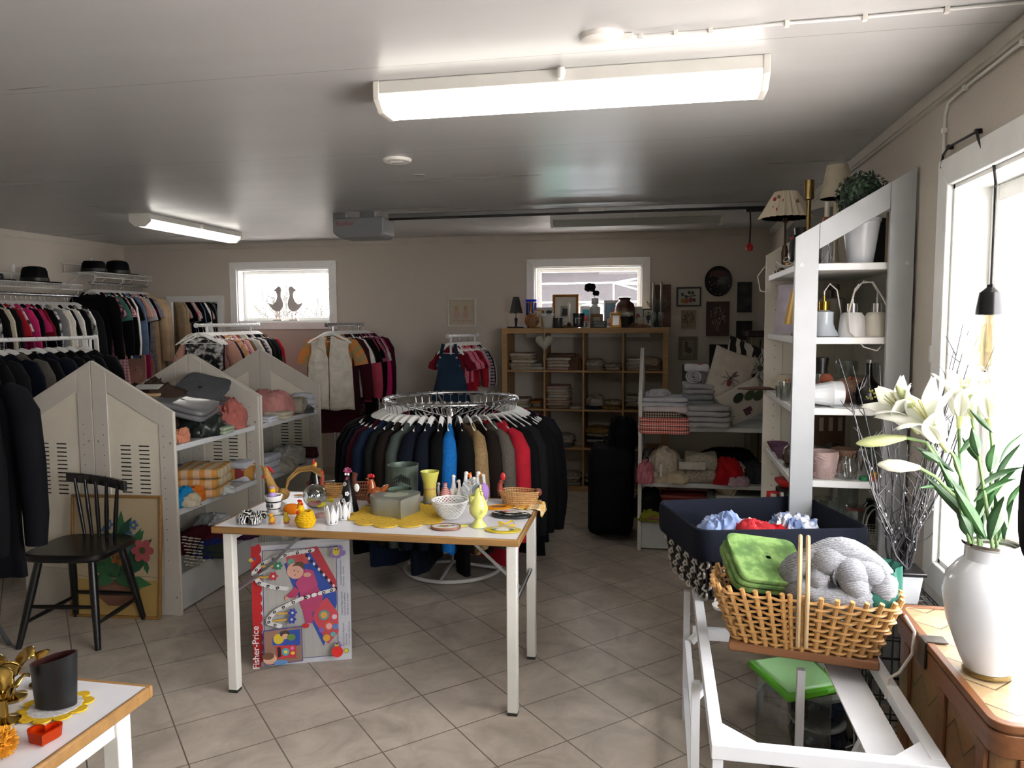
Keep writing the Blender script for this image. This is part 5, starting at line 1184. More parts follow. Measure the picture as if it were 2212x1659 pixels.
def apples(a, w, h):
    a.line([(-w*.15, h*.48), (.0, h*.53), (w*.3, h*.56)], .008, '#2a2420')
    for u, v in ((-.25, .62), (.02, .72), (.16, .7), (-.1, .5), (.22, .33)): a.ell(u*w, v*h, w*.06, h*.1, '#33412f', .5)
    for u, v, c in ((-.24, .3, '#8a6a2c'), (-.1, .28, '#8f4a26'), (.08, .34, '#8a2d22')): a.ell(u*w, v*h, w*.09, h*.13, c)
hung('picture_frame', 'dark framed picture of apples on a branch on the back wall', 'picture', 1461, 1515, 620, 662, 3, M('#150f0e', .4), apples, '#a9a79f')
a_, b_ = PY(1522, 608, WY), PY(1582, 608, WY); R = (b_.x-a_.x)/2
r = thing('round_tray', 'round black painted tray hung highest on the back wall', 'tray', ((a_.x+b_.x)/2, WY, a_.z), 0, 'pictures on the back wall')
MB().lathe([(.001, 0), (R*.82, 0), (R*.86, .008), (R, .022), (R*.99, .026), (R*.84, .012), (.001, .004)], 48, sx=1, sy=1.13).build('tray', M('#110d0d', .3), r, (0, .012, 0)).rotation_euler.x = PI/2
a = Art(); rr = random.Random(3); a.ell(0, .07, .08, .03, '#3d1418')
for i in range(34): t = rr.uniform(0, 6.28); q = rr.uniform(0, .11); a.ell(q*math.cos(t), q*math.sin(t)-.02, .007, .007, rr.choice(['#4a4440', '#2f3a33', '#5b2329', '#77706a']), n=6)
a.build('painted_flowers', r, (0, -.0, 0))
def tile(seed, cols, base, n=3, q=.25):
    def f(a, w, h):
        rr = random.Random(seed)
        for u, v in ((-.05, .78), (.2, .35), (-.2, .18))[:n]: a.ell(u*w, v*h, w*q, w*q, cols[0], n=14).ell(u*w, v*h, w*q*.7, w*q*.7, base, n=12).ell(u*w, v*h, w*q*.35, w*q*.35, cols[1], n=10)
        for i in range(18): a.ell(rr.uniform(-.4, .4)*w, rr.uniform(.05, .95)*h, .004, .004, cols[1], n=5)
    return f
hung('wall_plaque', 'tall dark tile plaque with pale flowers, right of the round tray', 'plaque', 1592, 1625, 609, 675, 1.5, M('#101112', .5), tile(1, ('#38393a', '#454545'), '#17191a'), '#17191a')
def sprig(cols, n=26, sp=.35, seed=4):
    def f(a, w, h):
        rr = random.Random(seed)
        for i in range(4): a.line([(rr.uniform(-.08, .08)*w, h*.15), (rr.uniform(-sp, sp)*w, h*.8)], .003, cols[0])
        for i in range(n): a.ell(rr.uniform(-sp, sp)*w, h*(.35+.5*rr.random()), .008, .005, rr.choice(cols), rr.uniform(0, 3), 7)
    return f
hung('botanical_print', 'small parchment botanical print below the apple picture', 'print', 1471, 1504, 670, 710, .8, M('#8c8068', .6), sprig(('#4a4030', '#6b5a3a', '#3d3a28'), 40, .33), '#8b8067')
hung('copper_plaque', 'large copper brown relief plaque of flowers below the round tray', 'plaque', 1525, 1576, 651, 726, 1.2, M('#3d2018', .5), sprig(('#7d756b', '#1d120f', '#9a9388', '#241513'), 60, .34, 8), '#3f2119')
hung('wall_plaque', 'small dark plaque below the tall flower tile', 'plaque', 1590, 1625, 693, 735, 1.5, M('#14100f', .5), sprig(('#2c2624', '#3b3330'), 16, .3, 2), '#181312')
hung('picture_frame', 'beige carved frame with a brown figure picture, lower left of the group', 'picture', 1465, 1507, 727, 777, 7, M('#6d6552', .6), lambda a, w, h: a.rect(-w*.16, 0, h*.35, h*.78, '#4b2a1d').ell(w*.06, h*.4, w*.16, h*.14, '#33231c'), '#7d7764')
hung('wall_plaque', 'black plaque with light specks above the rolled towels', 'plaque', 1532, 1572, 744, 797, 1.5, M('#131112', .5), tile(7, ('#1d1a1a', '#7d7974'), '#161314', 0), '#161314')
hung('picture_frame', 'beige frame half hidden by the towels, lowest on the back wall', 'picture', 1473, 1500, 788, 830, 4, M('#6f6a58', .6), plainart('#59564c'), '#77725f')
p = PY(1602, 768, WY); a = Art(); a.poly([(-.03, -.03), (0, .01), (-.02, .04), (.01, .05), (.04, .03), (.035, -.01), (.01, -.04)], '#2a2222')
o = tag(a.build('wall_ornament', None, p), 'small dark bird-like ornament above the beetle cushion', 'ornament'); q = o.modifiers.new('t', 'SOLIDIFY'); q.thickness = .01; q.offset = 1
# dark trimmed cabinet between cushions and corner
p = PY(1615, 715, 6.7); q = PY(1668, 715, 6.7)
r = thing('wardrobe', 'beige wardrobe with dark cornice in the back corner behind the cushions', 'wardrobe', ((p.x+RIGHT-.03)/2, 6.92, 0)); w = (RIGHT-.03-p.x)/2
MB().box(-w+.04, w, -.2, .24, .06, p.z-.05).build('body', M('#7d7560', .6), r); MB().box(-w, w, -.24, .26, p.z-.05, p.z).build('cornice', DKW, r, bevel=.008)
MB().box(-w+.02, w, -.22, .25, 0, .07).build('plinth', DKW, r)
MB().box(-.004+w*.0, .004, -.203, -.2, .1, p.z-.08).build('door_gap', DARKHOLE, r)
for s in (-1, 1): MB().ell((s*.03, -.21, .8), .01, .01, .01, 8, 6).build('door_knob', DKW, r)
# mirror
a_, b_ = PY(360, 700, BACK-.04), PY(480, 638, BACK-.04)
r = thing('wall_mirror', 'white framed mirror in the corner reflecting the hanging clothes', 'mirror', ((a_.x+b_.x)/2, BACK-.04, .25)); w = (b_.x-a_.x)/2; h = b_.z-.25; r.rotation_euler.x = -.015
mb = MB(); fw = .065
for q in ([(-w, 0), (w, 0), (w-fw, fw), (-w+fw, fw)], [(-w, h), (w, h), (w-fw, h-fw), (-w+fw, h-fw)], [(-w, 0), (-w, h), (-w+fw, h-fw), (-w+fw, fw)], [(w, 0), (w, h), (w-fw, h-fw), (w-fw, fw)]): mb.prism(q, -.018, .018, 'y')
mb.build('frame', WHITE2, r, bevel=.004); MB().box(-w+fw*.8, w-fw*.8, -.003, .012, fw*.8, h-fw*.8).build('mirror_glass', metal('#e8eaea', .015), r)
# two wooden birds on the window ledge
BP = [(524, 518), (545, 500), (565, 482), (584, 488), (591, 508), (587, 540), (585, 572), (600, 605), (607, 635), (600, 665), (575, 692), (545, 696), (512, 684), (485, 655), (464, 622), (510, 636), (538, 612), (553, 575), (552, 545), (542, 526)]
for s, x0, lab in ((1, 553, 'left grey wooden bird figure on the window ledge, looking left'), (-1, 688, 'right grey wooden bird figure on the window ledge, looking right')):
    p = PY(460+x0*.2532, 690, BACK+.03); r = thing('wooden_bird', lab, 'bird figure', (p.x, BACK+.04, LWZ0+.012), 0, 'wooden birds'); k = px2m(.2532, p); base = 775
    pts = [((x-553)*k*s, (base-y)*k) for x, y in BP]
    if s < 0: pts = pts[::-1]
    MB().prism(pts, -.008, .008, 'y').build('body', M('#c4c1bf', .6), r)
    bk = [((x-553)*k*s, (base-y)*k) for x, y in ((524, 518), (540, 508), (541, 524))]
    MB().prism(bk if s > 0 else bk[::-1], -.0085, .0085, 'y').build('beak', M('#a3211f', .5), r)
    MB().ell(((553-553)*k*s, -.0085, (base-506)*k), .003, .002, .003, 8, 6).build('eye', BLACK, r)
    for q in (-16, 16): MB().tube([(q*k*s, 0, .012), (q*k*s, 0, (base-690)*k)], .003, 8).build('leg', M('#9c5a55', .5), r)
    MB().box(-.048, .048, -.022, .022, 0, .014).build('base', M('#b7b7b3', .5), r, bevel=.002)
# suitcase beside the white unit
p = PZ(1328, 1180, 0); r = thing('suitcase', 'large black fabric suitcase standing left of the white shelving unit', 'suitcase', (-.335, 5.42, 0), .0)
MB().box(-.155, .155, -.2, .24, .05, .66).build('body', cl('#0d0e11'), r, bevel=.045)
MB().box(-.12, .12, -.235, -.19, .1, .5).build('front_pocket', cl('#0b0c0f'), r, bevel=.03)
for s in (-1, 1): MB().lathe([(.001, -.015), (.035, -.012), (.035, .012), (.001, .015)], 14).build('wheel', BLACK, r, (s*.1, .0, .036)).rotation_euler.y = PI/2
MB().tube([(-.07, .1, .64), (-.06, .1, .69), (.06, .1, .69), (.07, .1, .64)], .012, 8).build('handle', BLACK, r)
p = PY(1352, 985, 5.55); solo(heap_mb(.2, .3, .22, 12, .3), 'draped_jacket', cl('#0b0c10'), 'black garment thrown over the suitcase top', 'garment', (-.26, 5.5, .655))
# white sheet hanging above the tall wall unit's far end
p0, p1 = PY(1652, 560, 4.3), PY(1720, 470, 4.3)
r = solo(MB().grid(lambda u, v: (.62+.33*u, 4.12+.05*math.sin(u*9)+.03*math.sin(v*4), .25+(1.75+.2*u+.03*math.sin(u*6))*v), 20, 16), 'hanging_sheet', cl('#a9aaa6'), 'white sheet hung behind the far end of the tall wall unit', 'sheet')
q = r.modifiers.new('t', 'SOLIDIFY'); q.thickness = .004
# ================================================================ Easter things on the middle table
def TP(x, y): p = PZ(x, y, TZ); p.z = TZ+.0006; return p
TG = 'Easter ornaments on the middle table'
RED = M('#b01c22', .35); STRAW = M('#a5824c', .85, 0, 'knit'); CER = M('#dcdcda', .15); YEL = M('#d9a51c', .8, 0, 'knit')
NOBJ = {o.name for o in bpy.data.objects}
def doily(name, label, p, R, n, cols, group=None, sy=1., rz=0, holes=True, amp=.16):
    r = thing(name, label, 'doily', p, rz, group); out = []
    for i in range(n*8):
        t = 2*PI*i/(n*8); q = R*(1-amp+amp*abs(math.cos(t*n/2))**.6+.012*math.sin(t*n*4)); out.append((q*math.cos(t), q*math.sin(t)*sy))
    mb = MB().prism(out, 0, .003)
    mb.build('crochet', cols, r)
    if holes:
        mb = MB()
        for ring_ in (.45, .62, .76):
            m = int(60*ring_)
            for i in range(m): t = 2*PI*i/m+ring_; mb.add([(R*ring_*math.cos(t)+.0022*math.cos(s), R*ring_*math.sin(t)*sy+.0022*math.sin(s), .0034) for s in (0, 1.2, 2.5, 3.8, 5)], [(0, 1, 2, 3, 4)])
        mb.build('openwork_holes', M('#8d7324', .9), r)
    return r
doily('doily', 'large yellow crocheted star doily under the heart-shaped tin', TP(865, 1112), .172, 12, M('#c9a740', .9, 0, 'knit'), sy=.92)
# heart tin
p = TP(858, 1112); r = thing('heart_tin', 'grey green heart-shaped tin box on the yellow doily', 'box', p+Vector((0, 0, .0035)), math.radians(28))
t = NT('brushed_tin'); n_ = t.noise(t.vec((1, 1, .3)), 26, 4); t.base(t.mix(n_, '#8d9189', '#b9bdb2'), .35, .7)
hp = heart(.158, .15, 44)
MB().prism(hp, 0, .045).build('tin', t.m, r)
MB().prism([(u*1.02, v*1.02) for u, v in hp], .043, .057).build('lid', t.m, r, bevel=.002)
a = Art(); a.ell(.0, .015, .04, .034, '#a3ab93').ell(0, .015, .034, .028, '#979d8a'); a.build('lid_relief', r, (0, 0, .0575), (-PI/2, 0, 0))
# napkin rings
for i, (x, y, lab) in enumerate(((524, 1131, 'front left'), (552, 1132, 'front right'), (535, 1120, 'rear left'), (561, 1122, 'rear right'))):
    MBr = MB().lathe([(.017, 0), (.0215, .004), (.0225, .013), (.0215, .023), (.017, .027), (.0165, .013), (.017, 0)], 28)
    solo(MBr, 'napkin_ring', PAT('zebra', '#0c0c0d', '#d0d0cc', scale=.22, rough=.3), 'black napkin ring with white swirls, %s of the four' % lab, 'napkin ring', TP(x, y), i, 'black and white napkin rings')
# little pot with chick
p = TP(592, 1110); r = thing('flower_pot', 'small white flower pot with black printed border on its saucer', 'pot', p, 0, TG)
MB().lathe([(.02, .0), (.03, .002), (.034, .008), (.03, .01), (.02, .004), (.001, .004)], 28).build('saucer', CER, r)
MB().lathe([(.02, .005), (.027, .055), (.03, .055), (.031, .066), (.028, .066), (.024, .02), (.001, .02)], 28).build('pot', CER, r)
mb = MB()
for z0, z1, m_ in ((.044, .048, 0), (.02, .023, 0)): mb.lathe([(.0213+.0018*(z0/.01)*.8+.0003, z0), (.0213+.0018*(z1/.01)*.8+.0003, z1)], 28)
mb.build('printed_border', BLACK, r)
for a_ in (-2.1, -1.7, -1.3): MB().ell((.0262*math.cos(a_), .0262*math.sin(a_), .034), .004, .004, .008, 8, 6).build('printed_motif', M('#3d3d40', .5), r)
r = thing('chick_figure', 'tiny chick in a mauve eggshell inside the small white pot', 'figurine', p+Vector((-.006, 0, .065)), 0, TG)
MB().ell((0, 0, .012), .015, .015, .016, 14, 10).build('eggshell', M('#a58bc2', .5), r); MB().ell((0, 0, .03), .012, .012, .011, 12, 8).build('chick', YEL, r); MB().ell((0, 0, .04), .01, .01, .005, 10, 6).build('shell_cap', M('#a58bc2', .5), r)
MB().lathe([(.003, 0), (.0003, .006)], 6).build('beak', M('#c9621c', .5), r, (0, -.011, .029)).rotation_euler.x = PI/2
# straw rooster
p = TP(612, 1083); r = thing('straw_rooster', 'large straw rooster with red comb and arching tail at the table\'s rear left', 'figurine', p, 0, TG); k = px2m(1, p)
q = lambda x, y, d=0: ((x-612)*k, d, (1083-y)*k)
MB().tube([q(572, 1010), q(577, 1030), q(588, 1055), q(605, 1075), q(618, 1068)], [.013, .017, .022, .027, .02], 12).build('neck', STRAW, r)
MB().ell(q(613, 1066), .03, .022, .026, 16, 10).build('body', STRAW, r)
mb = MB(); rr = random.Random(1)
for i in range(34):
    o = rr.uniform(-1, 1); d = rr.uniform(-.012, .012); mb.tube([q(618, 1060, d*.4), q(626, 1035+o*3, d), q(650, 1013+o*6, d), q(680, 1008+o*6, d), q(702+o*3, 1018+o*9, d*1.5)], [.0022, .002, .0018, .0015, .0008], 4)
mb.build('tail', STRAW, r)
mb = MB()
for i in range(7): mb.ell(q(577+i*2.0, 1010+i*1.6-2*math.sin(i*.5)), .007, .005, .007, 8, 6)
mb.build('comb', RED, r); MB().ell(q(570, 1030, -.01), .009, .007, .009, 10, 8).build('wattle', RED, r)
MB().tube([q(570, 1012), q(560, 1007)], [.008, .002], 8).build('beak', STRAW, r)
# black ceramic rooster
p = TP(682, 1070); r = thing('ceramic_rooster', 'black glossy cone-shaped rooster figure with red comb and wattles', 'figurine', p, 0, TG); k = px2m(1, p)
MB().lathe([(.0, 0), (.032, .0), (.036, .02), (.026, .06), (.016, .1), (.011, .12), (.012, .13), (.001, .14)], 24).build('body', M('#0a0a0c', .1), r)
MB().ell((0, -.003, .128), .012, .012, .014, 12, 8).build('head', M('#c79a3c', .3), r); MB().ell((0, -.01, .142), .005, .008, .014, 10, 8).build('comb', RED, r)
for s in (-1, 1): MB().ell((s*.01, -.012, .114), .009, .006, .009, 10, 8).build('wattle', RED, r)
MB().lathe([(.004, 0), (.0005, .012)], 8).build('beak', M('#d19a2c', .4), r, (0, -.013, .127)).rotation_euler.x = PI/2
for s in (-1, 1): MB().ell((s*.03, .005, .045), .012, .008, .016, 10, 8).build('wing', M('#7d1d22', .25), r)
# glass dome
p = TP(681, 1096); r = thing('glass_dome', 'clear glass bubble with pink flowers inside, rear left of the table', 'ornament', p, 0, TG)
MB().ell((0, 0, .036), .037, .037, .036, 24, 14).build('glass', GLASS('#f2f6f6', .28, 'blown_glass'), r); mb = MB()
for i in range(14): a_ = i*2.4; mb.ell((.018*math.cos(a_)*(i/14)**.5, .018*math.sin(a_)*(i/14)**.5, .012), .008, .008, .006, 8, 6)
mb.build('flowers', M('#b04a4a', .8), r)
# baskets with chicken heads at the rear
def wicker(r, w, d, h, mat, name='basket', ribs=34, rows_=6, flare=1.25, rad=.0022):
    mb = MB()
    for j in range(rows_):
        z = .004+h*j/(rows_-1); f = 1/flare+(1-1/flare)*j/(rows_-1)
        mb.tube([(w/2*f*math.cos(t)+.0012*math.cos(t)*(-1)**(i+j), d/2*f*math.sin(t), z) for i, t in enumerate(2*PI*i/ribs for i in range(ribs))], rad, 5, True)
    for i in range(ribs): t = 2*PI*i/ribs; mb.tube([(w/2/flare*math.cos(t), d/2/flare*math.sin(t), .002), (w/2*math.cos(t), d/2*math.sin(t), h+.002)], rad*.8, 4)
    mb.prism([(w/2/flare*math.cos(t), d/2/flare*math.sin(t)) for t in (2*PI*i/24 for i in range(24))], 0, .003)
    return mb.build(name, mat, r)
p = TP(722, 1072); r = thing('hen_basket', 'small pale wicker basket with a red rooster head, behind the black rooster', 'basket', p, 0, TG)
wicker(r, .085, .055, .036, M('#b3894f', .7, 0, 'wood')); MB().tube([(-.042, 0, .02), (-.046, 0, .045), (-.043, 0, .072)], [.008, .01, .008], 10).build('head', M('#8a3b2a', .5), r); MB().ell((-.043, 0, .08), .006, .005, .011, 8, 6).build('comb', RED, r)
p = TP(786, 1078); r = thing('hen_basket', 'brown wooden basket with hen head, behind the black cone bird', 'basket', p, 0, TG)
wicker(r, .075, .05, .05, M('#7d4a28', .6, 0, 'wood'), ribs=26, rows_=5); MB().tube([(-.03, 0, .045), (-.034, 0, .07), (-.03, 0, .088)], [.007, .009, .01], 10).build('head', M('#5a2c1c', .6), r)
# black cone bird
p = TP(753, 1105); r = thing('cone_bird', 'tall black cone bird figure with white flowers and pink crest', 'figurine', p, 0, TG)
MB().lathe([(.033, 0), (.032, .004), (.006, .112), (.001, .118)], 28).build('cone', M('#0b0b0d', .2), r)
for i, (a_, z) in enumerate(((-1.9, .088), (-1.3, .06), (-2.2, .05), (-1.75, .04), (-1.1, .03), (-2.0, .015), (-1.5, .02))):
    R = .033*(1-z/.135); a = Art()
    for j in range(5): a.ell(.0042*math.cos(j*1.257), .0042*math.sin(j*1.257), .0032, .0032, '#d6d6d6', n=8)
    a.ell(0, 0, .0016, .0016, '#17171a', n=6).build('flower_motif', r, (R*math.cos(a_)*1.08, R*math.sin(a_)*1.08-.0015, z), (-.22, 0, a_+PI/2))
for s in (-1, 1): MB().ell((s*.0045, -.006, .117), .004, .004, .004, 8, 6).build('eye', M('#e6e6e6', .2), r)
mb = MB()
for a_ in (-1, -.5, 0, .5, 1): mb.tube([(0, 0, .12), (.013*math.sin(a_*1.4), 0, .124+.013*math.cos(a_*1.4))], [.003, .0035], 6)
mb.build('crest', M('#8a2f55', .4), r); MB().ell((.028, 0, .075), .009, .004, .013, 10, 8).build('wing', CER, r)
MB().tube([(0, -.007, .108), (0, -.012, .1)], [.003, .004], 6).build('beak', M('#8a2f55', .4), r)
# brown ceramic hen
p = TP(812, 1093); r = thing('ceramic_hen', 'brown glazed round ceramic hen with painted flowers', 'figurine', p, math.radians(0), TG); GLZ = M('#8a4a24', .15)
MB().ell((0, 0, .032), .033, .03, .032, 20, 14).build('body', GLZ, r); MB().tube([(-.012, 0, .05), (-.014, 0, .075), (-.016, 0, .088)], [.016, .012, .009], 12).build('neck', GLZ, r)
MB().tube([(.02, 0, .045), (.036, 0, .065), (.045, 0, .072)], [.014, .008, .003], 10).build('tail', GLZ, r); mb = MB()
for i in range(3): mb.ell((-.022+.007*i, 0, .099+.002*(i == 1)), .006, .005, .007, 8, 6)
mb.build('comb', RED, r); MB().ell((-.022, -.008, .077), .005, .004, .008, 8, 6).build('wattle', M('#a02a22', .3), r); MB().lathe([(.004, 0), (.0005, .01)], 8).build('beak', M('#a8682f', .4), r, (-.025, 0, .09)).rotation_euler.y = -PI/2
for x, z in ((-.01, .042), (.012, .036), (.0, .02)): MB().ell((x, -.0285, z), .007, .003, .007, 8, 6).build('painted_flower', M('#1d1512', .3), r)
# tin pot with lace ornament and green candle jar
p = TP(872, 1078); r = thing('tin_pot', 'tall grey green metal pot with black lace ornament', 'pot', p, 0, TG); k = px2m(1, p)
MB().lathe([(.047, 0), (.048, .003), (.052, .118), (.0535, .12), (.05, .12), (.046, .006), (.001, .005)], 36).build('pot', M('#6f7d74', .3, .55, 'rust'), r)
mb = MB(); rr = random.Random(5)
for i in range(-4, 5):
    a_ = -1.35+i*.13; z0 = .09-abs(i)*.004
    for z in (z0, z0-.012): mb.tube([((.0525-.0003+.000*z)*math.cos(a_+.04*math.cos(t)), .0525*math.sin(a_+.04*math.cos(t)), z+.006*math.sin(t)) for t in (2*PI*j/10 for j in range(10))], .0009, 4, True)
mb.build('lace_ornament', BLACK, r)
p = TP(863, 1082); p.y -= .02; r = thing('candle_jar', 'low dark green glass candle jar before the tall metal pot', 'candle', TP(864, 1092), 0, TG)
MB().lathe([(.048, 0), (.05, .004), (.043, .055), (.04, .056), (.045, .01), (.001, .01)], 32).build('glass', TINT('#6f8478', .65), r); MB().lathe([(.0445, .008), (.0395, .045), (.001, .047)], 28).build('wax', M('#4d5e1f', .5), r)
# yellow flared vase
p = TP(929, 1088); r = thing('flared_vase', 'yellow frosted glass vase with flared rim and gold band', 'vase', p, 0, TG)
t = NT('yellow_frosted_glass'); z = t.xyz()[2]; t.base(t.ramp(t.math('MULTIPLY', z, 8.5), [(0, '#5d7a86'), (.3, '#b39b4a'), (1, '#b9bb55')]), .35)
MB().lathe([(.024, 0), (.0255, .004), (.022, .045), (.024, .075), (.034, .117), (.032, .117), (.021, .06), (.001, .02)], 32).build('vase', t.m, r)
MB().lathe([(.0225, .052), (.0235, .055), (.0235, .058), (.0225, .061)], 28).build('raffia_band', M('#a58952', .7), r)
p = TP(943, 1072); r = thing('glass_animals', 'tiny pair of white glass animals before the yellow vase', 'figurine', p, 0, TG)
for s in (-1, 1): MB().ell((s*.007, 0, .022), .005, .006, .022, 10, 8).ell((s*.009, -.003, .044), .006, .005, .006, 8, 6).build('animal', M('#c9c9c9', .15), r)
# red cone bottle
p = TP(962, 1082); r = thing('cone_bottle', 'red and white scaly cone-shaped bottle beside the white geese', 'bottle', p, 0, TG)
MB().lathe([(.024, 0), (.025, .006), (.022, .03), (.01, .05), (.007, .056), (.008, .07), (.006, .071)], 24, fn=lambda t, z: 1+.04*math.sin(10*t+z*300)).build('bottle', PAT('stripe', '#9c3330', '#c4a39a', scale=.13, ax='xz', rough=.4), r)
# geese
def goose(x, y, h, face, lab):
    p = TP(x, y); r = thing('goose_figure', lab, 'figurine', p, 0, 'white ceramic geese'); s = h/.1; f = face
    MB().ell((0, 0, .026*s), .02*s, .017*s, .028*s, 16, 12).tube([(0, 0, .045*s), (0, 0, .07*s), (f*.002*s, 0, .09*s)], [.012*s, .0065*s, .0065*s], 12).ell((f*.003*s, 0, .093*s), .0085*s, .0075*s, .008*s, 12, 8).build('body', CER, r)
    MB().tube([(f*.008*s, 0, .092*s), (f*.021*s, 0, .089*s)], [.0045*s, .0015*s], 8).build('beak', M('#cf7a1c', .4), r)
goose(980, 1080, .098, .2, 'leftmost white goose figure with straight neck')
goose(993, 1084, .085, -1, 'white goose facing left beside the leftmost goose')
goose(1006, 1078, .108, 1, 'tall white goose facing right behind the feather')
goose(1024, 1079, .088, .2, 'white goose half hidden by the feather')
goose(1032, 1078, .108, 1, 'tall white goose above the purple egg chick')
goose(1046, 1080, .1, -1, 'rightmost white goose facing left')
p = TP(1016, 1078); r = solo(MB().tube([(0, 0, 0), (0, 0, .09)], [.006, .005], 8).tube([(0, 0, .09), (.002, 0, .108)], [.009, .003], 8), 'orange_carrot', M('#d1601f', .5), 'orange pointed ornament among the geese', 'ornament', p, 0, TG)
p = TP(1018, 1090); r = thing('feather', 'fluffy pale teal and pink feather standing before the geese', 'feather', p, 0, TG)
mb = MB(); rr = random.Random(11)
for i in range(170):
    v = rr.random(); s = rr.choice((-1, 1)); z = .01+.075*v; L = .026*math.sin(PI*min(1, .25+v*.8)); mb.tube([(0, 0, z), (s*L*.6, rr.uniform(-.006, .006), z+L*.6), (s*L, rr.uniform(-.01, .01), z+L*.8)], .0006, 3, False, 0 if rr.random() < .6 else 1)
mb.build('barbs', [M('#a9c4c0', .9), M('#c9b3bd', .9)], r); MB().tube([(0, 0, 0), (0, 0, .09)], .001, 5).build('quill', M('#d0d0c8', .6), r)
p = TP(1044, 1092); r = thing('egg_chick', 'purple felt chick egg on a white stand, right of the feather', 'figurine', p, 0, TG)
MB().ell((0, 0, .05), .022, .02, .032, 18, 12).build('egg', M('#9a78b8', .8, 0, 'cloth'), r); MB().lathe([(.016, 0), (.012, .01), (.017, .022), (.001, .022)], 18).build('stand', CER, r); MB().ell((-.01, -.018, .058), .0035, .002, .0035, 8, 6).build('eye', M('#2c1c40', .4), r)
# lattice bowl
p = TP(972, 1118); r = thing('lattice_bowl', 'white porcelain openwork lattice bowl in the middle of the table', 'bowl', p, 0, TG)
mb = MB(); prof = lambda v: (.03+.033*v**.7, .004+.056*v)
for s in (-1, 1):
    for i in range(26): mb.tube([(prof(v)[0]*math.cos(2*PI*i/26+s*v*1.3), prof(v)[0]*math.sin(2*PI*i/26+s*v*1.3), prof(v)[1]) for v in (0, .2, .4, .6, .8, 1)], .0024, 5)
mb.tube(ring((0, 0, .0605), .063, .063, 36), .0035, 6, True).lathe([(.001, 0), (.03, 0), (.032, .006), (.001, .005)], 28); mb.build('lattice', CER, r)
# yellow hen vase
p = TP(1034, 1137); r = thing('hen_vase', 'pale yellow ceramic hen vase standing on a foot at the table front', 'vase', p, 0, TG); PY_ = M('#cfd076', .25)
MB().lathe([(.024, 0), (.023, .004), (.012, .018), (.012, .024), (.026, .04), (.0285, .055), (.024, .072), (.014, .092), (.009, .11), (.001, .116)], 32).build('body', PY_, r)
MB().lathe([(.011, .06), (.014, .092), (.012, .092), (.009, .062)], 18, (-.016, 0, 0)).build('tail_cup', PY_, r); MB().ell((.006, 0, .118), .004, .004, .008, 10, 8).build('comb', PY_, r)
MB().tube(ring((0, 0, 0), .008, .006, 14), .0014, 6, True).build('wing_relief', PY_, r, (.012, -.0255, .05)).rotation_euler.x = PI/2
MB().ell((.012, -.008, .1), .005, .003, .006, 8, 6).build('wattle', PY_, r); MB().lathe([(.004, 0), (.0005, .009)], 8).build('beak', PY_, r, (.009, -.006, .109)).rotation_euler.x = PI/2
# felt egg cups
for x, y, lab in ((717, 1131, 'front'), (743, 1121, 'rear')):
    p = TP(x, y); r = thing('flower_cup', 'white felt tulip-shaped egg cup, %s one of two' % lab, 'egg cup', p, 0, 'white tulip cups')
    for i in range(7):
        b = 2*PI*i/7
        def pet(u, v, b=b): w = .55*math.sin(PI*(.18+.82*v*.96))*(1 if v < .97 else .3); rad = .016+.004*math.sin(v*2.2); ang = b+(u-.5)*w*1.7; return (rad*math.cos(ang), rad*math.sin(ang), .002+.046*v)
        o = MB().grid(pet, 7, 9).build('petal', M('#cfcfcf', .7), r); q = o.modifiers.new('t', 'SOLIDIFY'); q.thickness = .0015
    MB().lathe([(.001, 0), (.016, .0), (.017, .003), (.001, .004)], 18).build('cup_base', M('#cfcfcf', .7), r)
# chicks and hens on the left
def chick(x, y, s, m_, lab):
    p = TP(x, y); r = thing('chick_figure', lab, 'figurine', p, 0, TG)
    MB().ell((0, 0, .015*s), .013*s, .012*s, .014*s, 14, 10).ell((-.003*s, 0, .033*s), .0095*s, .009*s, .009*s, 12, 8).build('body', m_, r); MB().lathe([(.003*s, 0), (.0004, .008*s)], 8).build('beak', M('#c95a1c', .5), r, (-.011*s, 0, .032*s)).rotation_euler.y = -PI/2
    MB().ell((0, 0, .002*s), .012*s, .01*s, .003*s, 10, 6).build('feet', M('#c4561e', .6), r)
chick(588, 1131, .75, M('#d39b1d', .7), 'small yellow plush chick left of the other small chick')
chick(619, 1130, .8, M('#b79f22', .7), 'small olive yellow chick with raised beak left of the yellow hen')
p = TP(632, 1112); r = thing('felt_hen', 'orange felt hen lying behind the two small chicks', 'figurine', p, 0, TG)
MB().ell((0, 0, .018), .032, .018, .018, 18, 10).build('body', M('#d4761a', .9, 0, 'cloth'), r); MB().ell((.028, 0, .034), .01, .008, .01, 10, 8).build('head', M('#d4761a', .9, 0, 'cloth'), r); MB().ell((.026, 0, .045), .009, .003, .005, 8, 6).build('comb', RED, r)
p = TP(660, 1137); r = thing('yarn_hen', 'golden yellow yarn hen with red wattle at the table front left', 'figurine', p, 0, TG)
mb = MB()
for j in range(7): mb.tube([(.031*math.cos(t)*(1-.09*abs(j-2)), .026*math.sin(t)*(1-.09*abs(j-2)), .006+.0068*j+.002*math.sin(t*2)) for t in (2*PI*i/22 for i in range(22))], .0052, 6, True)
mb.ell((0, 0, .024), .027, .022, .025, 16, 10); mb.build('body', YEL, r); MB().ell((-.012, -.008, .058), .013, .012, .014, 14, 10).build('head', YEL, r)
MB().ell((-.016, -.021, .05), .004, .003, .009, 8, 6).build('wattle', RED, r); MB().ell((-.008, -.006, .073), .004, .003, .006, 8, 6).build('comb', RED, r); MB().lathe([(.004, 0), (.0005, .01)], 8).build('beak', M('#d98a1c', .5), r, (-.018, -.018, .058)).rotation_euler.x = PI/2
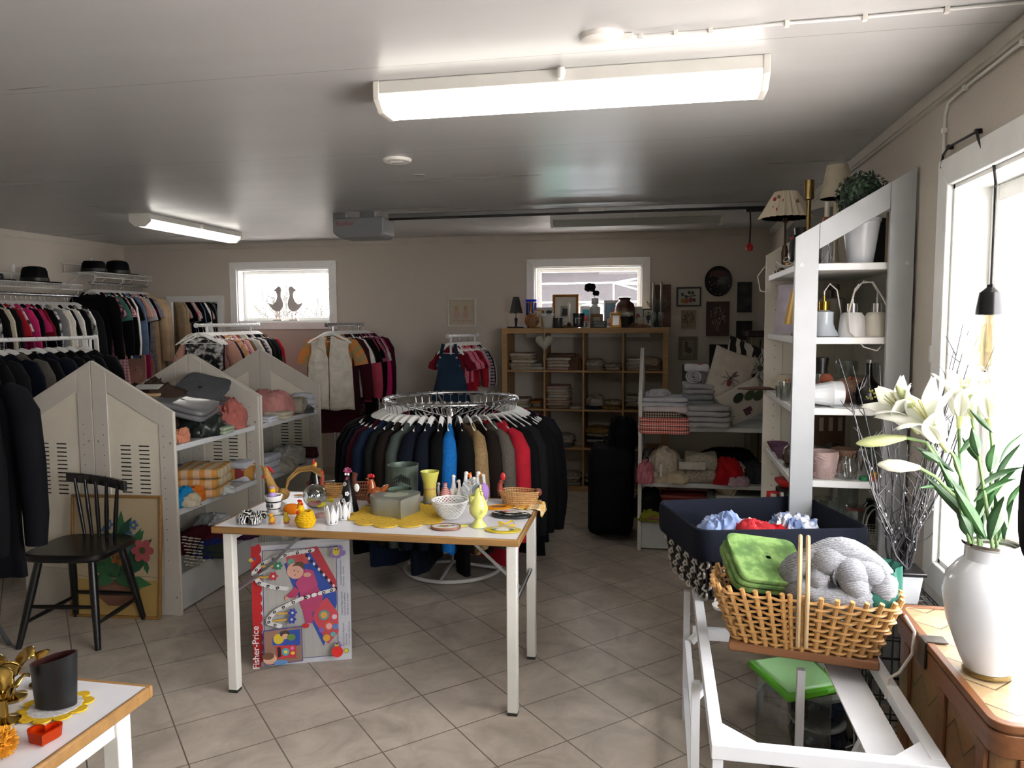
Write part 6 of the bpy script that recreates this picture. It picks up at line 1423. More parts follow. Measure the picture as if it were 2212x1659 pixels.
for i, (x, y) in enumerate(((672, 1093), (712, 1092), (694, 1103))):
    p = TP(x, y); mb = MB()
    for j in range(6): b = j*PI/3+i; mb.ell((.008*math.cos(b), .008*math.sin(b), .012+.002*j), .008, .006, .004, 8, 6)
    solo(mb, 'yellow_flower', M('#c4bb2a', .7), 'yellow cloth flower near the glass bubble, %s from the left' % ORD[(0, 2, 1)[i]], 'flower', p, 0, TG)
solo(MB().lathe([(.013, 0), (.016, .01), (.013, .012), (.001, .006)], 18), 'tealight_cup', M('#b4918d', .4), 'small pinkish cup between the yarn hen and the tulip cups', 'cup', TP(692, 1117), 0, TG)
for i, (x, y) in enumerate(((647, 1071), (716, 1076), (652, 1072))[:2]): solo(MB().ell((0, 0, .002), .022, .009, .002, 14, 6), 'felt_leaf', M('#c58a2c', .8), 'flat ochre felt leaf at the rear of the table, %s one' % ('left', 'right')[i], 'leaf', TP(x, y), .2, TG)
# right side of the table
p = TP(963, 1141); r = thing('embroidery_hoop', 'oval embroidery in a brown hoop at the table\'s front edge', 'embroidery', p, math.radians(8), TG)
MB().lathe([(.048, 0), (.051, .003), (.049, .008), (.046, .008), (.046, .003)], 36, sy=.72).build('hoop', M('#7d4f38', .5), r); MB().lathe([(.001, .0065), (.0465, .006), (.0465, .004)], 36, sy=.72).build('cloth', cl('#d4d2cd'), r)
a = Art(); a.ell(-.004, 0, .017, .01, '#c2a23c').ell(.001, .004, .008, .006, '#6a5a8c').line([(-.025, -.01), (-.015, .01), (-.005, -.012), (.008, -.012), (.02, .012), (.03, .004)], .002, '#3c3c42').ell(.023, .008, .006, .005, '#54545a').build('stitching', r, (0, 0, .007), (-PI/2, 0, 0))
p = TP(1087, 1146); r = thing('oval_plaque', 'oval yellow plaque with a white rabbit and yellow ribbon', 'plaque', p, math.radians(4), TG)
MB().lathe([(.001, 0), (.052, 0), (.053, .003), (.001, .004)], 36, sy=.62).build('plaque', M('#c2ae22', .5), r)
a = Art(); a.ell(0, 0, .036, .02, '#d9d9d2').ell(-.016, .002, .012, .006, '#d3c9c4', .6).ell(.02, .004, .012, .005, '#cfc3bf', -.5).ell(.0, -.004, .014, .009, '#dedcd8').ell(-.004, -.003, .0015, .0015, '#333').ell(.005, -.003, .0015, .0015, '#333') if False else a.ell(0, 0, .036, .02, '#d9d9d2').ell(-.016, .004, .014, .006, '#b9a9a4', .6).ell(.02, .006, .014, .005, '#b9a9a4', -.5).ell(.0, -.002, .014, .009, '#e4e2de').ell(-.004, -.001, .0016, .0016, '#333333').ell(.005, -.001, .0016, .0016, '#333333').ell(-.026, -.008, .008, .006, '#5d7a3a').ell(.026, -.008, .008, .006, '#5d7a3a')
a.build('rabbit_picture', r, (0, 0, .0042), (-PI/2, 0, 0))
mb = MB(); mb.tube([(-.012, .036, .003), (-.02, .05, .012), (.0, .052, .004), (.02, .055, .016), (.03, .046, .004), (.012, .042, .004)], .004, 6, flat=.3); mb.build('ribbon', M('#d8b41f', .5), r)
p = TP(1104, 1115); r = thing('painted_trivet', 'black oval openwork trivet painted with white flowers and a red bird', 'trivet', p, math.radians(-3), TG)
mb = MB().tube([(.06*math.cos(t), .037*math.sin(t), .004) for t in (2*PI*i/36 for i in range(36))], .004, 6, True).tube([(.035*math.cos(t), .02*math.sin(t), .004) for t in (2*PI*i/28 for i in range(28))], .0035, 6, True)
for i in range(10): t_ = 2*PI*i/10; mb.tube([(.034*math.cos(t_), .02*math.sin(t_), .004), (.06*math.cos(t_), .037*math.sin(t_), .004)], .003, 6)
mb.build('trivet', M('#14181a', .35), r)
a = Art()
for i in range(10): t_ = 2*PI*i/10+.3; a.ell(.048*math.cos(t_), .029*math.sin(t_), .009, .0055, '#d6d5cf' if i % 2 else '#39544a').ell(.048*math.cos(t_), .029*math.sin(t_), .003, .002, '#b9a33a')
a.ell(-.012, .004, .018, .01, '#9c2430').leaf(-.02, -.008, .03, .008, .22, '#d9d2c4').build('painting', r, (0, 0, .0085), (-PI/2, 0, 0))
p = TP(1080, 1096); r = thing('felt_cutout', 'orange felt mat with a brown hen motif beside the duck basket', 'mat', p, .2, TG)
MB().prism([(-.055, -.03), (-.02, -.045), (.03, -.03), (.06, .0), (.05, .03), (-.01, .035), (-.045, .02)], 0, .003).build('felt', cl('#cf8a1c'), r); a = Art(); a.ell(-.005, .0, .03, .015, '#7a4219').ell(.02, .012, .009, .007, '#7a4219').build('hen_motif', r, (0, 0, .0032), (-PI/2, 0, 0))
p = TP(1147, 1093); r = thing('doily', 'yellow and white crocheted doily hanging over the table\'s right edge', 'doily', p, 0)
def dl(u, v): 
    x = -.05+.115*u; y = -.055+.11*v+.006*math.sin(u*25); e = max(0, x-(TC[0]+.633-p.x)); z = .002-e*.85+.002*math.sin(u*40+v*30); return (x-e*.75, y, z)
mb = MB().grid(dl, 34, 20); o = mb.build('crochet', PAT('blotch', '#c98a22', '#d6a033', '#dbcfae', .35), r); q = o.modifiers.new('t', 'SOLIDIFY'); q.thickness = .002; q.offset = 1
p = TP(1122, 1090); p.z += .004; r = thing('duck_basket', 'oval woven basket with rooster head and red comb at the table\'s right rear', 'basket', p, math.radians(-3), TG)
wicker(r, .14, .075, .04, M('#b88f5a', .65, 0, 'wood'), ribs=46, rows_=7, flare=1.3)
MB().tube([(-.058, 0, .028), (-.066, 0, .045), (-.066, 0, .062), (-.06, 0, .074)], [.014, .011, .008, .008], 12).build('neck', M('#7a2c1e', .6, 0, 'rust'), r); MB().ell((-.056, 0, .088), .009, .004, .014, 10, 8).build('comb', RED, r); MB().tube([(-.064, 0, .066), (-.075, 0, .06)], [.006, .001], 8).build('beak', M('#c9a35c', .5), r)
MB().ell((.063, 0, .042), .014, .012, .014, 12, 8).build('tail', M('#5f2a1e', .7, 0, 'rust'), r)
solo(MB().box(-.014, .014, -.005, .005, 0, .004), 'yellow_tag', M('#c9c24a', .6), 'tiny yellow ribbon end right of the embroidery hoop', 'ribbon', TP(1001, 1137), .4, TG)
solo(MB().ell((0, 0, .005), .007, .006, .005, 10, 6), 'brown_bead', M('#6d3a1e', .4), 'small brown bead at the doily edge left of the lattice bowl', 'bead', TP(930, 1092), 0, TG)
SC = {'straw_rooster': 1, 'napkin_ring': 1.2, 'flower_pot': 1.22, 'chick_figure': 1.35, 'felt_hen': 1.35, 'yarn_hen': 1.25, 'flower_cup': 1.5, 'cone_bird': 1.42, 'glass_dome': 1.45, 'ceramic_rooster': 1.15, 'flared_vase': 1.27, 'goose_figure': 1.2, 'egg_chick': 1.25, 'feather': 1.5, 'lattice_bowl': 1.22, 'embroidery_hoop': 1.22, 'cone_bottle': 1.2, 'orange_carrot': 1.15, 'felt_cutout': 1.15, 'brown_bead': 1}
for o in [o for o in bpy.data.objects if o.name not in NOBJ]:
    if not o.parent: k = SC.get(o.name.split('.')[0], 1.36); k = 1.22 if 'mauve' in o.get('label', '') else k; o.scale = (k, k, k)
# ================================================================ toy box under the table
A_, B_ = PZ(548, 1441, 0), PZ(760, 1423, 0); ang = math.atan2(B_.y-A_.y, B_.x-A_.x); w = (B_-A_).length; hh = px2m(262, A_)
r = thing('toy_box', 'white and red toy box with a baby gym picture standing under the middle table', 'box', A_, ang); r.rotation_euler.x = -.06
MB().box(0, w, .0, .075, 0, hh).build('carton', M('#b9bcc4', .4), r, bevel=.002)
a = Art(); k = w/1120.; U = lambda x: (x-150)*k*1.0; V = lambda y: hh*(1-(y-90)/1450.)
def P2(*pts): return [(U(x), V(y)) for x, y in pts]
a.rect(0, w, 0, hh, '#bfc2c9')
a.rect(0, U(235), 0, hh, '#b3151d')
for i in range(12): y = 130+i*118; a.ell(U(228), V(y), k*38, k*62, '#b3151d')
a.poly(P2((275, 145), (1120, 145), (1120, 1480), (275, 1480)), '#2b3a7a').poly(P2((282, 152), (1113, 152), (1113, 1473), (282, 1473)), '#a9a8a4')
for i in range(9): a.line(P2((300+i*95, 152), (360+i*95, 1470)), .0012, '#97928a')
a.poly(P2((760, 150), (900, 130), (1110, 560), (1110, 720), (1010, 640)), '#a92b3a')
a.poly(P2((520, 320), (800, 170), (1010, 560), (1110, 720), (1110, 850), (950, 1350), (820, 1050), (600, 560)), '#23489c')
a.poly(P2((540, 230), (770, 200), (800, 330), (560, 360)), '#b34a4f').ell(U(600), V(300), k*40, k*40, '#5a9a8a').ell(U(710), V(260), k*40, k*30, '#b8403c')
a.poly(P2((880, 830), (1000, 760), (1125, 960), (1125, 1190), (1000, 1330), (900, 1130), (830, 1000)), '#b8404a')
for u, v, q, c in ((960, 970, 60, '#46948f'), (960, 970, 40, '#d09a4a'), (1015, 1110, 55, '#c2562f'), (1015, 1110, 36, '#d9a0a0'), (930, 1150, 30, '#7a5ca8'), (1080, 1000, 30, '#c8b4c0'), (1090, 1120, 35, '#5577b5'), (985, 1250, 42, '#cf9a30'), (1060, 1210, 30, '#5aa0a0')): a.ell(U(u), V(v), k*q, k*q, c)
a.poly(P2((690, 640), (880, 590), (960, 740), (900, 880), (830, 930), (830, 1060), (750, 1050), (720, 900), (690, 820)), '#a83a66').poly(P2((640, 560), (760, 390), (850, 420), (900, 600), (700, 690)), '#b04070')
a.poly(P2((520, 720), (640, 600), (690, 660), (640, 740)), '#a8355c').ell(U(780), V(465), k*45, k*28, '#c99a86').ell(U(540), V(735), k*24, k*24, '#c99a86')
a.ell(U(645), V(410), k*92, k*98, '#cfa08c', .6, 20).ell(U(680), V(360), k*75, k*55, '#5a4436', .5).ell(U(655), V(420), k*78, k*72, '#cfa08c')
a.ell(U(635), V(405), k*8, k*6, '#3a2a28').ell(U(680), V(420), k*8, k*6, '#3a2a28').ell(U(640), V(460), k*14, k*6, '#a8505a')
a.ell(U(750), V(1080), k*42, k*30, '#b3202a')
for i in range(13):
    t_ = i/12; x = 770+330*t_; y = 210+420*t_; a.poly(P2((x, y), (x+24, y+12), (x+14, y+44), (x-8, y+30)), '#d8d8d8' if i % 2 else '#141416')
def arch(pts, n):
    for i in range(n):
        s = i/(n-1)*(len(pts)-1); j = min(int(s), len(pts)-2); f = s-j; x = pts[j][0]*(1-f)+pts[j+1][0]*f; y = pts[j][1]*(1-f)+pts[j+1][1]*f; a.ell(U(x), V(y), k*34, k*24, '#d6d6d4' if i % 3 else '#d6d6d4', .3, 10); 
    for i in range(0, n, 3):
        s = (i+.5)/(n)*(len(pts)-1); j = min(int(s), len(pts)-2); f = s-j; x = pts[j][0]*(1-f)+pts[j+1][0]*f; y = pts[j][1]*(1-f)+pts[j+1][1]*f; a.ell(U(x), V(y), k*20, k*17, '#141416', .5, 7).ell(U(x), V(y), k*8, k*7, '#d6d6d4', 0, 6)
arch([(840, 170), (640, 190), (440, 225), (270, 300), (180, 400), (240, 520), (380, 580), (540, 610)], 30)
arch([(1070, 660), (960, 680), (700, 740), (560, 800), (420, 860), (350, 940), (340, 1000), (460, 1045)], 26)
for p0, p1, c, u, v in (((270, 318), (420, 318), '#c49a2c', 460, 320), ((210, 445), (360, 445), '#c49a2c', 405, 440), ((440, 890), (570, 890), '#c49a2c', 610, 890), ((390, 975), (560, 965), '#c49a2c', 600, 970)):
    a.line(P2(p0, p1), k*20, c); a.flower(U(u), V(v), k*52, 6, {320: '#2c7a5a', 440: '#a8242c', 890: '#2a3f94', 970: '#2a3f94'}[v], '#c9c9c9')
a.poly(P2((278, 1080), (712, 1055), (718, 1478), (285, 1500)), '#2b3a8a').poly(P2((286, 1090), (704, 1064), (710, 1470), (293, 1492)), '#8a6a5a')
a.poly(P2((380, 1180), (480, 1100), (690, 1090), (690, 1280), (640, 1290), (380, 1260)), '#25499c').ell(U(450), V(1190), k*60, k*60, '#c9b02c').ell(U(520), V(1135), k*55, k*42, '#43302a').ell(U(525), V(1165), k*38, k*32, '#cfa088').ell(U(590), V(1180), k*50, k*40, '#5a7a3a')
a.poly(P2((410, 1270), (640, 1275), (640, 1430), (430, 1430)), '#b5333c').ell(U(525), V(1350), k*42, k*46, '#4aa0a8').ell(U(525), V(1350), k*20, k*20, '#d9c04a').ell(U(600), V(1310), k*22, k*22, '#c96a9a').ell(U(605), V(1370), k*24, k*20, '#d9b13c').poly(P2((430, 1290), (470, 1285), (475, 1400), (440, 1410)), '#1c1c1e')
a.ell(U(350), V(1420), k*75, k*62, '#cfa288').ell(U(330), V(1385), k*68, k*42, '#6b4a36').ell(U(470), V(1470), k*80, k*30, '#5a86b8')
for u, v, q in ((1130, 175, 1.), (1110, 1305, .55)):
    for d in ((-40, -20), (30, -30), (60, 30), (10, 60), (-40, 50)): a.ell(U(u+d[0]*q), V(v+d[1]*q), k*38*q, k*34*q, '#7d6aa8')
    a.ell(U(u-10*q), V(v+10*q), k*40*q, k*50*q, '#c2b23c').ell(U(u-20*q), V(v-15*q), k*7, k*9, '#1a1a1a').ell(U(u+5*q), V(v-15*q), k*7, k*9, '#1a1a1a')
a.ell(U(170), V(225), k*30, k*22, '#c9a72c').ell(U(200), V(215), k*18, k*18, '#3a52a0')
a.ell(U(1110), V(1395), k*66, k*66, '#d2241f', 0, 24).ell(U(1212), V(1390), k*30, k*30, '#1c1c1c', 0, 18).ell(U(1212), V(1390), k*26, k*26, '#c9c23a', 0, 18)
a.build('printed_front', r, (0, -.0008, 0))
lr = (PI/2, -PI/2, 0); INK = M('#333a66', .6); ly = -.0295*0-.026
text('logo_lettering', 'Fisher-Price', hh*.074, M('#d9d9d9', .5), r, (U(192), ly, V(1285)), lr, .0003, bold=.0004)
for x, y, s in ((1165, 450, 'Gimnasio Manta Educativa'), (1195, 500, 'Decorque - Levente'), (1170, 830, 'Trapunta Magica Casetta'), (1203, 840, 'Trap en Kruip speelhuis'), (1237, 840, 'Mantita Casa de Juegos'), (1182, 1210, "Kick 'n Crawl Playhouse"), (1214, 1270, 'Maison Gym'), (1247, 1200, '2-in-1 Fitness Spielcenter')): text('product_text', s, hh*.02, INK, r, (U(x), ly, V(y)), lr, .0002)
for i, s in enumerate(('Peng', 'Pris')): text('handwriting', s, hh*.04, BLACK, r, (U(1090+42*i), ly, V(1395)), lr, .0002, bold=.0006)
# ================================================================ flower painting leaning at the gable
A_ = PZ(153, 1331, 0); B_ = PZ(348, 1338, 0); w = (B_-A_).length; hp_ = px2m(265, (A_+B_)/2)
def bouquet(a, w, h):
    X = lambda x: (x-540)/670*w-w/2; Z = lambda y: h*(1-(y-235)/935.)
    a.rect(X(560), X(1190), Z(1150), Z(880), '#a0854a').line([(X(560), Z(850)), (X(700), Z(870)), (X(1100), Z(850)), (X(1190), Z(860))], .003, '#7d6a48')
    a.poly([(X(x), Z(y)) for x, y in ((700, 880), (1065, 880), (1050, 960), (1000, 1040), (930, 1080), (820, 1080), (750, 1020), (715, 950))], '#6d4a38').ell(X(880), Z(960), w*.16, h*.04, '#7a5643')
    rr = random.Random(3)
    for x0, y0, x1, y1, q in ((880, 860, 700, 560, .12), (880, 860, 910, 350, .13), (880, 860, 1060, 480, .12), (880, 860, 1140, 560, .14), (880, 870, 690, 720, .16), (880, 870, 1130, 700, .13), (860, 880, 690, 870, .18), (900, 880, 1140, 910, .18), (880, 870, 780, 700, .16), (900, 870, 1000, 760, .18), (880, 600, 990, 400, .16), (860, 700, 780, 470, .16), (900, 800, 1060, 780, .2), (860, 820, 700, 800, .2), (1000, 600, 1080, 500, .25), (1090, 720, 1110, 830, .2)): a.leaf(X(x0), Z(y0), X(x1), Z(y1), q, rr.choice(('#1f4a2c', '#2a5a34', '#34683c', '#1d4230')))
    for x, y in ((820, 460), (1005, 460), (975, 540), (850, 560), (880, 610), (950, 640), (780, 520), (930, 570)): a.flower(X(x), Z(y), w*.055, 5, '#3f5a7c', '#a09a3a')
    a.flower(X(740), Z(660), w*.12, 6, '#8f4444', '#4a2a20').flower(X(1080), Z(650), w*.125, 6, '#96484a', '#3f4a2a').flower(X(905), Z(705), w*.09, 5, '#96602a', '#6a4420')
    for x0, y0, x1, y1 in ((880, 880, 720, 900), (880, 880, 1060, 900), (870, 870, 760, 850), (890, 870, 1000, 850)): a.leaf(X(x0), Z(y0), X(x1), Z(y1), .2, '#2f5f38')
r = frame('flower_painting', 'framed painting of a flower bouquet leaning behind the black chair', 'painting', (A_+B_)/2, w, hp_, .014, M('#8a6530', .5, 0, 'wood'), bouquet, -.09, math.atan2(B_.y-A_.y, B_.x-A_.x), .02, None, '#a8977a')
# ================================================================ things in the tall wall unit
def SH(x, y, i):
    p = PZ(x, y, HS[i]) if abs(HS[i]-EYE) > .04 else PX(x, y, .7); p.z = HS[i]+.0006; p.x = min(max(p.x, HX0+.05), HX1-.06); p.y = min(max(p.y, 3.25), 3.98); return p
WG = 'things in the tall wall unit'
OPAL = M('#c9c9c9', .3); BRASS = metal('#a5843f', .25); CREAM = M('#bdb4a0', .7, 0, 'cloth'); CORD = M('#c9c6bf', .5); CLEAR = GLASS('#eef3f2', .22, 'drinking_glass')
def pleat(r, prof, m_, n=26, a_=.05):
    MB().lathe(prof, n*4, fn=lambda t, z: 1+a_*(1 if (int(t/(2*PI)*n*2+.5) % 2) else -1)).build('lamp_shade', m_, r, ang=20) if False else MB().lathe(prof, n*4, fn=lambda t, z: 1+a_*math.asin(math.sin(n*t))).build('lamp_shade', m_, r)
p = SH(1853, 560, 0); p.y = 3.31; r = thing('potted_boxwood', 'artificial boxwood ball in a tall white pot on the wall unit\'s top shelf', 'plant', p, 0, WG)
p = Vector((PY(1858, 560, 3.31).x, 3.31, HS[0])); r.location = p
MB().lathe([(.046, 0), (.048, .004), (.071, .165), (.075, .166), (.076, .18), (.07, .18), (.045, .02), (.001, .02)], 36).build('pot', M('#c6cad0', .25), r)
mb = MB(); rr = random.Random(3)
for i in range(620):
    d = Vector((rr.gauss(0, 1), rr.gauss(0, 1), rr.gauss(0, 1))).normalized(); q = Vector((0, 0, .268))+d*rr.uniform(.085, .1); u = d.orthogonal().normalized(); v = d.cross(u); a_ = rr.uniform(0, 6.28); u, v = u*math.cos(a_)+v*math.sin(a_), v*math.cos(a_)-u*math.sin(a_); t_ = (u+d*rr.uniform(-.2, .9)).normalized()
    mb.add([q-v*.006+t_*.003, q+t_*.018, q+v*.006+t_*.003, q-t_*.004], [(0, 1, 2), (0, 2, 3)], i % 2)
mb.ell((0, 0, .268), .082, .082, .082, 18, 12, 1); tag(mb.build('foliage', [M('#26402a', .5), M('#16281a', .6)], r, ang=1), None)
MB().tube([(0, 0, .02), (0, 0, .2)], .012, 8).build('trunk', M('#4b3a28', .8), r)
def at(x, Y, z): q = PY(x, 560, Y); return Vector((q.x, Y, z))
r = thing('table_lamp', 'table lamp with plain cream shade, tallest on the wall unit\'s top shelf', 'lamp', at(1803, 3.66, HS[0]+.0006), 0, WG); k = px2m(1, r.location)
MB().lathe([(.05, 0), (.05, .015), (.02, .03), (.012, .08), (.012, .3)], 18).build('base', M('#b3a98f', .4), r); MB().lathe([(.07, .315), (.045, .46), (.043, .46), (.067, .315)], 32).build('lamp_shade', CREAM, r)
r = thing('table_lamp', 'table lamp with pleated rose-patterned shade on a turned wooden stem', 'lamp', (.585, 3.9, HS[0]+.0006), 0, WG)
MB().lathe([(.05, 0), (.05, .012), (.015, .03), (.018, .1), (.013, .12), (.012, .13), (.006, .14), (.006, .24), (.014, .25), (.012, .27)], 20).build('stem', M('#4c331e', .4, .3, 'flat'), r)
pleat(r, [(.118, .265), (.05, .39), (.048, .39), (.115, .265)], PAT('floral', '#cfc5b0', '#a8303a', '#7d6a4a', 1.4), 24, .06)
r = thing('brass_lamp', 'brass column lamp base without shade behind the rose-patterned lamp', 'lamp', at(1744, 3.72, HS[0]+.0006), 0, WG)
MB().lathe([(.04, 0), (.04, .01), (.012, .02), (.01, .32), (.022, .325), (.022, .41), (.02, .41), (.001, .4)], 20).build('column', metal('#7d6a42', .3), r)
r = thing('wooden_lamp_stem', 'orange brown wooden lamp stem with white candle sleeve', 'lamp', at(1784, 3.5, HS[0]+.0006), 0, WG)
MB().box(-.016, .016, -.016, .016, 0, .215).build('wooden_stem', M('#8a4a22', .5, 0, 'wood'), r, bevel=.003); MB().lathe([(.011, .215), (.011, .28), (.001, .28)], 14).build('candle_sleeve', M('#c9c4b8', .5), r)
r = thing('black_jug', 'round black pottery jug with red rim dots on the top shelf', 'jug', at(1730, 3.75, HS[0]+.0006), 0, WG)
MB().lathe([(.03, 0), (.045, .02), (.058, .08), (.05, .14), (.03, .17), (.034, .2), (.03, .2), (.001, .15)], 28).build('jug', M('#17171a', .3), r)
mb = MB()
for i in range(9): mb.ell((.043*math.cos(i*.7), .043*math.sin(i*.7), .155), .007, .007, .007, 8, 6)
mb.build('red_dots', M('#a32620', .4), r)
r = thing('wire_lantern', 'black metal lantern with crossed wires behind the front post', 'lantern', at(1785, 3.33, HS[0]+.0006), 0, WG); mb = MB()
for s in (-1, 1):
    for q in (-1, 1): mb.bar((s*.022, q*.03, 0), (s*.022, q*.03, .13), .005, .005)
    mb.bar((s*.022, -.03, .004), (s*.022, .03, .004), .005, .005).bar((s*.022, -.03, .128), (s*.022, .03, .128), .005, .005).bar((-.022, s*.03, .004), (.022, s*.03, .004), .005, .005).bar((-.022, s*.03, .004), (.022, s*.03, .13), .003, .003).bar((.022, s*.03, .004), (-.022, s*.03, .13), .003, .003)
mb.build('wire_frame', BLACK, r); MB().lathe([(.014, .004), (.014, .1), (.001, .1)], 14).build('candle', M('#8e8e90', .5), r)
solo(MB().box(-.03, .03, -.045, .045, 0, .2), 'dark_case', M('#24231f', .6), 'dark grey upright case right of the white boxwood pot', 'case', at(1897, 3.5, HS[0]+.0006), 0, WG, bevel=.006)
solo(MB().lathe([(.017, 0), (.017, .21), (.001, .21)], 20), 'cream_tube', M('#b5a888', .5), 'cream upright tube at the right end of the top shelf', 'tube', at(1921, 3.36, HS[0]+.0006), 0, WG)
r = thing('power_cord', 'white coiled electric cords with plug at the far end of the top shelf', 'cord', (.60, 3.78, HS[0]+.001), 0, WG); mb = MB(); rr = random.Random(8)
for i in range(5): c_ = (rr.uniform(-.03, .03), rr.uniform(-.05, .05), .012+.012*i); mb.tube([(c_[0]+.045*math.cos(t), c_[1]+.05*math.sin(t), c_[2]+.014*math.sin(2*t+i)) for t in (2*PI*k/20 for k in range(20))], .0032, 6, True)
mb.tube([(-.03, .1, .01), (-.1, .14, .04), (-.135, .15, -.01), (-.12, .16, -.08), (-.07, .19, -.09)], .0032, 6); mb.build('cord', CORD, r)
MB().lathe([(.02, 0), (.02, .012), (.012, .03), (.004, .045)], 16).build('plug', M('#d2d0c8', .4), r, (.01, -.06, .03)).rotation_euler.x = PI/2
solo(MB().box(-.02, .02, -.025, .025, 0, .05), 'amber_box', M('#b5811f', .4), 'small amber box behind the coiled cords', 'box', at(1708, 3.86, HS[0]+.0006), .2, WG, bevel=.004)
# second shelf
def pendant(name, label, x, y, prof, m_, cap, loop, fn=None):
    q = at(x, y, HS[1]+.0006); r = thing(name, label, 'pendant lamp', q, 0, 'pendant lamps in the wall unit')
    MB().lathe(prof, 48, fn=fn).build('glass_shade', m_, r); h = prof[0][1]
    MB().lathe([(.021, h-.003), (.021, h+.035), (.005, h+.036), (.004, h+.06), (.001, h+.061)], 24).build('cap', cap, r)
    MB().tube([(0, 0, h+.055)]+[Vector(c_) for c_ in loop], .003, 8).build('cable', CORD, r); return r
dome = [(.018, .098), (.035, .097), (.046, .08), (.055, 0), (.052, 0), (.043, .076), (.001, .09)]
pendant('glass_pendant', 'frosted tulip pendant lamp with brass cap and pointed rim', 1783, 3.32, [(.02, .108), (.038, .1), (.038, .055), (.045, .03), (.06, .002), (.057, .002), (.035, .04), (.001, .1)], M('#aab2ba', .25), metal('#9a7a30', .2), [(.0, 0, .185), (.02, 0, .215), (.05, .01, .19), (.07, .02, .1), (.075, .03, .03), (.06, .08, .004)], lambda t, z: 1+(.12*abs(math.sin(4*t)) if z < .03 else 0))
pendant('glass_pendant', 'white opal glass pendant lamp, left of the pair with chrome caps', 1845, 3.3, dome, OPAL, CHROME, [(.005, 0, .18), (.03, 0, .215), (.07, -.01, .22), (.11, -.02, .15), (.14, -.04, .07), (.13, -.05, .0), (.08, -.065, -.055), (.03, -.065, -.04), (-.02, -.06, .02), (-.025, -.05, .1), (.0, -.03, .19), (.02, 0, .21)])
pendant('glass_pendant', 'white opal glass pendant lamp, right of the pair with chrome caps', 1898, 3.3, dome, M('#bbb7ab', .3), CHROME, [(0, 0, .18), (-.02, 0, .215), (-.05, .01, .225), (-.08, .03, .18), (-.1, .08, .06), (-.08, .12, .006)])
r = thing('dotted_lamp', 'grey dotted cylinder lamp shade at the back of the second shelf', 'lamp', at(1800, 3.62, HS[1]+.0006), 0, WG); MB().lathe([(.045, 0), (.055, .16), (.05, .165), (.042, 0)], 28).build('lamp_shade', M('#6d6858', .5), r); MB().lathe([(.03, .2), (.03, .225), (.001, .23)], 20).lathe([(.008, 0), (.008, .2)], 8).build('lid', DKW, r)
r = thing('lamp_shade', 'pale lilac drum lampshade in the open left side of the second shelf', 'lampshade', (.64, 3.85, HS[1]+.0006), 0, WG); MB().lathe([(.105, 0), (.085, .235), (.083, .235), (.102, 0)], 36).build('shade_cloth', M('#bdb6c4', .8, 0, 'cloth'), r); MB().tube([(-.084, 0, .23), (.084, 0, .23)], .002, 5).tube([(0, -.084, .23), (0, .084, .23)], .002, 5).build('shade_wire', STEEL, r)
r = thing('table_lamp', 'small lamp with pleated straw coloured shade before the lilac lampshade', 'lamp', (.595, 3.5, HS[1]+.0006), 0, WG); pleat(r, [(.062, .05), (.035, .2), (.033, .2), (.06, .05)], M('#b89a63', .7, 0, 'cloth'), 16, .06); MB().lathe([(.035, 0), (.035, .01), (.01, .02), (.008, .08)], 14).build('base', BLACK, r)
solo(MB().tube([(0, 0, .003), (-.05, -.03, .004), (-.08, -.08, .0035), (-.06, -.12, .004), (-.01, -.1, .004), (.02, -.04, .004)], .003, 6), 'loose_cable', CORD, 'white cord lying on the second shelf\'s open side', 'cord', (.61, 3.78, HS[1]+.0006), 0, WG)
# third shelf
r = thing('pepper_mill', 'glass pepper mill with wide black top on the third shelf', 'pepper mill', at(1781, 3.5, HS[2]+.0006), 0, WG); MB().lathe([(.03, 0), (.024, .05), (.026, .12)], 24).build('glass_body', CLEAR, r); MB().lathe([(.028, .12), (.025, .14), (.031, .185), (.03, .19), (.001, .192)], 24).build('top', M('#121214', .4), r)
for x, Y, s, c_, lab in ((1767, 3.38, .9, '#8a3a20', 'squat dark terracotta figurine at the left of the third shelf'), (1790, 3.4, 1.25, '#8f4c36', 'terracotta figurine with bowed head behind the white fluted pot')):
    r = thing('terracotta_figurine', lab, 'figurine', at(x, Y, HS[2]+.0006), 0, WG); MB().ell((0, 0, .035*s), .028*s, .025*s, .037*s, 16, 12).ell((.004, 0, .082*s), .022*s, .02*s, .02*s, 14, 10).tube([(.02*s, 0, .06*s), (.03*s, -.01, .03*s), (.02*s, -.02, .01*s)], .01*s, 8).build('figurine', M(c_, .7, 0, 'rust'), r)
r = thing('fluted_pot', 'white fluted ceramic pot lying on its side at the third shelf\'s front', 'pot', at(1762, 3.27, HS[2]+.052), 0, WG); r.rotation_euler = (0, PI/2, .15)
MB().lathe([(.034, -.02), (.043, .03), (.05, .07), (.052, .072), (.053, .115), (.046, .115), (.04, .03), (.001, 0)], 60, fn=lambda t, z: 1+(.035*math.sin(14*t+z*40) if z < .07 else 0)).build('pot', M('#cfd3d6', .2), r)
solo(MB().lathe([(.001, 0), (.05, 0), (.056, .006), (.001, .004)], 28), 'white_saucer', M('#c9ccce', .25), 'white saucer beside the mouth of the fluted pot', 'saucer', at(1832, 3.262, HS[2]+.0006), 0, WG)
r = thing('clay_pot', 'pinkish clay pot with painted flowers lying behind the fluted pot', 'pot', at(1815, 3.43, HS[2]+.057), 0, WG); r.rotation_euler = (0, PI/2, .1)
MB().lathe([(.04, 0), (.048, .02), (.056, .1), (.05, .1), (.04, .03), (.001, .02)], 36).build('pot', M('#a5806b', .6), r)
for t_, z in ((-1.2, .05), (-2.0, .08), (-.5, .075)): MB().ell((.0535*math.sin(t_)*.98, .0535*-math.cos(t_)*1.0, z), .009, .009, .009, 8, 6).build('painted_flower', M('#a8543a', .6), r)
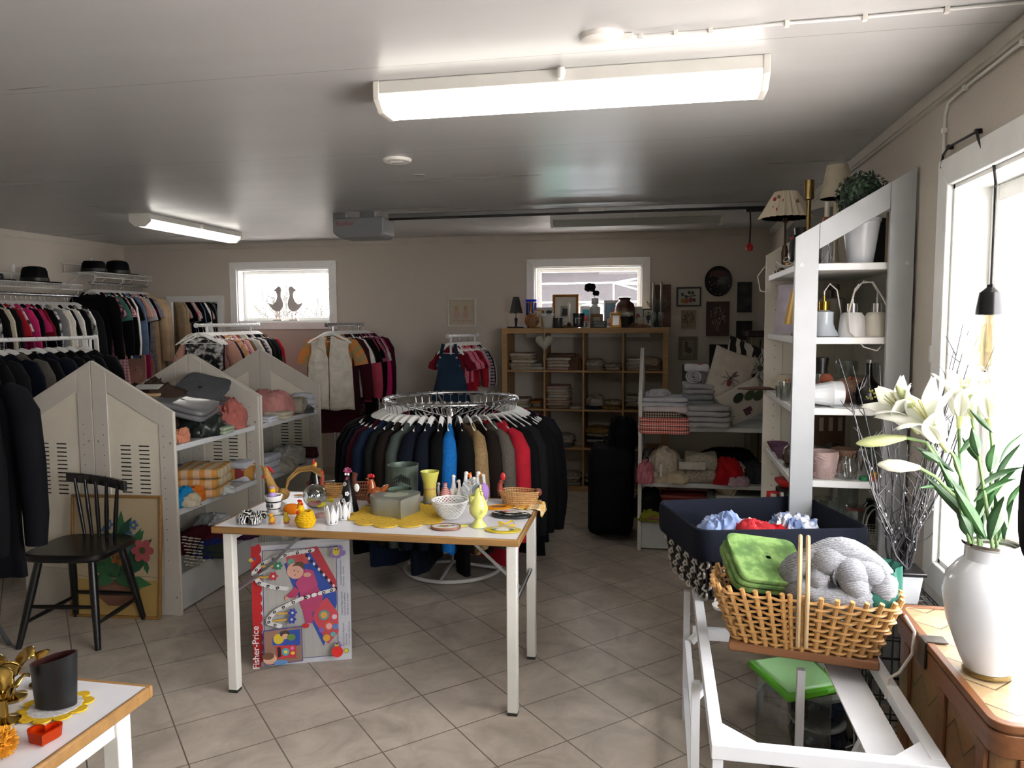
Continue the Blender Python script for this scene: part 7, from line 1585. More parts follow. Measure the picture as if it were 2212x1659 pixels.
r = thing('painted_bottle', 'black round bottle painted with yellow flowers at the third shelf\'s right', 'bottle', at(1886, 3.3, HS[2]+.0006), 0, WG)
MB().lathe([(.035, 0), (.05, .01), (.06, .05), (.045, .085), (.02, .11), (.014, .13), (.013, .19), (.001, .192)], 36, sy=.7).build('bottle', M('#0c0c0c', .1), r); MB().lathe([(.0145, .178), (.0145, .192), (.001, .194)], 16).build('cap', M('#8e8e8e', .3, .5, 'flat'), r)
a = Art(); rr = random.Random(2)
for i in range(16): a.ell(rr.uniform(-.022, .022), rr.uniform(-.02, .02), .004, .004, rr.choice(('#a59a2c', '#c2b548', '#3d5a34')), n=8)
a.build('painted_flowers', r, (0, -.0432, .05))
def glassware(kind, x, Y, i, lab, s=1., m_=None, cat='glass'):
    r = {'tumbler': [(.02, 0), (.024, .003), (.03, .09), (.028, .09), (.02, .008), (.001, .008)], 'wine': [(.03, 0), (.028, .003), (.004, .006), (.004, .06), (.025, .085), (.03, .12), (.026, .15), (.025, .15), (.027, .12), (.001, .075)], 'bowl': [(.03, 0), (.032, .004), (.06, .055), (.057, .055), (.028, .008), (.001, .008)], 'jar': [(.03, 0), (.036, .005), (.042, .04), (.036, .07), (.024, .082), (.027, .095), (.024, .095), (.03, .07), (.001, .006)], 'cylinder': [(.05, 0), (.052, .004), (.052, .2), (.049, .2), (.049, .008), (.001, .008)]}[kind]
    return solo(MB().lathe([(a*s, b*s) for a, b in r], 28), 'glass_'+kind, m_ or CLEAR, lab, cat, at(x, Y, HS[i]+.0006), 0, WG)
for j, (k, x, Y) in enumerate((('wine', 1826, 3.72), ('wine', 1846, 3.7), ('tumbler', 1862, 3.75), ('wine', 1905, 3.6), ('tumbler', 1828, 3.6), ('tumbler', 1925, 3.7))): glassware(k, x, Y, 2, 'clear %s glass in the back of the third shelf, %s from the left' % ('stemmed' if k == 'wine' else 'straight', ORD[(0, 2, 3, 4, 1, 5)[j]]), 1.1)
r = thing('white_mug', 'cream mug with orange print and handle at the third shelf\'s open end', 'mug', (.60, 3.86, HS[2]+.0006), 0, WG); MB().lathe([(.035, 0), (.04, .004), (.04, .09), (.037, .09), (.036, .008), (.001, .008)], 28).build('mug', M('#bdb5a3', .3), r); MB().tube([(-.038, 0, .075), (-.065, 0, .07), (-.068, 0, .03), (-.038, 0, .02)], .007, 8).build('handle', M('#bdb5a3', .3), r)
for i in range(3): MB().box(-.012+.014*i, -.004+.014*i, -.0415, -.0385, .055, .07).build('printed_mark', M('#a3592c', .5), r)
glassware('tumbler', 1690, 3.62, 2, 'small clear shot glass beside the cream mug', .6); glassware('tumbler', 1703, 3.5, 2, 'clear tumbler nearest the front post on the third shelf\'s open side', .9)
r = thing('santa_cup', 'white and red striped cup beside the front post, third shelf', 'cup', (.578, 3.42, HS[2]+.0006), 0, WG); MB().lathe([(.022, 0), (.026, .07), (.001, .07)], 20).build('cup', M('#b5aeb2', .4), r); MB().lathe([(.0235, .02), (.0255, .035)], 20).lathe([(.0262, .06), (.0265, .072), (.001, .074)], 20).build('red_band', M('#8d1f26', .5), r)
# fourth shelf
r = thing('scroll_pot', 'pale pink pot with raised scrollwork at the front of the fourth shelf', 'pot', at(1791, 3.28, HS[3]+.0006), 0, WG)
MB().lathe([(.042, 0), (.046, .004), (.052, .05), (.0575, .11), (.053, .112), (.046, .04), (.001, .03)], 36).build('pot', M('#a08a86', .5), r); mb = MB(); rr = random.Random(5)
for i in range(46):
    a_ = rr.uniform(0, 6.28); z = rr.uniform(.012, .1); R = .046+.0105*z/.11+.002; q = rr.uniform(.006, .012); mb.tube([(R*math.cos(a_+q*s*math.cos(s)*.28/R*1.6), R*math.sin(a_+q*s*math.cos(s)*.28/R*1.6), z+q*s*math.sin(s)*.28) for s in (j*.6 for j in range(9))], .0016, 4)
mb.build('scrollwork', M('#b8a39d', .5), r)
r = thing('brown_pot', 'brown pot with scroll band behind the glass jar on the fourth shelf', 'pot', at(1838, 3.42, HS[3]+.0006), 0, WG); MB().lathe([(.045, 0), (.05, .06), (.055, .1), (.05, .1), (.001, .03)], 28).build('pot', M('#7d5f4c', .5), r)
mb = MB()
for i in range(12): a_ = i*PI/6; mb.tube(ring((0, 0, 0), .009, .009, 10), .002, 4, True) if False else mb.tube([(.0545*math.cos(a_+.16*math.cos(t)), .0545*math.sin(a_+.16*math.cos(t)), .075+.01*math.sin(t)) for t in (2*PI*j/10 for j in range(10))], .0018, 4, True)
mb.build('scroll_band', M('#5c3f30', .5), r)
glassware('jar', 1845, 3.26, 3, 'small round clear glass jar right of the scroll pot', .95, cat='jar')
r = thing('chrome_cup', 'polished metal cup with handle on the fourth shelf', 'cup', at(1873, 3.4, HS[3]+.0006), 0, WG); MB().lathe([(.03, 0), (.028, .05), (.034, .1), (.032, .1), (.001, .02)], 24).build('cup', CHROME, r); MB().tube([(.03, 0, .085), (.055, 0, .08), (.05, 0, .03), (.029, 0, .03)], .003, 6).build('handle', CHROME, r)
for x, c_, w_, dz in ((1882, '#1f6b45', 'green', 0), (1904, '#b5432a', 'red orange', 0), (1907, '#c08a1c', 'yellow', .017)): solo(MB().lathe([(.017, 0), (.018, .002), (.018, .014), (.016, .016), (.001, .016)], 20), 'plastic_disc', M(c_, .4), '%s plastic cap at the right front of the fourth shelf' % w_, 'cap', at(x, 3.25, HS[3]+.0006+dz), 0, WG)
for j, (x, Y, s) in enumerate(((1778, 3.6, 1.1), (1805, 3.62, 1.1), (1792, 3.75, 1.2))): glassware('bowl', x, Y, 3, 'clear glass bowl behind the scroll pot, %s from the left' % ORD[(0, 2, 1)[j]], s, cat='bowl')
r = thing('striped_box', 'brown cardboard box with white striped side at the back of the fourth shelf', 'box', at(1797, 3.84, HS[3]+.0006), .2, WG); MB().box(-.075, .075, -.03, .03, 0, .2).build('carton', M('#5a4028', .7), r, bevel=.002)
for i in range(3): MB().box(-.05+.045*i, -.03+.045*i, -.0312, -.0298, .12, .185).build('stripe', M('#a89a86', .6), r)
glassware('tumbler', 1895, 3.6, 3, 'clear tumbler behind the chrome cup', 1.2)
for j, (y, x) in enumerate(((3.9, .572), (3.8, .6), (3.7, .572))): glassware('bowl', 1690, 3.7, 3, 'purple tinted glass bowl at the fourth shelf\'s open end, %s from the far end' % ORD[j], .85, TINT('#8d6a86', .45), 'bowl').location = (x, y, HS[3]+.0006)
r = thing('wooden_tulip', 'brown carved wooden bud on a small stand, fourth shelf\'s open side', 'ornament', (.575, 3.5, HS[3]+.0006), 0, WG); MB().lathe([(.02, .012), (.04, .03), (.044, .055), (.03, .085), (.012, .1), (.001, .104)], 24).build('bud', M('#3b2c22', .25, 0, 'wood'), r); MB().box(-.03, .03, -.03, .03, 0, .013).build('stand', DKW, r, bevel=.002)
# lower shelf
glassware('cylinder', 1800, 3.34, 4, 'large clear cylinder vase on the fifth shelf, left', 1.0, cat='vase'); glassware('cylinder', 1838, 3.5, 4, 'tall narrow clear cylinder vase behind the large one', 1.15, cat='vase')
r = thing('preserving_jar', 'clear preserving jar with metal clamp and red seal on the fifth shelf', 'jar', at(1866, 3.45, HS[4]+.0006), 0, WG); MB().lathe([(.045, 0), (.05, .005), (.05, .11), (.04, .125), (.04, .135), (.037, .135), (.046, .11), (.001, .006)], 28).build('glass', CLEAR, r); MB().lathe([(.042, .135), (.044, .138), (.044, .145), (.001, .152)], 28).build('lid', CLEAR, r); MB().lathe([(.0425, .133), (.0425, .137)], 28).build('red_seal', RED, r); MB().tube([(-.045, 0, .1), (-.05, 0, .13), (-.046, 0, .15)], .002, 6).build('clamp', STEEL, r)
solo(MB().lathe([(.05, 0), (.055, .01), (.055, .1), (.03, .13), (.03, .145), (.001, .145)], 28), 'green_glass_jar', TINT('#1d3a2c', .6), 'dark green glass jar at the right of the fifth shelf', 'jar', at(1905, 3.6, HS[4]+.0006), 0, WG)
p = at(1885, 3.12, .56); r = thing('wicker_basket', 'small silver grey wicker basket with two hoop handles below the fourth shelf', 'basket', (PY(1886, 1190, 3.32).x, 3.32, HS[4]+.0006), 0, WG)
wicker(r, .09, .09, .085, M('#88847b', .6), ribs=26, rows_=9, flare=1.25)
for s in (-1, 1): MB().tube([(-.038, s*.02, .08)]+[(-.038*math.cos(t), s*.02+s*.012*math.sin(t), .085+.09*math.sin(t)) for t in (PI*k/10 for k in range(11))]+[(.038, s*.02, .08)], .003, 6).build('hoop_handle', M('#b3b1aa', .5), r)
r = thing('thermos_mug', 'red lidded steel thermos mug with red handle at the fifth shelf\'s open end', 'mug', (.575, 3.6, HS[4]+.0006), 0, WG); MB().lathe([(.04, 0), (.046, .17), (.001, .17)], 28).build('steel_body', CHROME, r); MB().lathe([(.05, .17), (.05, .185), (.03, .19), (.001, .19)], 28).build('black_collar', BLACK, r); MB().lathe([(.03, .19), (.054, .215), (.055, .225), (.05, .225), (.001, .21)], 28).build('lid', M('#b31d1d', .35), r); MB().tube([(-.044, 0, .16), (-.08, 0, .16), (-.085, 0, .08), (-.05, 0, .05)], .01, 8).build('handle', M('#b31d1d', .35), r)
r = thing('hanging_chain', 'thin dark chain with wooden bar hanging on the unit\'s far end', 'chain', (HX0-.02, 4.02, 1.2)); mb = MB()
for i in range(26): mb.tube(ring((0, 0, .01+.0115*i), .004 if i % 2 else .002, .002 if i % 2 else .004, 8), .0012, 4, True)
mb.build('chain', M('#3a2f22', .5, .4, 'flat'), r); MB().tube([(-.11, 0, 0), (0, 0, .003), (.09, 0, 0)], [.004, .011, .004], 8).build('wooden_bar', M('#4b2d20', .5, 0, 'wood'), r)
# ================================================================ white trestle frame with two baskets
FZ = .55; FX0, FX1, FY0, FY1 = .128, .648, 1.775, 3.12
r = thing('trestle_stand', 'white metal folding frame carrying the black basket and the wicker basket', 'stand', ((FX0+FX1)/2, (FY0+FY1)/2, 0)); w = (FX1-FX0)/2; h = (FY1-FY0)/2; FM = M('#d3d6da', .35)
for x0, x1, y0, y1 in ((-w, w, -h, -h+.032), (-w, w, h-.032, h), (-w, -w+.032, -h+.032, h-.032), (w-.032, w, -h+.032, h-.032)): MB().box(x0, x1, y0, y1, FZ-.036, FZ).build('top_rail', FM, r, bevel=.002)
mb = MB()
for sx, sy in ((-1, -1), (1, -1)): MB().prism([(sx*(w-.032), sy*(h-.032)), (sx*(w-.11), sy*(h-.032)), (sx*(w-.032), sy*(h-.11))], FZ-.006, FZ-.002).build('corner_plate', FM, r)
MB().box(w-.15, w-.055, -h+.04, .12, FZ-.05, FZ-.044).build('flat_board', FM, r)
for x, y, dx in ((-w+.016, -h+.016, 0), (w-.016, -h+.016, 0), (-w-.018, -.28, 0), (-w-.018, h-.2, 0), (w-.016, h-.05, 0)): MB().bar((x, y, 0), (x+dx, y, FZ-.036), .024, .024, (0, 1, 0)).build('leg', FM, r)
for z, y0, y1 in ((.12, -.28, h-.2), (.36, -.28, h-.2)): MB().bar((-w-.018, y0, z), (-w-.018, y1, z), .02, .02).build('leg_brace', FM, r)
for y in (-.28, .1): MB().bar((-w-.018, y, .47), (-w+.02, y+.03, .5), .02, .02).build('strut', FM, r)
MB().bar((-w, .35, .4), (w-.2, .35, .4), .03, .04).build('cross_bar', FM, r)
for x in (.04, .1): MB().bar((x, -.1, .0), (x+(.08 if x > .05 else 0), -h+.3 if x > .05 else -.1, FZ-.055), .022, .022, (0, 1, 0)).build('inner_leg', FM, r)
# black basket
BZ0, BZ1 = FZ+.012, .815
cs = [PZ(x, y, BZ1) for x, y in ((1423, 1085), (1512, 1150), (1880, 1145), (1740, 1075))]; c0 = sum(cs, Vector())/4; c0.z = 0
def rrect(cs, c0, n=12, k=1., rad=.05):
    out = []
    for i in range(4):
        a_, b_, d_ = cs[i-1]-c0, cs[i]-c0, cs[(i+1) % 4]-c0; p0 = b_+(a_-b_).normalized()*rad; p1 = b_+(d_-b_).normalized()*rad
        prev = cs[i-2]-c0; pts = []
        for j in range(5): t = j/4; q = p0*(1-t)**2+b_*2*t*(1-t)+p1*t*t; out.append(Vector((q.x*k, q.y*k, 0)))
        nb = d_+(b_-d_).normalized()*rad
        for j in range(1, n): q = p1.lerp(nb, j/n); out.append(Vector((q.x*k, q.y*k, 0)))
    return out
path = rrect(cs, c0); np_ = len(path)
r = thing('laundry_basket', 'black cane basket with navy cloth liner and white knotted loops', 'basket', c0); kz_ = lambda z: .86+.14*(z-BZ0)/(BZ1-BZ0)
NAVY = cl('#161a24'); BCN = M('#141313', .5, 0, 'rust')
MB().grid(lambda u, v: (lambda q, k, z: (q.x*k, q.y*k, z))(path[int(round(u*np_)) % np_], *[(1.012, BZ1-.105), (1.025, BZ1-.09), (1.03, BZ1-.02), (1.02, BZ1+.004), (1.0, BZ1+.008), (.975, BZ1), (.96, BZ1-.05), (.86, BZ0+.01), (.5, BZ0+.008), (.02, BZ0+.008)][int(round(v*9))]), np_, 10, True).build('cloth_liner', NAVY, r)
mb = MB()
for i in range(0, np_): q = path[i]; mb.tube([(q.x*.86, q.y*.86, BZ0), (q.x*.995, q.y*.995, BZ1-.03)], .0052, 5)
for z in (BZ0+.004, BZ0+.05): mb.tube([(q.x*kz_(z), q.y*kz_(z), z) for q in path], .007, 6, True)
mb.build('cane_bars', BCN, r)
mb = MB()
for j in range(4):
    z = BZ1-.128-.04*j
    for i in range((j % 2)*2, np_, 3): q = path[i]*kz_(z)*1.01; t_ = (path[(i+1) % np_]-path[i-1]).normalized(); o_ = Vector((q.x, q.y, z)); nrm = Vector((t_.y, -t_.x, 0)); mb.tube([o_+t_*.016*math.cos(s)+nrm*.006*math.cos(s*2)+Vector((0, 0, .013*math.sin(s)+.009*math.cos(s))) for s in (2*PI*k/8 for k in range(8))], .005, 5, True)
mb.build('white_loops', M('#bdb9b0', .6), r)
def bk(dx, dy, z): return Vector((c0.x+dx, c0.y+dy, z))
bo = (cs[2]-cs[1]).normalized(); ba = math.atan2(bo.y, bo.x)
textile('heap', 'pale blue and lilac silk scarf in the black basket, left', PAT('blotch', '#4a5c94', '#8a9fca', '#d3d0dc', 2.4), bk(-.13, -.02, .64), ba, .19, .2, .19, 61, 'scarf', 'scarves in the black basket', amp=.3)
textile('heap', 'red bandana with white paisley corner in the black basket', PAT('floral', '#a0141f', '#cfc8c6', '#1d1517', 1.2), bk(-.02, -.09, .63), ba, .2, .15, .19, 62, 'bandana', 'scarves in the black basket', amp=.3)
textile('heap', 'red plain scarf lying along the black basket\'s middle', cl('#a5151f'), bk(.07, -.04, .63), ba, .26, .12, .175, 63, 'scarf', 'scarves in the black basket', amp=.2)
textile('heap', 'black and white patterned scarf in the black basket, right', PAT('blotch', '#15171f', '#5d6f95', '#d5d6da', 1.1), bk(.13, .0, .63), ba, .2, .16, .2, 64, 'scarf', 'scarves in the black basket', amp=.35)
# wicker basket
b0, b1 = PZ(1573, 1405, FZ), PZ(1900, 1452, FZ); u_ = (b1-b0).normalized(); n_ = Vector((-u_.y, u_.x, 0)); wl = (b1-b0).length; dep = .2; wc = (b0+b1)/2+n_*dep/2; wc.z = FZ+.0006
r = thing('wicker_basket', 'honey coloured willow basket with hoop handle and wooden base on the white frame', 'basket', wc, math.atan2(u_.y, u_.x))
MB().box(-wl/2, wl/2, -dep/2, dep/2, 0, .028).build('wooden_base', M('#7d5230', .6, 0, 'wood'), r, bevel=.005)
WH = .172; WIL = M('#b98d55', .5, 0, 'wood')
def bp(a_, v, off=0.):
    e = .42; hw, hd = wl/2*(.97+.30*v)+off, dep/2*(.92+.42*v)+off; c_, s_ = math.cos(a_), math.sin(a_); return Vector((math.copysign(abs(c_)**e, c_)*hw, math.copysign(abs(s_)**e, s_)*hd,   .028+WH*v+.004*abs(c_)**3*v))
NR = 38
def eqang():                                    # angles giving even spacing along the outline
    A = [2*PI*i/720 for i in range(721)]; L = [0]
    for i in range(720): L.append(L[-1]+(bp(A[i+1], .5)-bp(A[i], .5)).length)
    return lambda f: next(A[i] for i in range(720) if L[i+1] >= (f % 1)*L[-1]-1e-9)
EA = eqang(); ang_ = [EA(i/(NR*4)) for i in range(NR*4)]
for j in range(10):
    v = .05+j*.097; mb = MB(); pts = [bp(ang_[i], v, .0075*math.cos(PI*i/4+(j % 2)*PI)) for i in range(NR*4)]; mb.tube(pts, .0072, 6, True, flat=.6); mb.build('woven_row', WIL, r)
mb = MB()
for i in range(NR): a_ = ang_[i*4]; mb.tube([bp(a_, -.02), bp(a_, .5), bp(a_, 1.04)], .0075, 7)
mb.build('upright_ribs', WIL, r)
hv = lambda v, q: q*(bp(PI/2, v).y+.011)
for s in (-1, 1): MB().tube([(.011*s, hv(.1, -1), .028+WH*.1), (.011*s, hv(1, -1), .028+WH)]+[(.011*s, hv(1, -1)*math.cos(t), .028+WH+.14*math.sin(t)) for t in (PI*k/12 for k in range(1, 12))]+[(.011*s, hv(1, 1), .028+WH), (.011*s, hv(.1, 1), .028+WH*.1)], .0065, 8).build('hoop_handle', M('#b39a72', .5), r)
WR = wc.copy(); WA = r.rotation_euler.z
def wb(x, y, z): return Vector((WR.x+x*math.cos(WA)-y*math.sin(WA), WR.y+x*math.sin(WA)+y*math.cos(WA), z))
CG = 'woollens in the willow basket'
textile('heap', 'navy cloth under the green felt in the willow basket', cl('#0e1119'), wb(-.13, .02, .62), WA, .2, .15, .14, 71, 'cloth', CG, amp=.2)
o = textile('slab', 'green mottled felt scarf folded in the willow basket', PAT('blotch', '#1e3320', '#4a6b30', '#6d8c4c', 1.1), wb(-.125, .03, .765), WA+.5, .235, .2, .06, 72, 'scarf', CG, 3); o.rotation_euler.x = .5; o.rotation_euler.y = .15
KN = NT('grey_mohair_knit'); w_ = KN.new('TexWave'); w_.inputs['Scale'].default_value = 75; w_.bands_direction = 'Z'; w_.inputs['Distortion'].default_value = 5; w_.inputs['Detail'].default_value = 3; KN.link(KN.vec(), w_.inputs[0]); nn = KN.noise(KN.vec((110, 90, 150)), 1.6, 5); KN.base(KN.mix(nn, KN.mix(w_.outputs['Fac'], '#2b2d32', '#4c4f55'), '#b4b7bd'), .95); KN.bump(KN.math('ADD', w_.outputs['Fac'], nn), .45, .004)
r = thing('knitted_shawl', 'big grey knitted shawl rolled in the willow basket', 'shawl', wb(.09, .01, .69), WA, CG)
mb = MB()
for i in range(4):
    rr_ = .115-.024*i; zc = .085
    mb.tube([(rr_*1.08*math.cos(t)+.01*math.sin(3*t+i), -.03-.008*i+.012*math.sin(t*2+i*1.3), zc+rr_*.8*math.sin(t)) for t in (PI*(-.15+1.75*k/26)-i*.5 for k in range(27))], [.034+.008*math.sin(k*.9+i*2)-.012*(k in (0, 26)) for k in range(27)], 12, flat=1.1)
mb.v = [(x, y, max(z, -.02)) for x, y, z in mb.v]; mb.build('knit', KN.m, r)
MB().ell((0, .05, .05), .115, .05, .11, 24, 16, fn=lambda p: 1+.12*noise.noise(p*2.6)).build('knit_fold', KN.m, r); MB().tube([(-.13, -.03, .05), (-.09, -.065, .06), (-.02, -.075, .04), (.06, -.07, .05), (.11, -.04, .04)], [.03, .04, .035, .038, .03], 12).build('knit_edge', KN.m, r)
r = thing('green_cloth', 'dark teal green cloth bundle at the right end of the willow basket', 'cloth', wb(.222, .01, .712), WA+.3, CG); mb = MB()
GT = M('#2a5a4e', .9, 0, 'cloth')
mb.grid(lambda u, v: (.05*(1-v*.2)*math.cos(2*PI*u)*(1+.18*math.sin(5*2*PI*u+v*3)), .042*math.sin(2*PI*u)*(1+.18*math.sin(5*2*PI*u+v*3)), -.01+.125*v+.012*math.sin(2*PI*u+1)), 50, 14, True); mb.grid(lambda u, v: (.042*(1-v)*math.cos(2*PI*u)*(1+.2*math.sin(5*2*PI*u+3)), .034*(1-v)*math.sin(2*PI*u), .115-.05*v+.012*math.sin(2*PI*u+1)), 50, 6, True); mb.build('cloth', GT, r); MB().ell((-.03, -.03, .02), .06, .045, .05, 18, 12, fn=lambda p: 1+.15*noise.noise(p*2)).build('cloth_end', GT, r)
r = thing('white_strap', 'white cord hanging from the right end of the willow basket', 'cord', (0, 0, 0)); MB().tube([wb(.262, -.13, .735), wb(.285, -.15, .7), wb(.28, -.16, .64), wb(.25, -.165, .585), wb(.222, -.165, FZ+.012), wb(.216, -.2, FZ-.03)], .0045, 8).build('cord', M('#c6c2ba', .6), r)
# things under the frame
def FP(x, y, z=0): q = PZ(x, y, z); q.z = z+.0006; return q
r = thing('lid_box', 'clear storage box with bright green rimmed lid under the white frame', 'storage box', (.405, 2.42, .0)); LZ = .335
lp = [PZ(x, y, LZ)-Vector((.405, 2.42, 0)) for x, y in ((1612, 1422), (1702, 1503), (1822, 1482), (1745, 1405))]
def inset(ps, k): c_ = sum(ps, Vector())/4; return [c_+(q-c_)*k for q in ps]
MB().prism([(q.x, q.y) for q in lp], LZ-.03, LZ-.004).build('lid_rim', M('#4f9a1f', .4), r, bevel=.014); MB().prism([(q.x, q.y) for q in inset(lp, .84)], LZ-.012, LZ+.004).build('lid_panel', M('#93c48a', .35), r, bevel=.01)
q = (lp[1]+lp[2])/2; d_ = (lp[2]-lp[1]).normalized(); MB().bar(q-d_*.04, q+d_*.04, .02, .016).build('lid_clip', M('#4f9a1f', .4), r, (0, 0, -.006))
MB().prism([(q.x, q.y) for q in inset(lp, .8)], .0, LZ-.03).build('box', GLASS('#e8eee8', .2, 'clear_plastic'), r, bevel=.01)
t = NT('blue_floral_porcelain'); n_1 = t.vor(t.vec(), 22); t.base(t.ramp(n_1, [(0, '#8d97a6'), (.25, '#1a2338'), (.6, '#121a2c')]), .15)
p = FP(1770, 1628); p = Vector((.57, 2.78, .0006)); r = thing('porcelain_pot', 'lower of two stacked dark blue floral porcelain pots under the frame', 'pot', p); MB().lathe([(.06, 0), (.09, .02), (.1, .07), (.088, .11), (.092, .118), (.082, .118), (.001, .1)], 36).build('pot', t.m, r); MB().lathe([(.089, .11), (.094, .114), (.094, .122), (.083, .122)], 36).build('pale_rim', M('#8f938f', .3), r)
r = thing('porcelain_pot', 'upper of two stacked dark blue floral porcelain pots with bail handle', 'pot', p+Vector((0, 0, .123))); MB().lathe([(.05, 0), (.085, .02), (.095, .07), (.085, .1), (.001, .11)], 36).build('pot', t.m, r); MB().lathe([(.087, .098), (.088, .11), (.03, .13), (.001, .132)], 36).build('lid', M('#7d827e', .3), r); MB().tube([(.09, 0, .09), (.1, 0, .05), (.115, -.03, -.02), (.11, -.05, -.06), (.08, -.06, -.07)], .004, 8).build('bail_handle', STEEL, r)
solo(MB().lathe([(.04, 0), (.07, .03), (.075, .08), (.05, .13), (.03, .15), (.001, .15)], 28), 'black_pot', M('#101114', .15), 'black glossy round pot left of the blue porcelain pots', 'pot', (.455, 2.98, .0006))
r = thing('punched_pot', 'cream metal pot with punched holes right of the blue pots', 'pot', (.71, 2.82, .0006)); MB().lathe([(.055, 0), (.065, .16), (.068, .165), (.06, .165), (.001, .02)], 32).build('pot', M('#8d8a7a', .4), r); mb = MB()
for i in range(9): a_ = i*2*PI/9; mb.tube([(.0595*math.cos(a_), .0595*math.sin(a_), .06+.05*(i % 2)), (.0655*math.cos(a_), .0655*math.sin(a_), .06+.05*(i % 2))], .007, 10)
mb.build('punched_holes', DARKHOLE, r)
for x, Y, lab in ((.64, 2.52, 'white small cup on the floor under the frame, nearest'), (.72, 2.58, 'white small cup on the floor behind the nearest cup')): solo(MB().lathe([(.03, 0), (.038, .08), (.035, .08), (.001, .01)], 24), 'white_cup', M('#a9a9a5', .35), lab, 'cup', (x, Y, .0006))
r = thing('glass_ornament', 'small clear glass ornament with lime green inside under the frame', 'ornament', (.56, 2.6, .0006)); MB().lathe([(.03, 0), (.035, .03), (.02, .06), (.001, .062)], 20).build('glass', CLEAR, r); MB().ell((0, 0, .02), .02, .02, .018, 12, 8).build('green_core', M('#7da52c', .4), r)
r = thing('glass_lamp_base', 'small smoky glass plug-like object on the floor left of the pots', 'ornament', FP(1665, 1548)); MB().box(-.022, .022, -.018, .018, 0, .05).build('glass_body', TINT('#6d6450', .5), r, bevel=.008); MB().box(-.012, .012, -.0195, -.0175, .006, .02).build('yellow_label', M('#a8862c', .5), r); MB().tube([(.005, .01, .05), (.02, .05, .06), (.04, .1, .03)], .003, 6).build('wire', STEEL, r)
r = thing('hand_mirror', 'white oval object with black strap behind the willow basket', 'object', (.22, 2.66, FZ+.0006)); MB().lathe([(.03, 0), (.035, .012), (.02, .02), (.001, .02)], 24).build('disc', WHITE, r); MB().tube([(.0, -.02, .01), (.04, -.05, .006), (.08, -.07, .006)], .004, 6).build('strap', BLACK, r)
# ================================================================ chest, vase of lilies, twigs, bulb
CZ = .70; CX0, CX1, CY0, CY1 = .70, .945, 1.70, 2.39
t = NT('woven_birch_splint'); v = t.vec((1, 1, 1), (0, 0, 0)); x = t.xyz()
def splint(t, A, B, s, c1, c2, dk):
    d1 = t.math('MULTIPLY', t.math('ADD', A, B), s); d2 = t.math('MULTIPLY', t.math('SUBTRACT', A, B), s)
    par = t.math('FRACT', t.math('MULTIPLY', t.math('ADD', t.math('FLOOR', d1), t.math('FLOOR', d2)), .5)); f1, f2 = t.math('FRACT', d1), t.math('FRACT', d2); e1 = t.math('LESS_THAN', f1, .045); e2 = t.math('LESS_THAN', f2, .045)
    isA = t.math('GREATER_THAN', par, .25); edge = t.mix(isA, t.mix(1, e1, e1), t.mix(1, e2, e2)); g = t.noise(t.vec((25, 25, 25)), 2.2, 4); col = t.mix(g, t.mix(isA, c1, c2), shade(c1, .72)); return t.mix(edge, col, dk), g
s1, g1_ = splint(t, t.math('ADD', x[0], x[1]), x[2], 8.5, '#8a6238', '#7a5430', '#241608'); t.base(s1, .45); t.bump(g1_, .2, .004)
t2 = NT('woven_birch_lid'); x2 = t2.xyz(); s2, g2_ = splint(t2, x2[0], x2[1], 8.5, '#b59c78', '#a08660', '#3a2a18'); t2.base(s2, .4); t2.bump(g2_, .15, .003)
r = thing('birch_chest', 'brown woven birch bark chest with wooden edging, white vase standing on it', 'chest', ((CX0+CX1)/2, (CY0+CY1)/2, 0)); w = (CX1-CX0)/2; h = (CY1-CY0)/2
def rr2(w, h, R, n=7): return [(s*(w-R)+R*math.cos(a_), q*(h-R)+R*math.sin(a_)) for s, q, a0 in ((1, 1, 0), (-1, 1, PI/2), (-1, -1, PI), (1, -1, 1.5*PI)) for a_ in (a0+PI/2*i/(n-1) for i in range(n))]
MB().prism(rr2(w-.006, h-.006, .035), .02, CZ-.02).build('woven_body', t.m, r); MB().prism(rr2(w-.004, h-.004, .035), CZ-.02, CZ-.004).build('woven_lid', t2.m, r)
SLAT = M('#6f4526', .45, 0, 'woody')
def band(z0, z1, o): 
    mb = MB(); P_ = rr2(w+o, h+o, .04); Q_ = rr2(w-.016, h-.016, .03); n = len(P_); vs = [(a_, b_, z) for z in (z0, z1) for a_, b_ in P_]+[(a_, b_, z) for z in (z0, z1) for a_, b_ in Q_]; fs = []
    for i in range(n): j = (i+1) % n; fs += [(i, j, n+j, n+i), (2*n+j, 2*n+i, 3*n+i, 3*n+j), (n+i, n+j, 3*n+j, 3*n+i), (j, i, 2*n+i, 2*n+j)]
    return mb.add(vs, fs)
band(CZ-.018, CZ, .004).build('lid_edging', SLAT, r, bevel=.002); band(CZ-.075, CZ-.024, .002).build('upper_band', SLAT, r, bevel=.002); band(.0, .05, .002).build('lower_band', SLAT, r, bevel=.002)
for y in (-h+.06, -h+.3, h-.12): MB().box(-w-.004, -w+.006, y-.022, y+.022, .05, CZ-.075).build('side_slat', SLAT, r, bevel=.002)
MB().box(-w+.05, -w+.095, -h-.004, -h+.006, .05, CZ-.075).build('front_slat', SLAT, r, bevel=.002)
MB().box(-w-.008, -w+.05, h-.28, h-.235, CZ-.001, CZ+.003).box(-w-.01, -w-.004, h-.285, h-.23, CZ-.07, CZ+.003).build('metal_latch', M('#4c4640', .35, .7, 'rust'), r, bevel=.001)
VB = PZ(2131, 1452, CZ); VB.z = CZ+.0006; vk = px2m(1, VB)
r = thing('lily_vase', 'large white porcelain vase with silver rim standing on the birch chest', 'vase', VB); V_ = lambda px: px*vk*.93
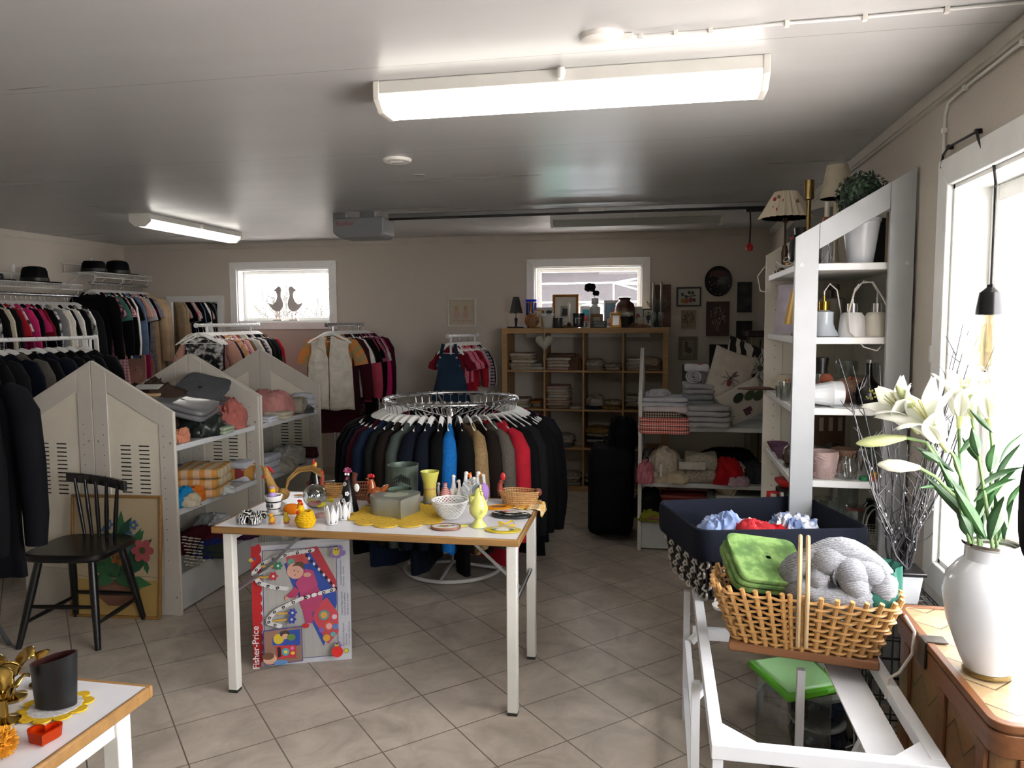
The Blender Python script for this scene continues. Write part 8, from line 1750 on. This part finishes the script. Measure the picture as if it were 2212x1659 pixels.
MB().lathe([(V_(46), V_(8)), (V_(60), V_(40)), (V_(88), V_(120)), (V_(98), V_(185)), (V_(92), V_(225)), (V_(70), V_(255)), (V_(56), V_(268)), (V_(55), V_(300)), (V_(51), V_(300)), (V_(50), V_(265)), (V_(80), V_(200)), (.001, V_(150))], 56).build('vase', M('#cbced2', .1), r)
MB().lathe([(V_(55), V_(296)), (V_(62), V_(303)), (V_(61), V_(309)), (V_(52), V_(307)), (V_(51), V_(298))], 48).build('silver_rim', metal('#b5b1aa', .15), r); MB().lathe([(V_(50), 0), (V_(51), V_(3)), (V_(50), V_(9)), (V_(45), V_(10)), (.001, V_(2))], 48).build('gold_foot', metal('#9a8a60', .2), r)
mouth = VB+Vector((0, 0, V_(296)))
r = thing('lily_bouquet', 'white lilies with green leaves and buds in the large white vase', 'flowers', mouth); VY = VB.y
PT = NT('lily_petal'); PT.base('#f2f2ec', .5); tl = PT.new('BsdfTranslucent'); tl.inputs[0].default_value = (.9, .92, .85, 1); mx = PT.new('MixShader'); mx.inputs[0].default_value = .45; PT.link(PT.b.outputs[0], mx.inputs[1]); PT.link(tl.outputs[0], mx.inputs[2]); PT.link(mx.outputs[0], PT.n['Material Output'].inputs[0]); PETAL = PT.m; LEAF = M('#1f4420', .5); LEAF2 = M('#2c5829', .5); BUD = M('#a3ab78', .5); BUDW = M('#c9ccb8', .5); STEM = M('#5f7d45', .5)
def LP(x, y, dy=0.): return PY(x, y, VY+dy)-mouth
def stem(a_, pts): MB().tube([Vector((a_, 0, -.06))]+pts, .0042, 7).build('stem', STEM, r)
def bloom(base, tip, flare, n=6, open_=1., seed=0):
    d = (tip-base); L = d.length; d.normalize(); u = d.orthogonal().normalized(); v = d.cross(u); rr = random.Random(seed); o = None; mb = MB()
    mb.tube([base, base+d*L*.55], [.006, .016], 10)
    o = mb.build('flower_tube', M('#c0c88c', .5), r)
    for i in range(n):
        a_ = 2*PI*i/n+seed; e = u*math.cos(a_)+v*math.sin(a_); s_ = d.cross(e); k = rr.uniform(.85, 1.15)*flare
        def pf(uu, vv): w_ = .026*math.sin(PI*min(1, .12+.88*vv)*.98)*open_+.003; c_ = base+d*(L*(.25+.78*vv-.2*max(0, vv-.7)))+e*(.008+.012*vv+k*L*.75*max(0, vv-.35)**1.7); return c_+s_*((uu-.5)*2*w_)-e*(abs(uu-.5)*2)**2*-.006
        q = MB().grid(pf, 7, 12).build('petal', PETAL, r); q.modifiers.new('t', 'SOLIDIFY').thickness = .0012
    mb = MB()
    for i in range(5): a_ = i*1.26; mb.tube([base+d*L*.5, base+d*L*.95+(u*math.cos(a_)+v*math.sin(a_))*.012], .0014, 5)
    mb.build('stamens', M('#b7b577', .6), r)
def bud(base, tip, w_, BUD=BUD): d = tip-base; MB().tube([base+d*k for k in (0, .15, .45, .75, .95, 1)], [w_*k for k in (.35, .6, 1, .9, .4, .1)], 12).build('bud', BUD, r)
stem(-.02, [LP(2112, 1150), LP(2085, 1060), LP(2060, 985), LP(2040, 960)]); bloom(LP(2048, 975), LP(1975, 865, -.05), 1.1, seed=1)
stem(-.025, [LP(2090, 1120), LP(2040, 1010, .03), LP(2010, 960, .03)]); bloom(LP(1985, 935, .03), LP(1915, 850, .0), .8, seed=2)
stem(0, [LP(2075, 1050, .04), LP(2072, 940, .05), LP(2072, 925, .05)]); bloom(LP(2072, 925, .05), LP(2085, 810, .03), 1.1, seed=3)
stem(.02, [LP(2140, 1070, .04), LP(2143, 960, .05), LP(2140, 930, .05)]); bloom(LP(2141, 930, .05), LP(2125, 815, .05), 1.1, seed=4)
stem(.01, [LP(2130, 1090, -.02), LP(2110, 960, .02), LP(2100, 905, .02)]); bud(LP(2102, 908, .02), LP(2096, 850, .02), .011)
stem(-.03, [LP(2060, 1050, .0), LP(2000, 955, .0), LP(1958, 946, 0)]); bud(LP(1957, 945, 0), LP(1849, 958, -.01), .0145)
stem(-.03, [LP(2070, 1080, -.03), LP(2020, 1030, -.03), LP(1985, 1010, -.03)]); bud(LP(1987, 1010, -.03), LP(1895, 1003, -.04), .0155, BUDW)
bud(LP(1990, 905, .02), LP(1936, 832, -.02), .013)
def leaf(a_, b_, w_, bow, m_=None, seed=0):
    d = b_-a_; s_ = d.cross(Vector((0, .9, .35))).normalized(); up = s_.cross(d).normalized()
    q = MB().grid(lambda u, v: a_+d*v+up*(bow*math.sin(PI*v))+s_*((u-.5)*2*w_*math.sin(PI*(.06+.94*v)))+up*(abs(u-.5)*w_*.8), 5, 12).build('leaf', m_ or (LEAF if seed % 2 else LEAF2), r); q.modifiers.new('t', 'SOLIDIFY').thickness = .0007
rr = random.Random(12)
for i, (x0, y0, x1, y1, w_, dy, bow) in enumerate(((2120, 1165, 2030, 1000, .013, -.03, .01), (2125, 1160, 2000, 1030, .012, -.04, .02), (2130, 1165, 2060, 1050, .014, -.05, .0), (2140, 1168, 2170, 1075, .018, -.05, .0), (2095, 1160, 2065, 1060, .013, .02, 0), (2170, 1165, 2190, 1080, .013, .0, 0), (2130, 1110, 2200, 1010, .012, -.02, .01), (2110, 1060, 2212, 1010, .009, -.03, .015), (2105, 1085, 2195, 1035, .009, -.04, .012), (2150, 1060, 2205, 960, .012, .02, .01), (2140, 1020, 2150, 960, .014, .03, 0), (2115, 985, 2100, 925, .012, .0, 0), (2075, 980, 2110, 935, .008, .03, 0), (2120, 1000, 2078, 945, .009, .04, .01), (2065, 1060, 1985, 1055, .006, -.04, .01), (2060, 1020, 1975, 965, .008, .0, .01), (2075, 1030, 2062, 975, .008, .02, 0), (2090, 1090, 2050, 1035, .012, -.02, 0), (2180, 1120, 2215, 1040, .012, .03, .01), (2100, 1165, 2075, 1110, .014, -.04, 0), (2155, 1168, 2175, 1120, .012, .03, 0), (2030, 1000, 1990, 975, .01, -.03, 0), (2175, 1140, 2150, 1070, .012, -.03, 0), (2125, 1140, 2120, 1040, .012, .05, 0), (2110, 1130, 2150, 1060, .013, -.01, .01), (2145, 935, 2095, 885, .006, .0, 0), (2160, 1000, 2212, 935, .005, .05, .01))):
    leaf(LP(x0, y0, dy*.4), LP(x1, y1, dy), w_, bow, None, i)
# wire stand, pot, twigs
r = thing('wire_stand', 'black wire mesh stand between the willow basket and the birch chest', 'stand', (.80, 2.74, 0)); mb = MB(); SX, SY, SZ = .115, .16, .6
for s in (-1, 1):
    for q in (-1, 1): mb.tube([(s*SX, q*SY, 0), (s*SX, q*SY, SZ)], .006, 6)
for i in range(9):
    z = .03+i*.07; mb.tube([(-SX, -SY, z), (SX, -SY, z), (SX, SY, z), (-SX, SY, z)], .003, 5, True)
for i in range(8): x_ = -SX+2*SX*i/7; mb.tube([(x_, -SY, 0), (x_, -SY, SZ), (x_, SY, SZ)], .003, 5); y_ = -SY+2*SY*i/7; mb.tube([(-SX, y_, 0), (-SX, y_, SZ), (SX, y_, SZ)], .003, 5)
mb.build('wire_mesh', BLACK, r)
r = thing('twig_pot', 'frosted plastic pot with black rim standing on the wire stand', 'pot', (.80, 2.70, SZ+.0045)); MB().prism([(-.045, 0), (.045, 0), (.06, .1), (-.06, .1)], -.05, .05, 'y').build('pot', M('#b9bec2', .3), r, bevel=.008); MB().box(-.066, .066, -.06, .06, .1, .112).build('black_rim', BLACK, r, bevel=.003)
tw = Vector((.80, 2.70, SZ+.114)); r = thing('twig_bundle', 'bundle of black twisted twigs with tiny lights in the frosted pot', 'twigs', tw); rr = random.Random(21)
TIPS = [(1812, 775, -.05), (1842, 790, .0), (1900, 790, .05), (1836, 870, -.1), (1870, 905, .0), (1925, 905, .05), (1868, 1000, -.1), (1900, 960, .05), (1945, 880, .1), (1960, 960, .0), (2080, 700, .05), (2092, 715, .0), (2115, 720, .05), (2060, 760, .1), (2150, 745, .0), (2070, 800, .0), (2045, 820, .1), (2040, 900, .0), (2090, 870, .05), (2030, 960, .1), (2050, 1000, .0), (1990, 1010, .1), (2010, 1060, -.05), (2060, 900, .1), (1975, 1050, .05), (2020, 880, .1)]
for i, (x_, y_, dy) in enumerate(TIPS):
    e = PY(x_, y_, 2.70+dy)-tw; pts = []; a0 = Vector((rr.uniform(-.03, .03), rr.uniform(-.025, .025), -.02)); ph = rr.uniform(0, 6)
    for k in range(12):
        t_ = k/11; c_ = a0.lerp(Vector((e.x*.35, e.y*.5, e.z*.3)), min(1, t_*2)) if t_ < .5 else Vector((e.x*.35, e.y*.5, e.z*.3)).lerp(e, (t_-.5)*2)
        pts.append(c_+Vector((math.sin(t_*11+ph), math.cos(t_*9+ph), 0))*.014*math.sin(PI*t_))
    mb = MB(); mb.tube(pts, [.0048*(1-.75*k/11) for k in range(12)], 6)
    for k in range(3, 11):
        if rr.random() < .7: d_ = Vector((rr.uniform(-.05, .05), rr.uniform(-.03, .03), rr.uniform(.02, .07))); mb.tube([pts[k], pts[k]+d_*.5+Vector((rr.uniform(-.01, .01), 0, 0)), pts[k]+d_], [.002, .0015, .0008], 5)
    tb = mb.build('twig', M('#1a1a1d', .5, 0, 'rust'), r)
    mb = MB()
    for k in (5, 8): mb.ell(pts[k]+Vector((.006, -.006, 0)), .0025, .0025, .004, 6, 5)
    mb.build('tiny_light', M('#a9b0bd', .2), tb)
# bulb pendant in the window
HX = RIGHT-.02
def WPX(x_, y_, X=HX): return PX(x_, y_, X)
sk = WPX(2140, 650, .955); r = thing('bulb_pendant', 'black socket with big amber globe bulb hanging in the right window', 'pendant lamp', sk)
MB().lathe([(.001, .05), (.011, .048), (.012, .04), (.03, .025), (.037, -.02), (.039, -.04), (.034, -.042), (.001, -.03)], 28).build('socket', M('#0a0a0c', .15), r)
MB().lathe([(.02, -.04), (.022, -.06), (.045, -.085), (.07, -.125), (.07, -.15), (.05, -.19), (.001, -.208)], 36).build('globe_bulb', GLASS('#fdf3dc', .2, 'amber_glass'), r); mb = MB()
for s in range(6): mb.tube([(.018*math.cos(s), .018*math.sin(s), -.07), (.026*math.cos(s+.4), .026*math.sin(s+.4), -.15)], .0008, 4)
mb.build('filament', M('#b58a3c', .4), r)
L_ = lambda x_, y_, X: PX(x_, y_, X)-sk
MB().tube([Vector((0, 0, .045)), L_(2147, 500, .957), L_(2151, 395, .957), L_(2146, 350, .957), L_(2125, 330, .95), L_(2113, 300, .94), L_(2110, 284, .935), L_(2085, 298, .94), L_(2050, 317, .942), L_(2037, 335, .945), L_(2034, 360, .947), L_(2032, 450, .95), L_(2027, 575, .95), L_(2022, 712, .95), L_(2018, 740, .95)], .0042, 8).build('cable', M('#0d0d0f', .5), r)
for x_, y_ in ((2034, 360), (2031, 460), (2027, 577), (2022, 712), (2110, 284), (2050, 318)): q = L_(x_, y_, .951); MB().box(q.x-.006, q.x+.012, q.y-.008, q.y+.008, q.z-.007, q.z+.007).build('cable_clip', BLACK, r)
q = L_(2016, 765, .95); MB().box(q.x-.012, q.x+.008, q.y-.012, q.y+.012, q.z-.03, q.z+.03).build('switch', WHITE, r, bevel=.004); MB().tube([q, L_(2008, 880, .952), L_(1996, 1000, .954), L_(1990, 1110, .955)], .003, 6).build('switch_cable', M('#7d746a', .5), r)
MB().tube([L_(2157, 322, .99), L_(2156, 340, .985), L_(2150, 352, .965), L_(2146, 352, .957)], .0022, 6).build('ceiling_hook', STEEL, r)
p = PX(2256, 1100, .64); r = thing('black_bag', 'black cloth bag hanging in at the right picture edge', 'bag', p); MB().ell((0, 0, 0), .03, .05, .105, 20, 14, e=.7).build('bag', cl('#0a0a0b'), r); MB().tube([(0, 0, .1), (.02, 0, .2), (.05, .02, 1.0)], .004, 6).build('strap', BLACK, r)
# ================================================================ brass and glass on the bottom left table
def T2(x_, y_): q = PZ(x_, y_, .7265); q.z = .7271; return q
BG = 'ornaments on the bottom left table'
p = T2(118, 1530); doily('doily', 'yellow and white crocheted doily under the black oval candle holder', T2(120, 1528), .074, 10, M('#c9a52c', .9, 0, 'knit'), amp=.22, holes=False); solo(MB().lathe([(.001, .0035), (.052, .0035), (.054, .001)], 40, fn=lambda t, z: 1+.03*math.sin(24*t)), 'doily_centre', M('#c4c4c4', .9, 0, 'knit'), 'white crocheted centre of the yellow doily, bottom left table', 'doily', T2(120, 1528))
k = px2m(1, p); r = thing('candle_holder', 'black oval candle holder glass with slanted rim and dark red inside', 'candle holder', T2(122, 1528)+Vector((0, 0, .0045)), .2, BG)
mb = MB(); n = 44
def ov(rx, ry, z, sl): return [(rx*math.cos(2*PI*i/n), ry*math.sin(2*PI*i/n), z+sl*math.cos(2*PI*i/n)) for i in range(n)]
R1 = ov(.043, .026, .002, 0)+ov(.049, .031, .106, .012); vs = R1+ov(.046, .028, .106, .012)+ov(.04, .024, .012, 0)
fs = [(i, (i+1) % n, n+(i+1) % n, n+i) for i in range(n)]+[tuple(range(n))[::-1]]; fs2 = [(n+i, n+(i+1) % n, 2*n+(i+1) % n, 2*n+i) for i in range(n)]+[(2*n+i, 2*n+(i+1) % n, 3*n+(i+1) % n, 3*n+i) for i in range(n)]+[tuple(range(3*n, 4*n))]
mb.v = vs; mb.f = fs; mb.mi = [0]*len(fs); mb.f += fs2; mb.mi += [1]*len(fs2); mb.build('glass', [M('#0e1114', .35), M('#4b2d2a', .3)], r)
BR = metal('#a88a45', .12)
for x_, y_, hh_, rz_, lab in ((10, 1560, .1, .3, 'brass tulip-shaped candle holder nearest the left picture edge'), (26, 1508, .1, 1.2, 'brass tulip-shaped candle holder at the left edge, rear one')):
    r = thing('brass_holder', lab, 'candle holder', T2(x_, y_), rz_, BG); MB().lathe([(.03, 0), (.03, .004), (.008, .012), (.007, .045), (.014, .055)], 24).build('foot', BR, r)
    for i in range(3):
        b = i*2*PI/3; q = MB().grid(lambda u, v, b=b: ((.014+.034*v)*math.cos(b+(u-.5)*1.9*(1-.45*v)), (.014+.034*v)*math.sin(b+(u-.5)*1.9*(1-.45*v)), .05+.05*math.sin(v*1.7)-.018*(2*abs(u-.5))**2*v), 12, 10).build('petal_cup', BR, r); q.modifiers.new('t', 'SOLIDIFY').thickness = .0015
r = thing('brass_spoon_leaf', 'curved brass leaf of a holder behind the black oval glass', 'ornament', T2(84, 1480), 0, BG); MB().tube([(0, 0, .004), (.004, .0, .05), (.012, 0, .075), (.03, 0, .085)], [.004, .01, .014, .005], 12, flat=.4).build('leaf', BR, r); MB().lathe([(.02, 0), (.02, .004), (.001, .005)], 20).build('foot', BR, r)
r = thing('glass_heart', 'orange red heart-shaped glass candle dish on the bottom left table', 'candle dish', T2(96, 1600), math.radians(35), BG); hp = heart(.062, .058, 40); n = len(hp); mb = MB(); vs = [(u*.92, v*.92, 0) for u, v in hp]+[(u, v, .022) for u, v in hp]+[(u*.8, v*.8, .022) for u, v in hp]+[(u*.74, v*.74, .009) for u, v in hp]
mb.add(vs, [(a_*n+i, a_*n+(i+1) % n, (a_+1)*n+(i+1) % n, (a_+1)*n+i) for a_ in range(3) for i in range(n)]+[tuple(range(n))[::-1], tuple(range(3*n, 4*n))]); mb.build('glass', TINT('#d2480c', .35), r)
p = T2(2, 1632); p.z += .024; r = thing('pompom', 'fluffy yellow orange pompom at the bottom left picture corner', 'pompom', p, 0, BG); mb = MB(); rr = random.Random(4)
for i in range(900): d_ = Vector((rr.gauss(0, 1), rr.gauss(0, 1), rr.gauss(0, 1))).normalized(); q = d_*rr.uniform(.026, .033); q.z = max(q.z, -.0235); mb.tube([d_*.01, q], [.0012, .0009], 3, cap=False)
mb.ell((0, 0, 0), .022, .022, .022, 14, 10); mb.build('yarn', M('#c98a14', .9), r)
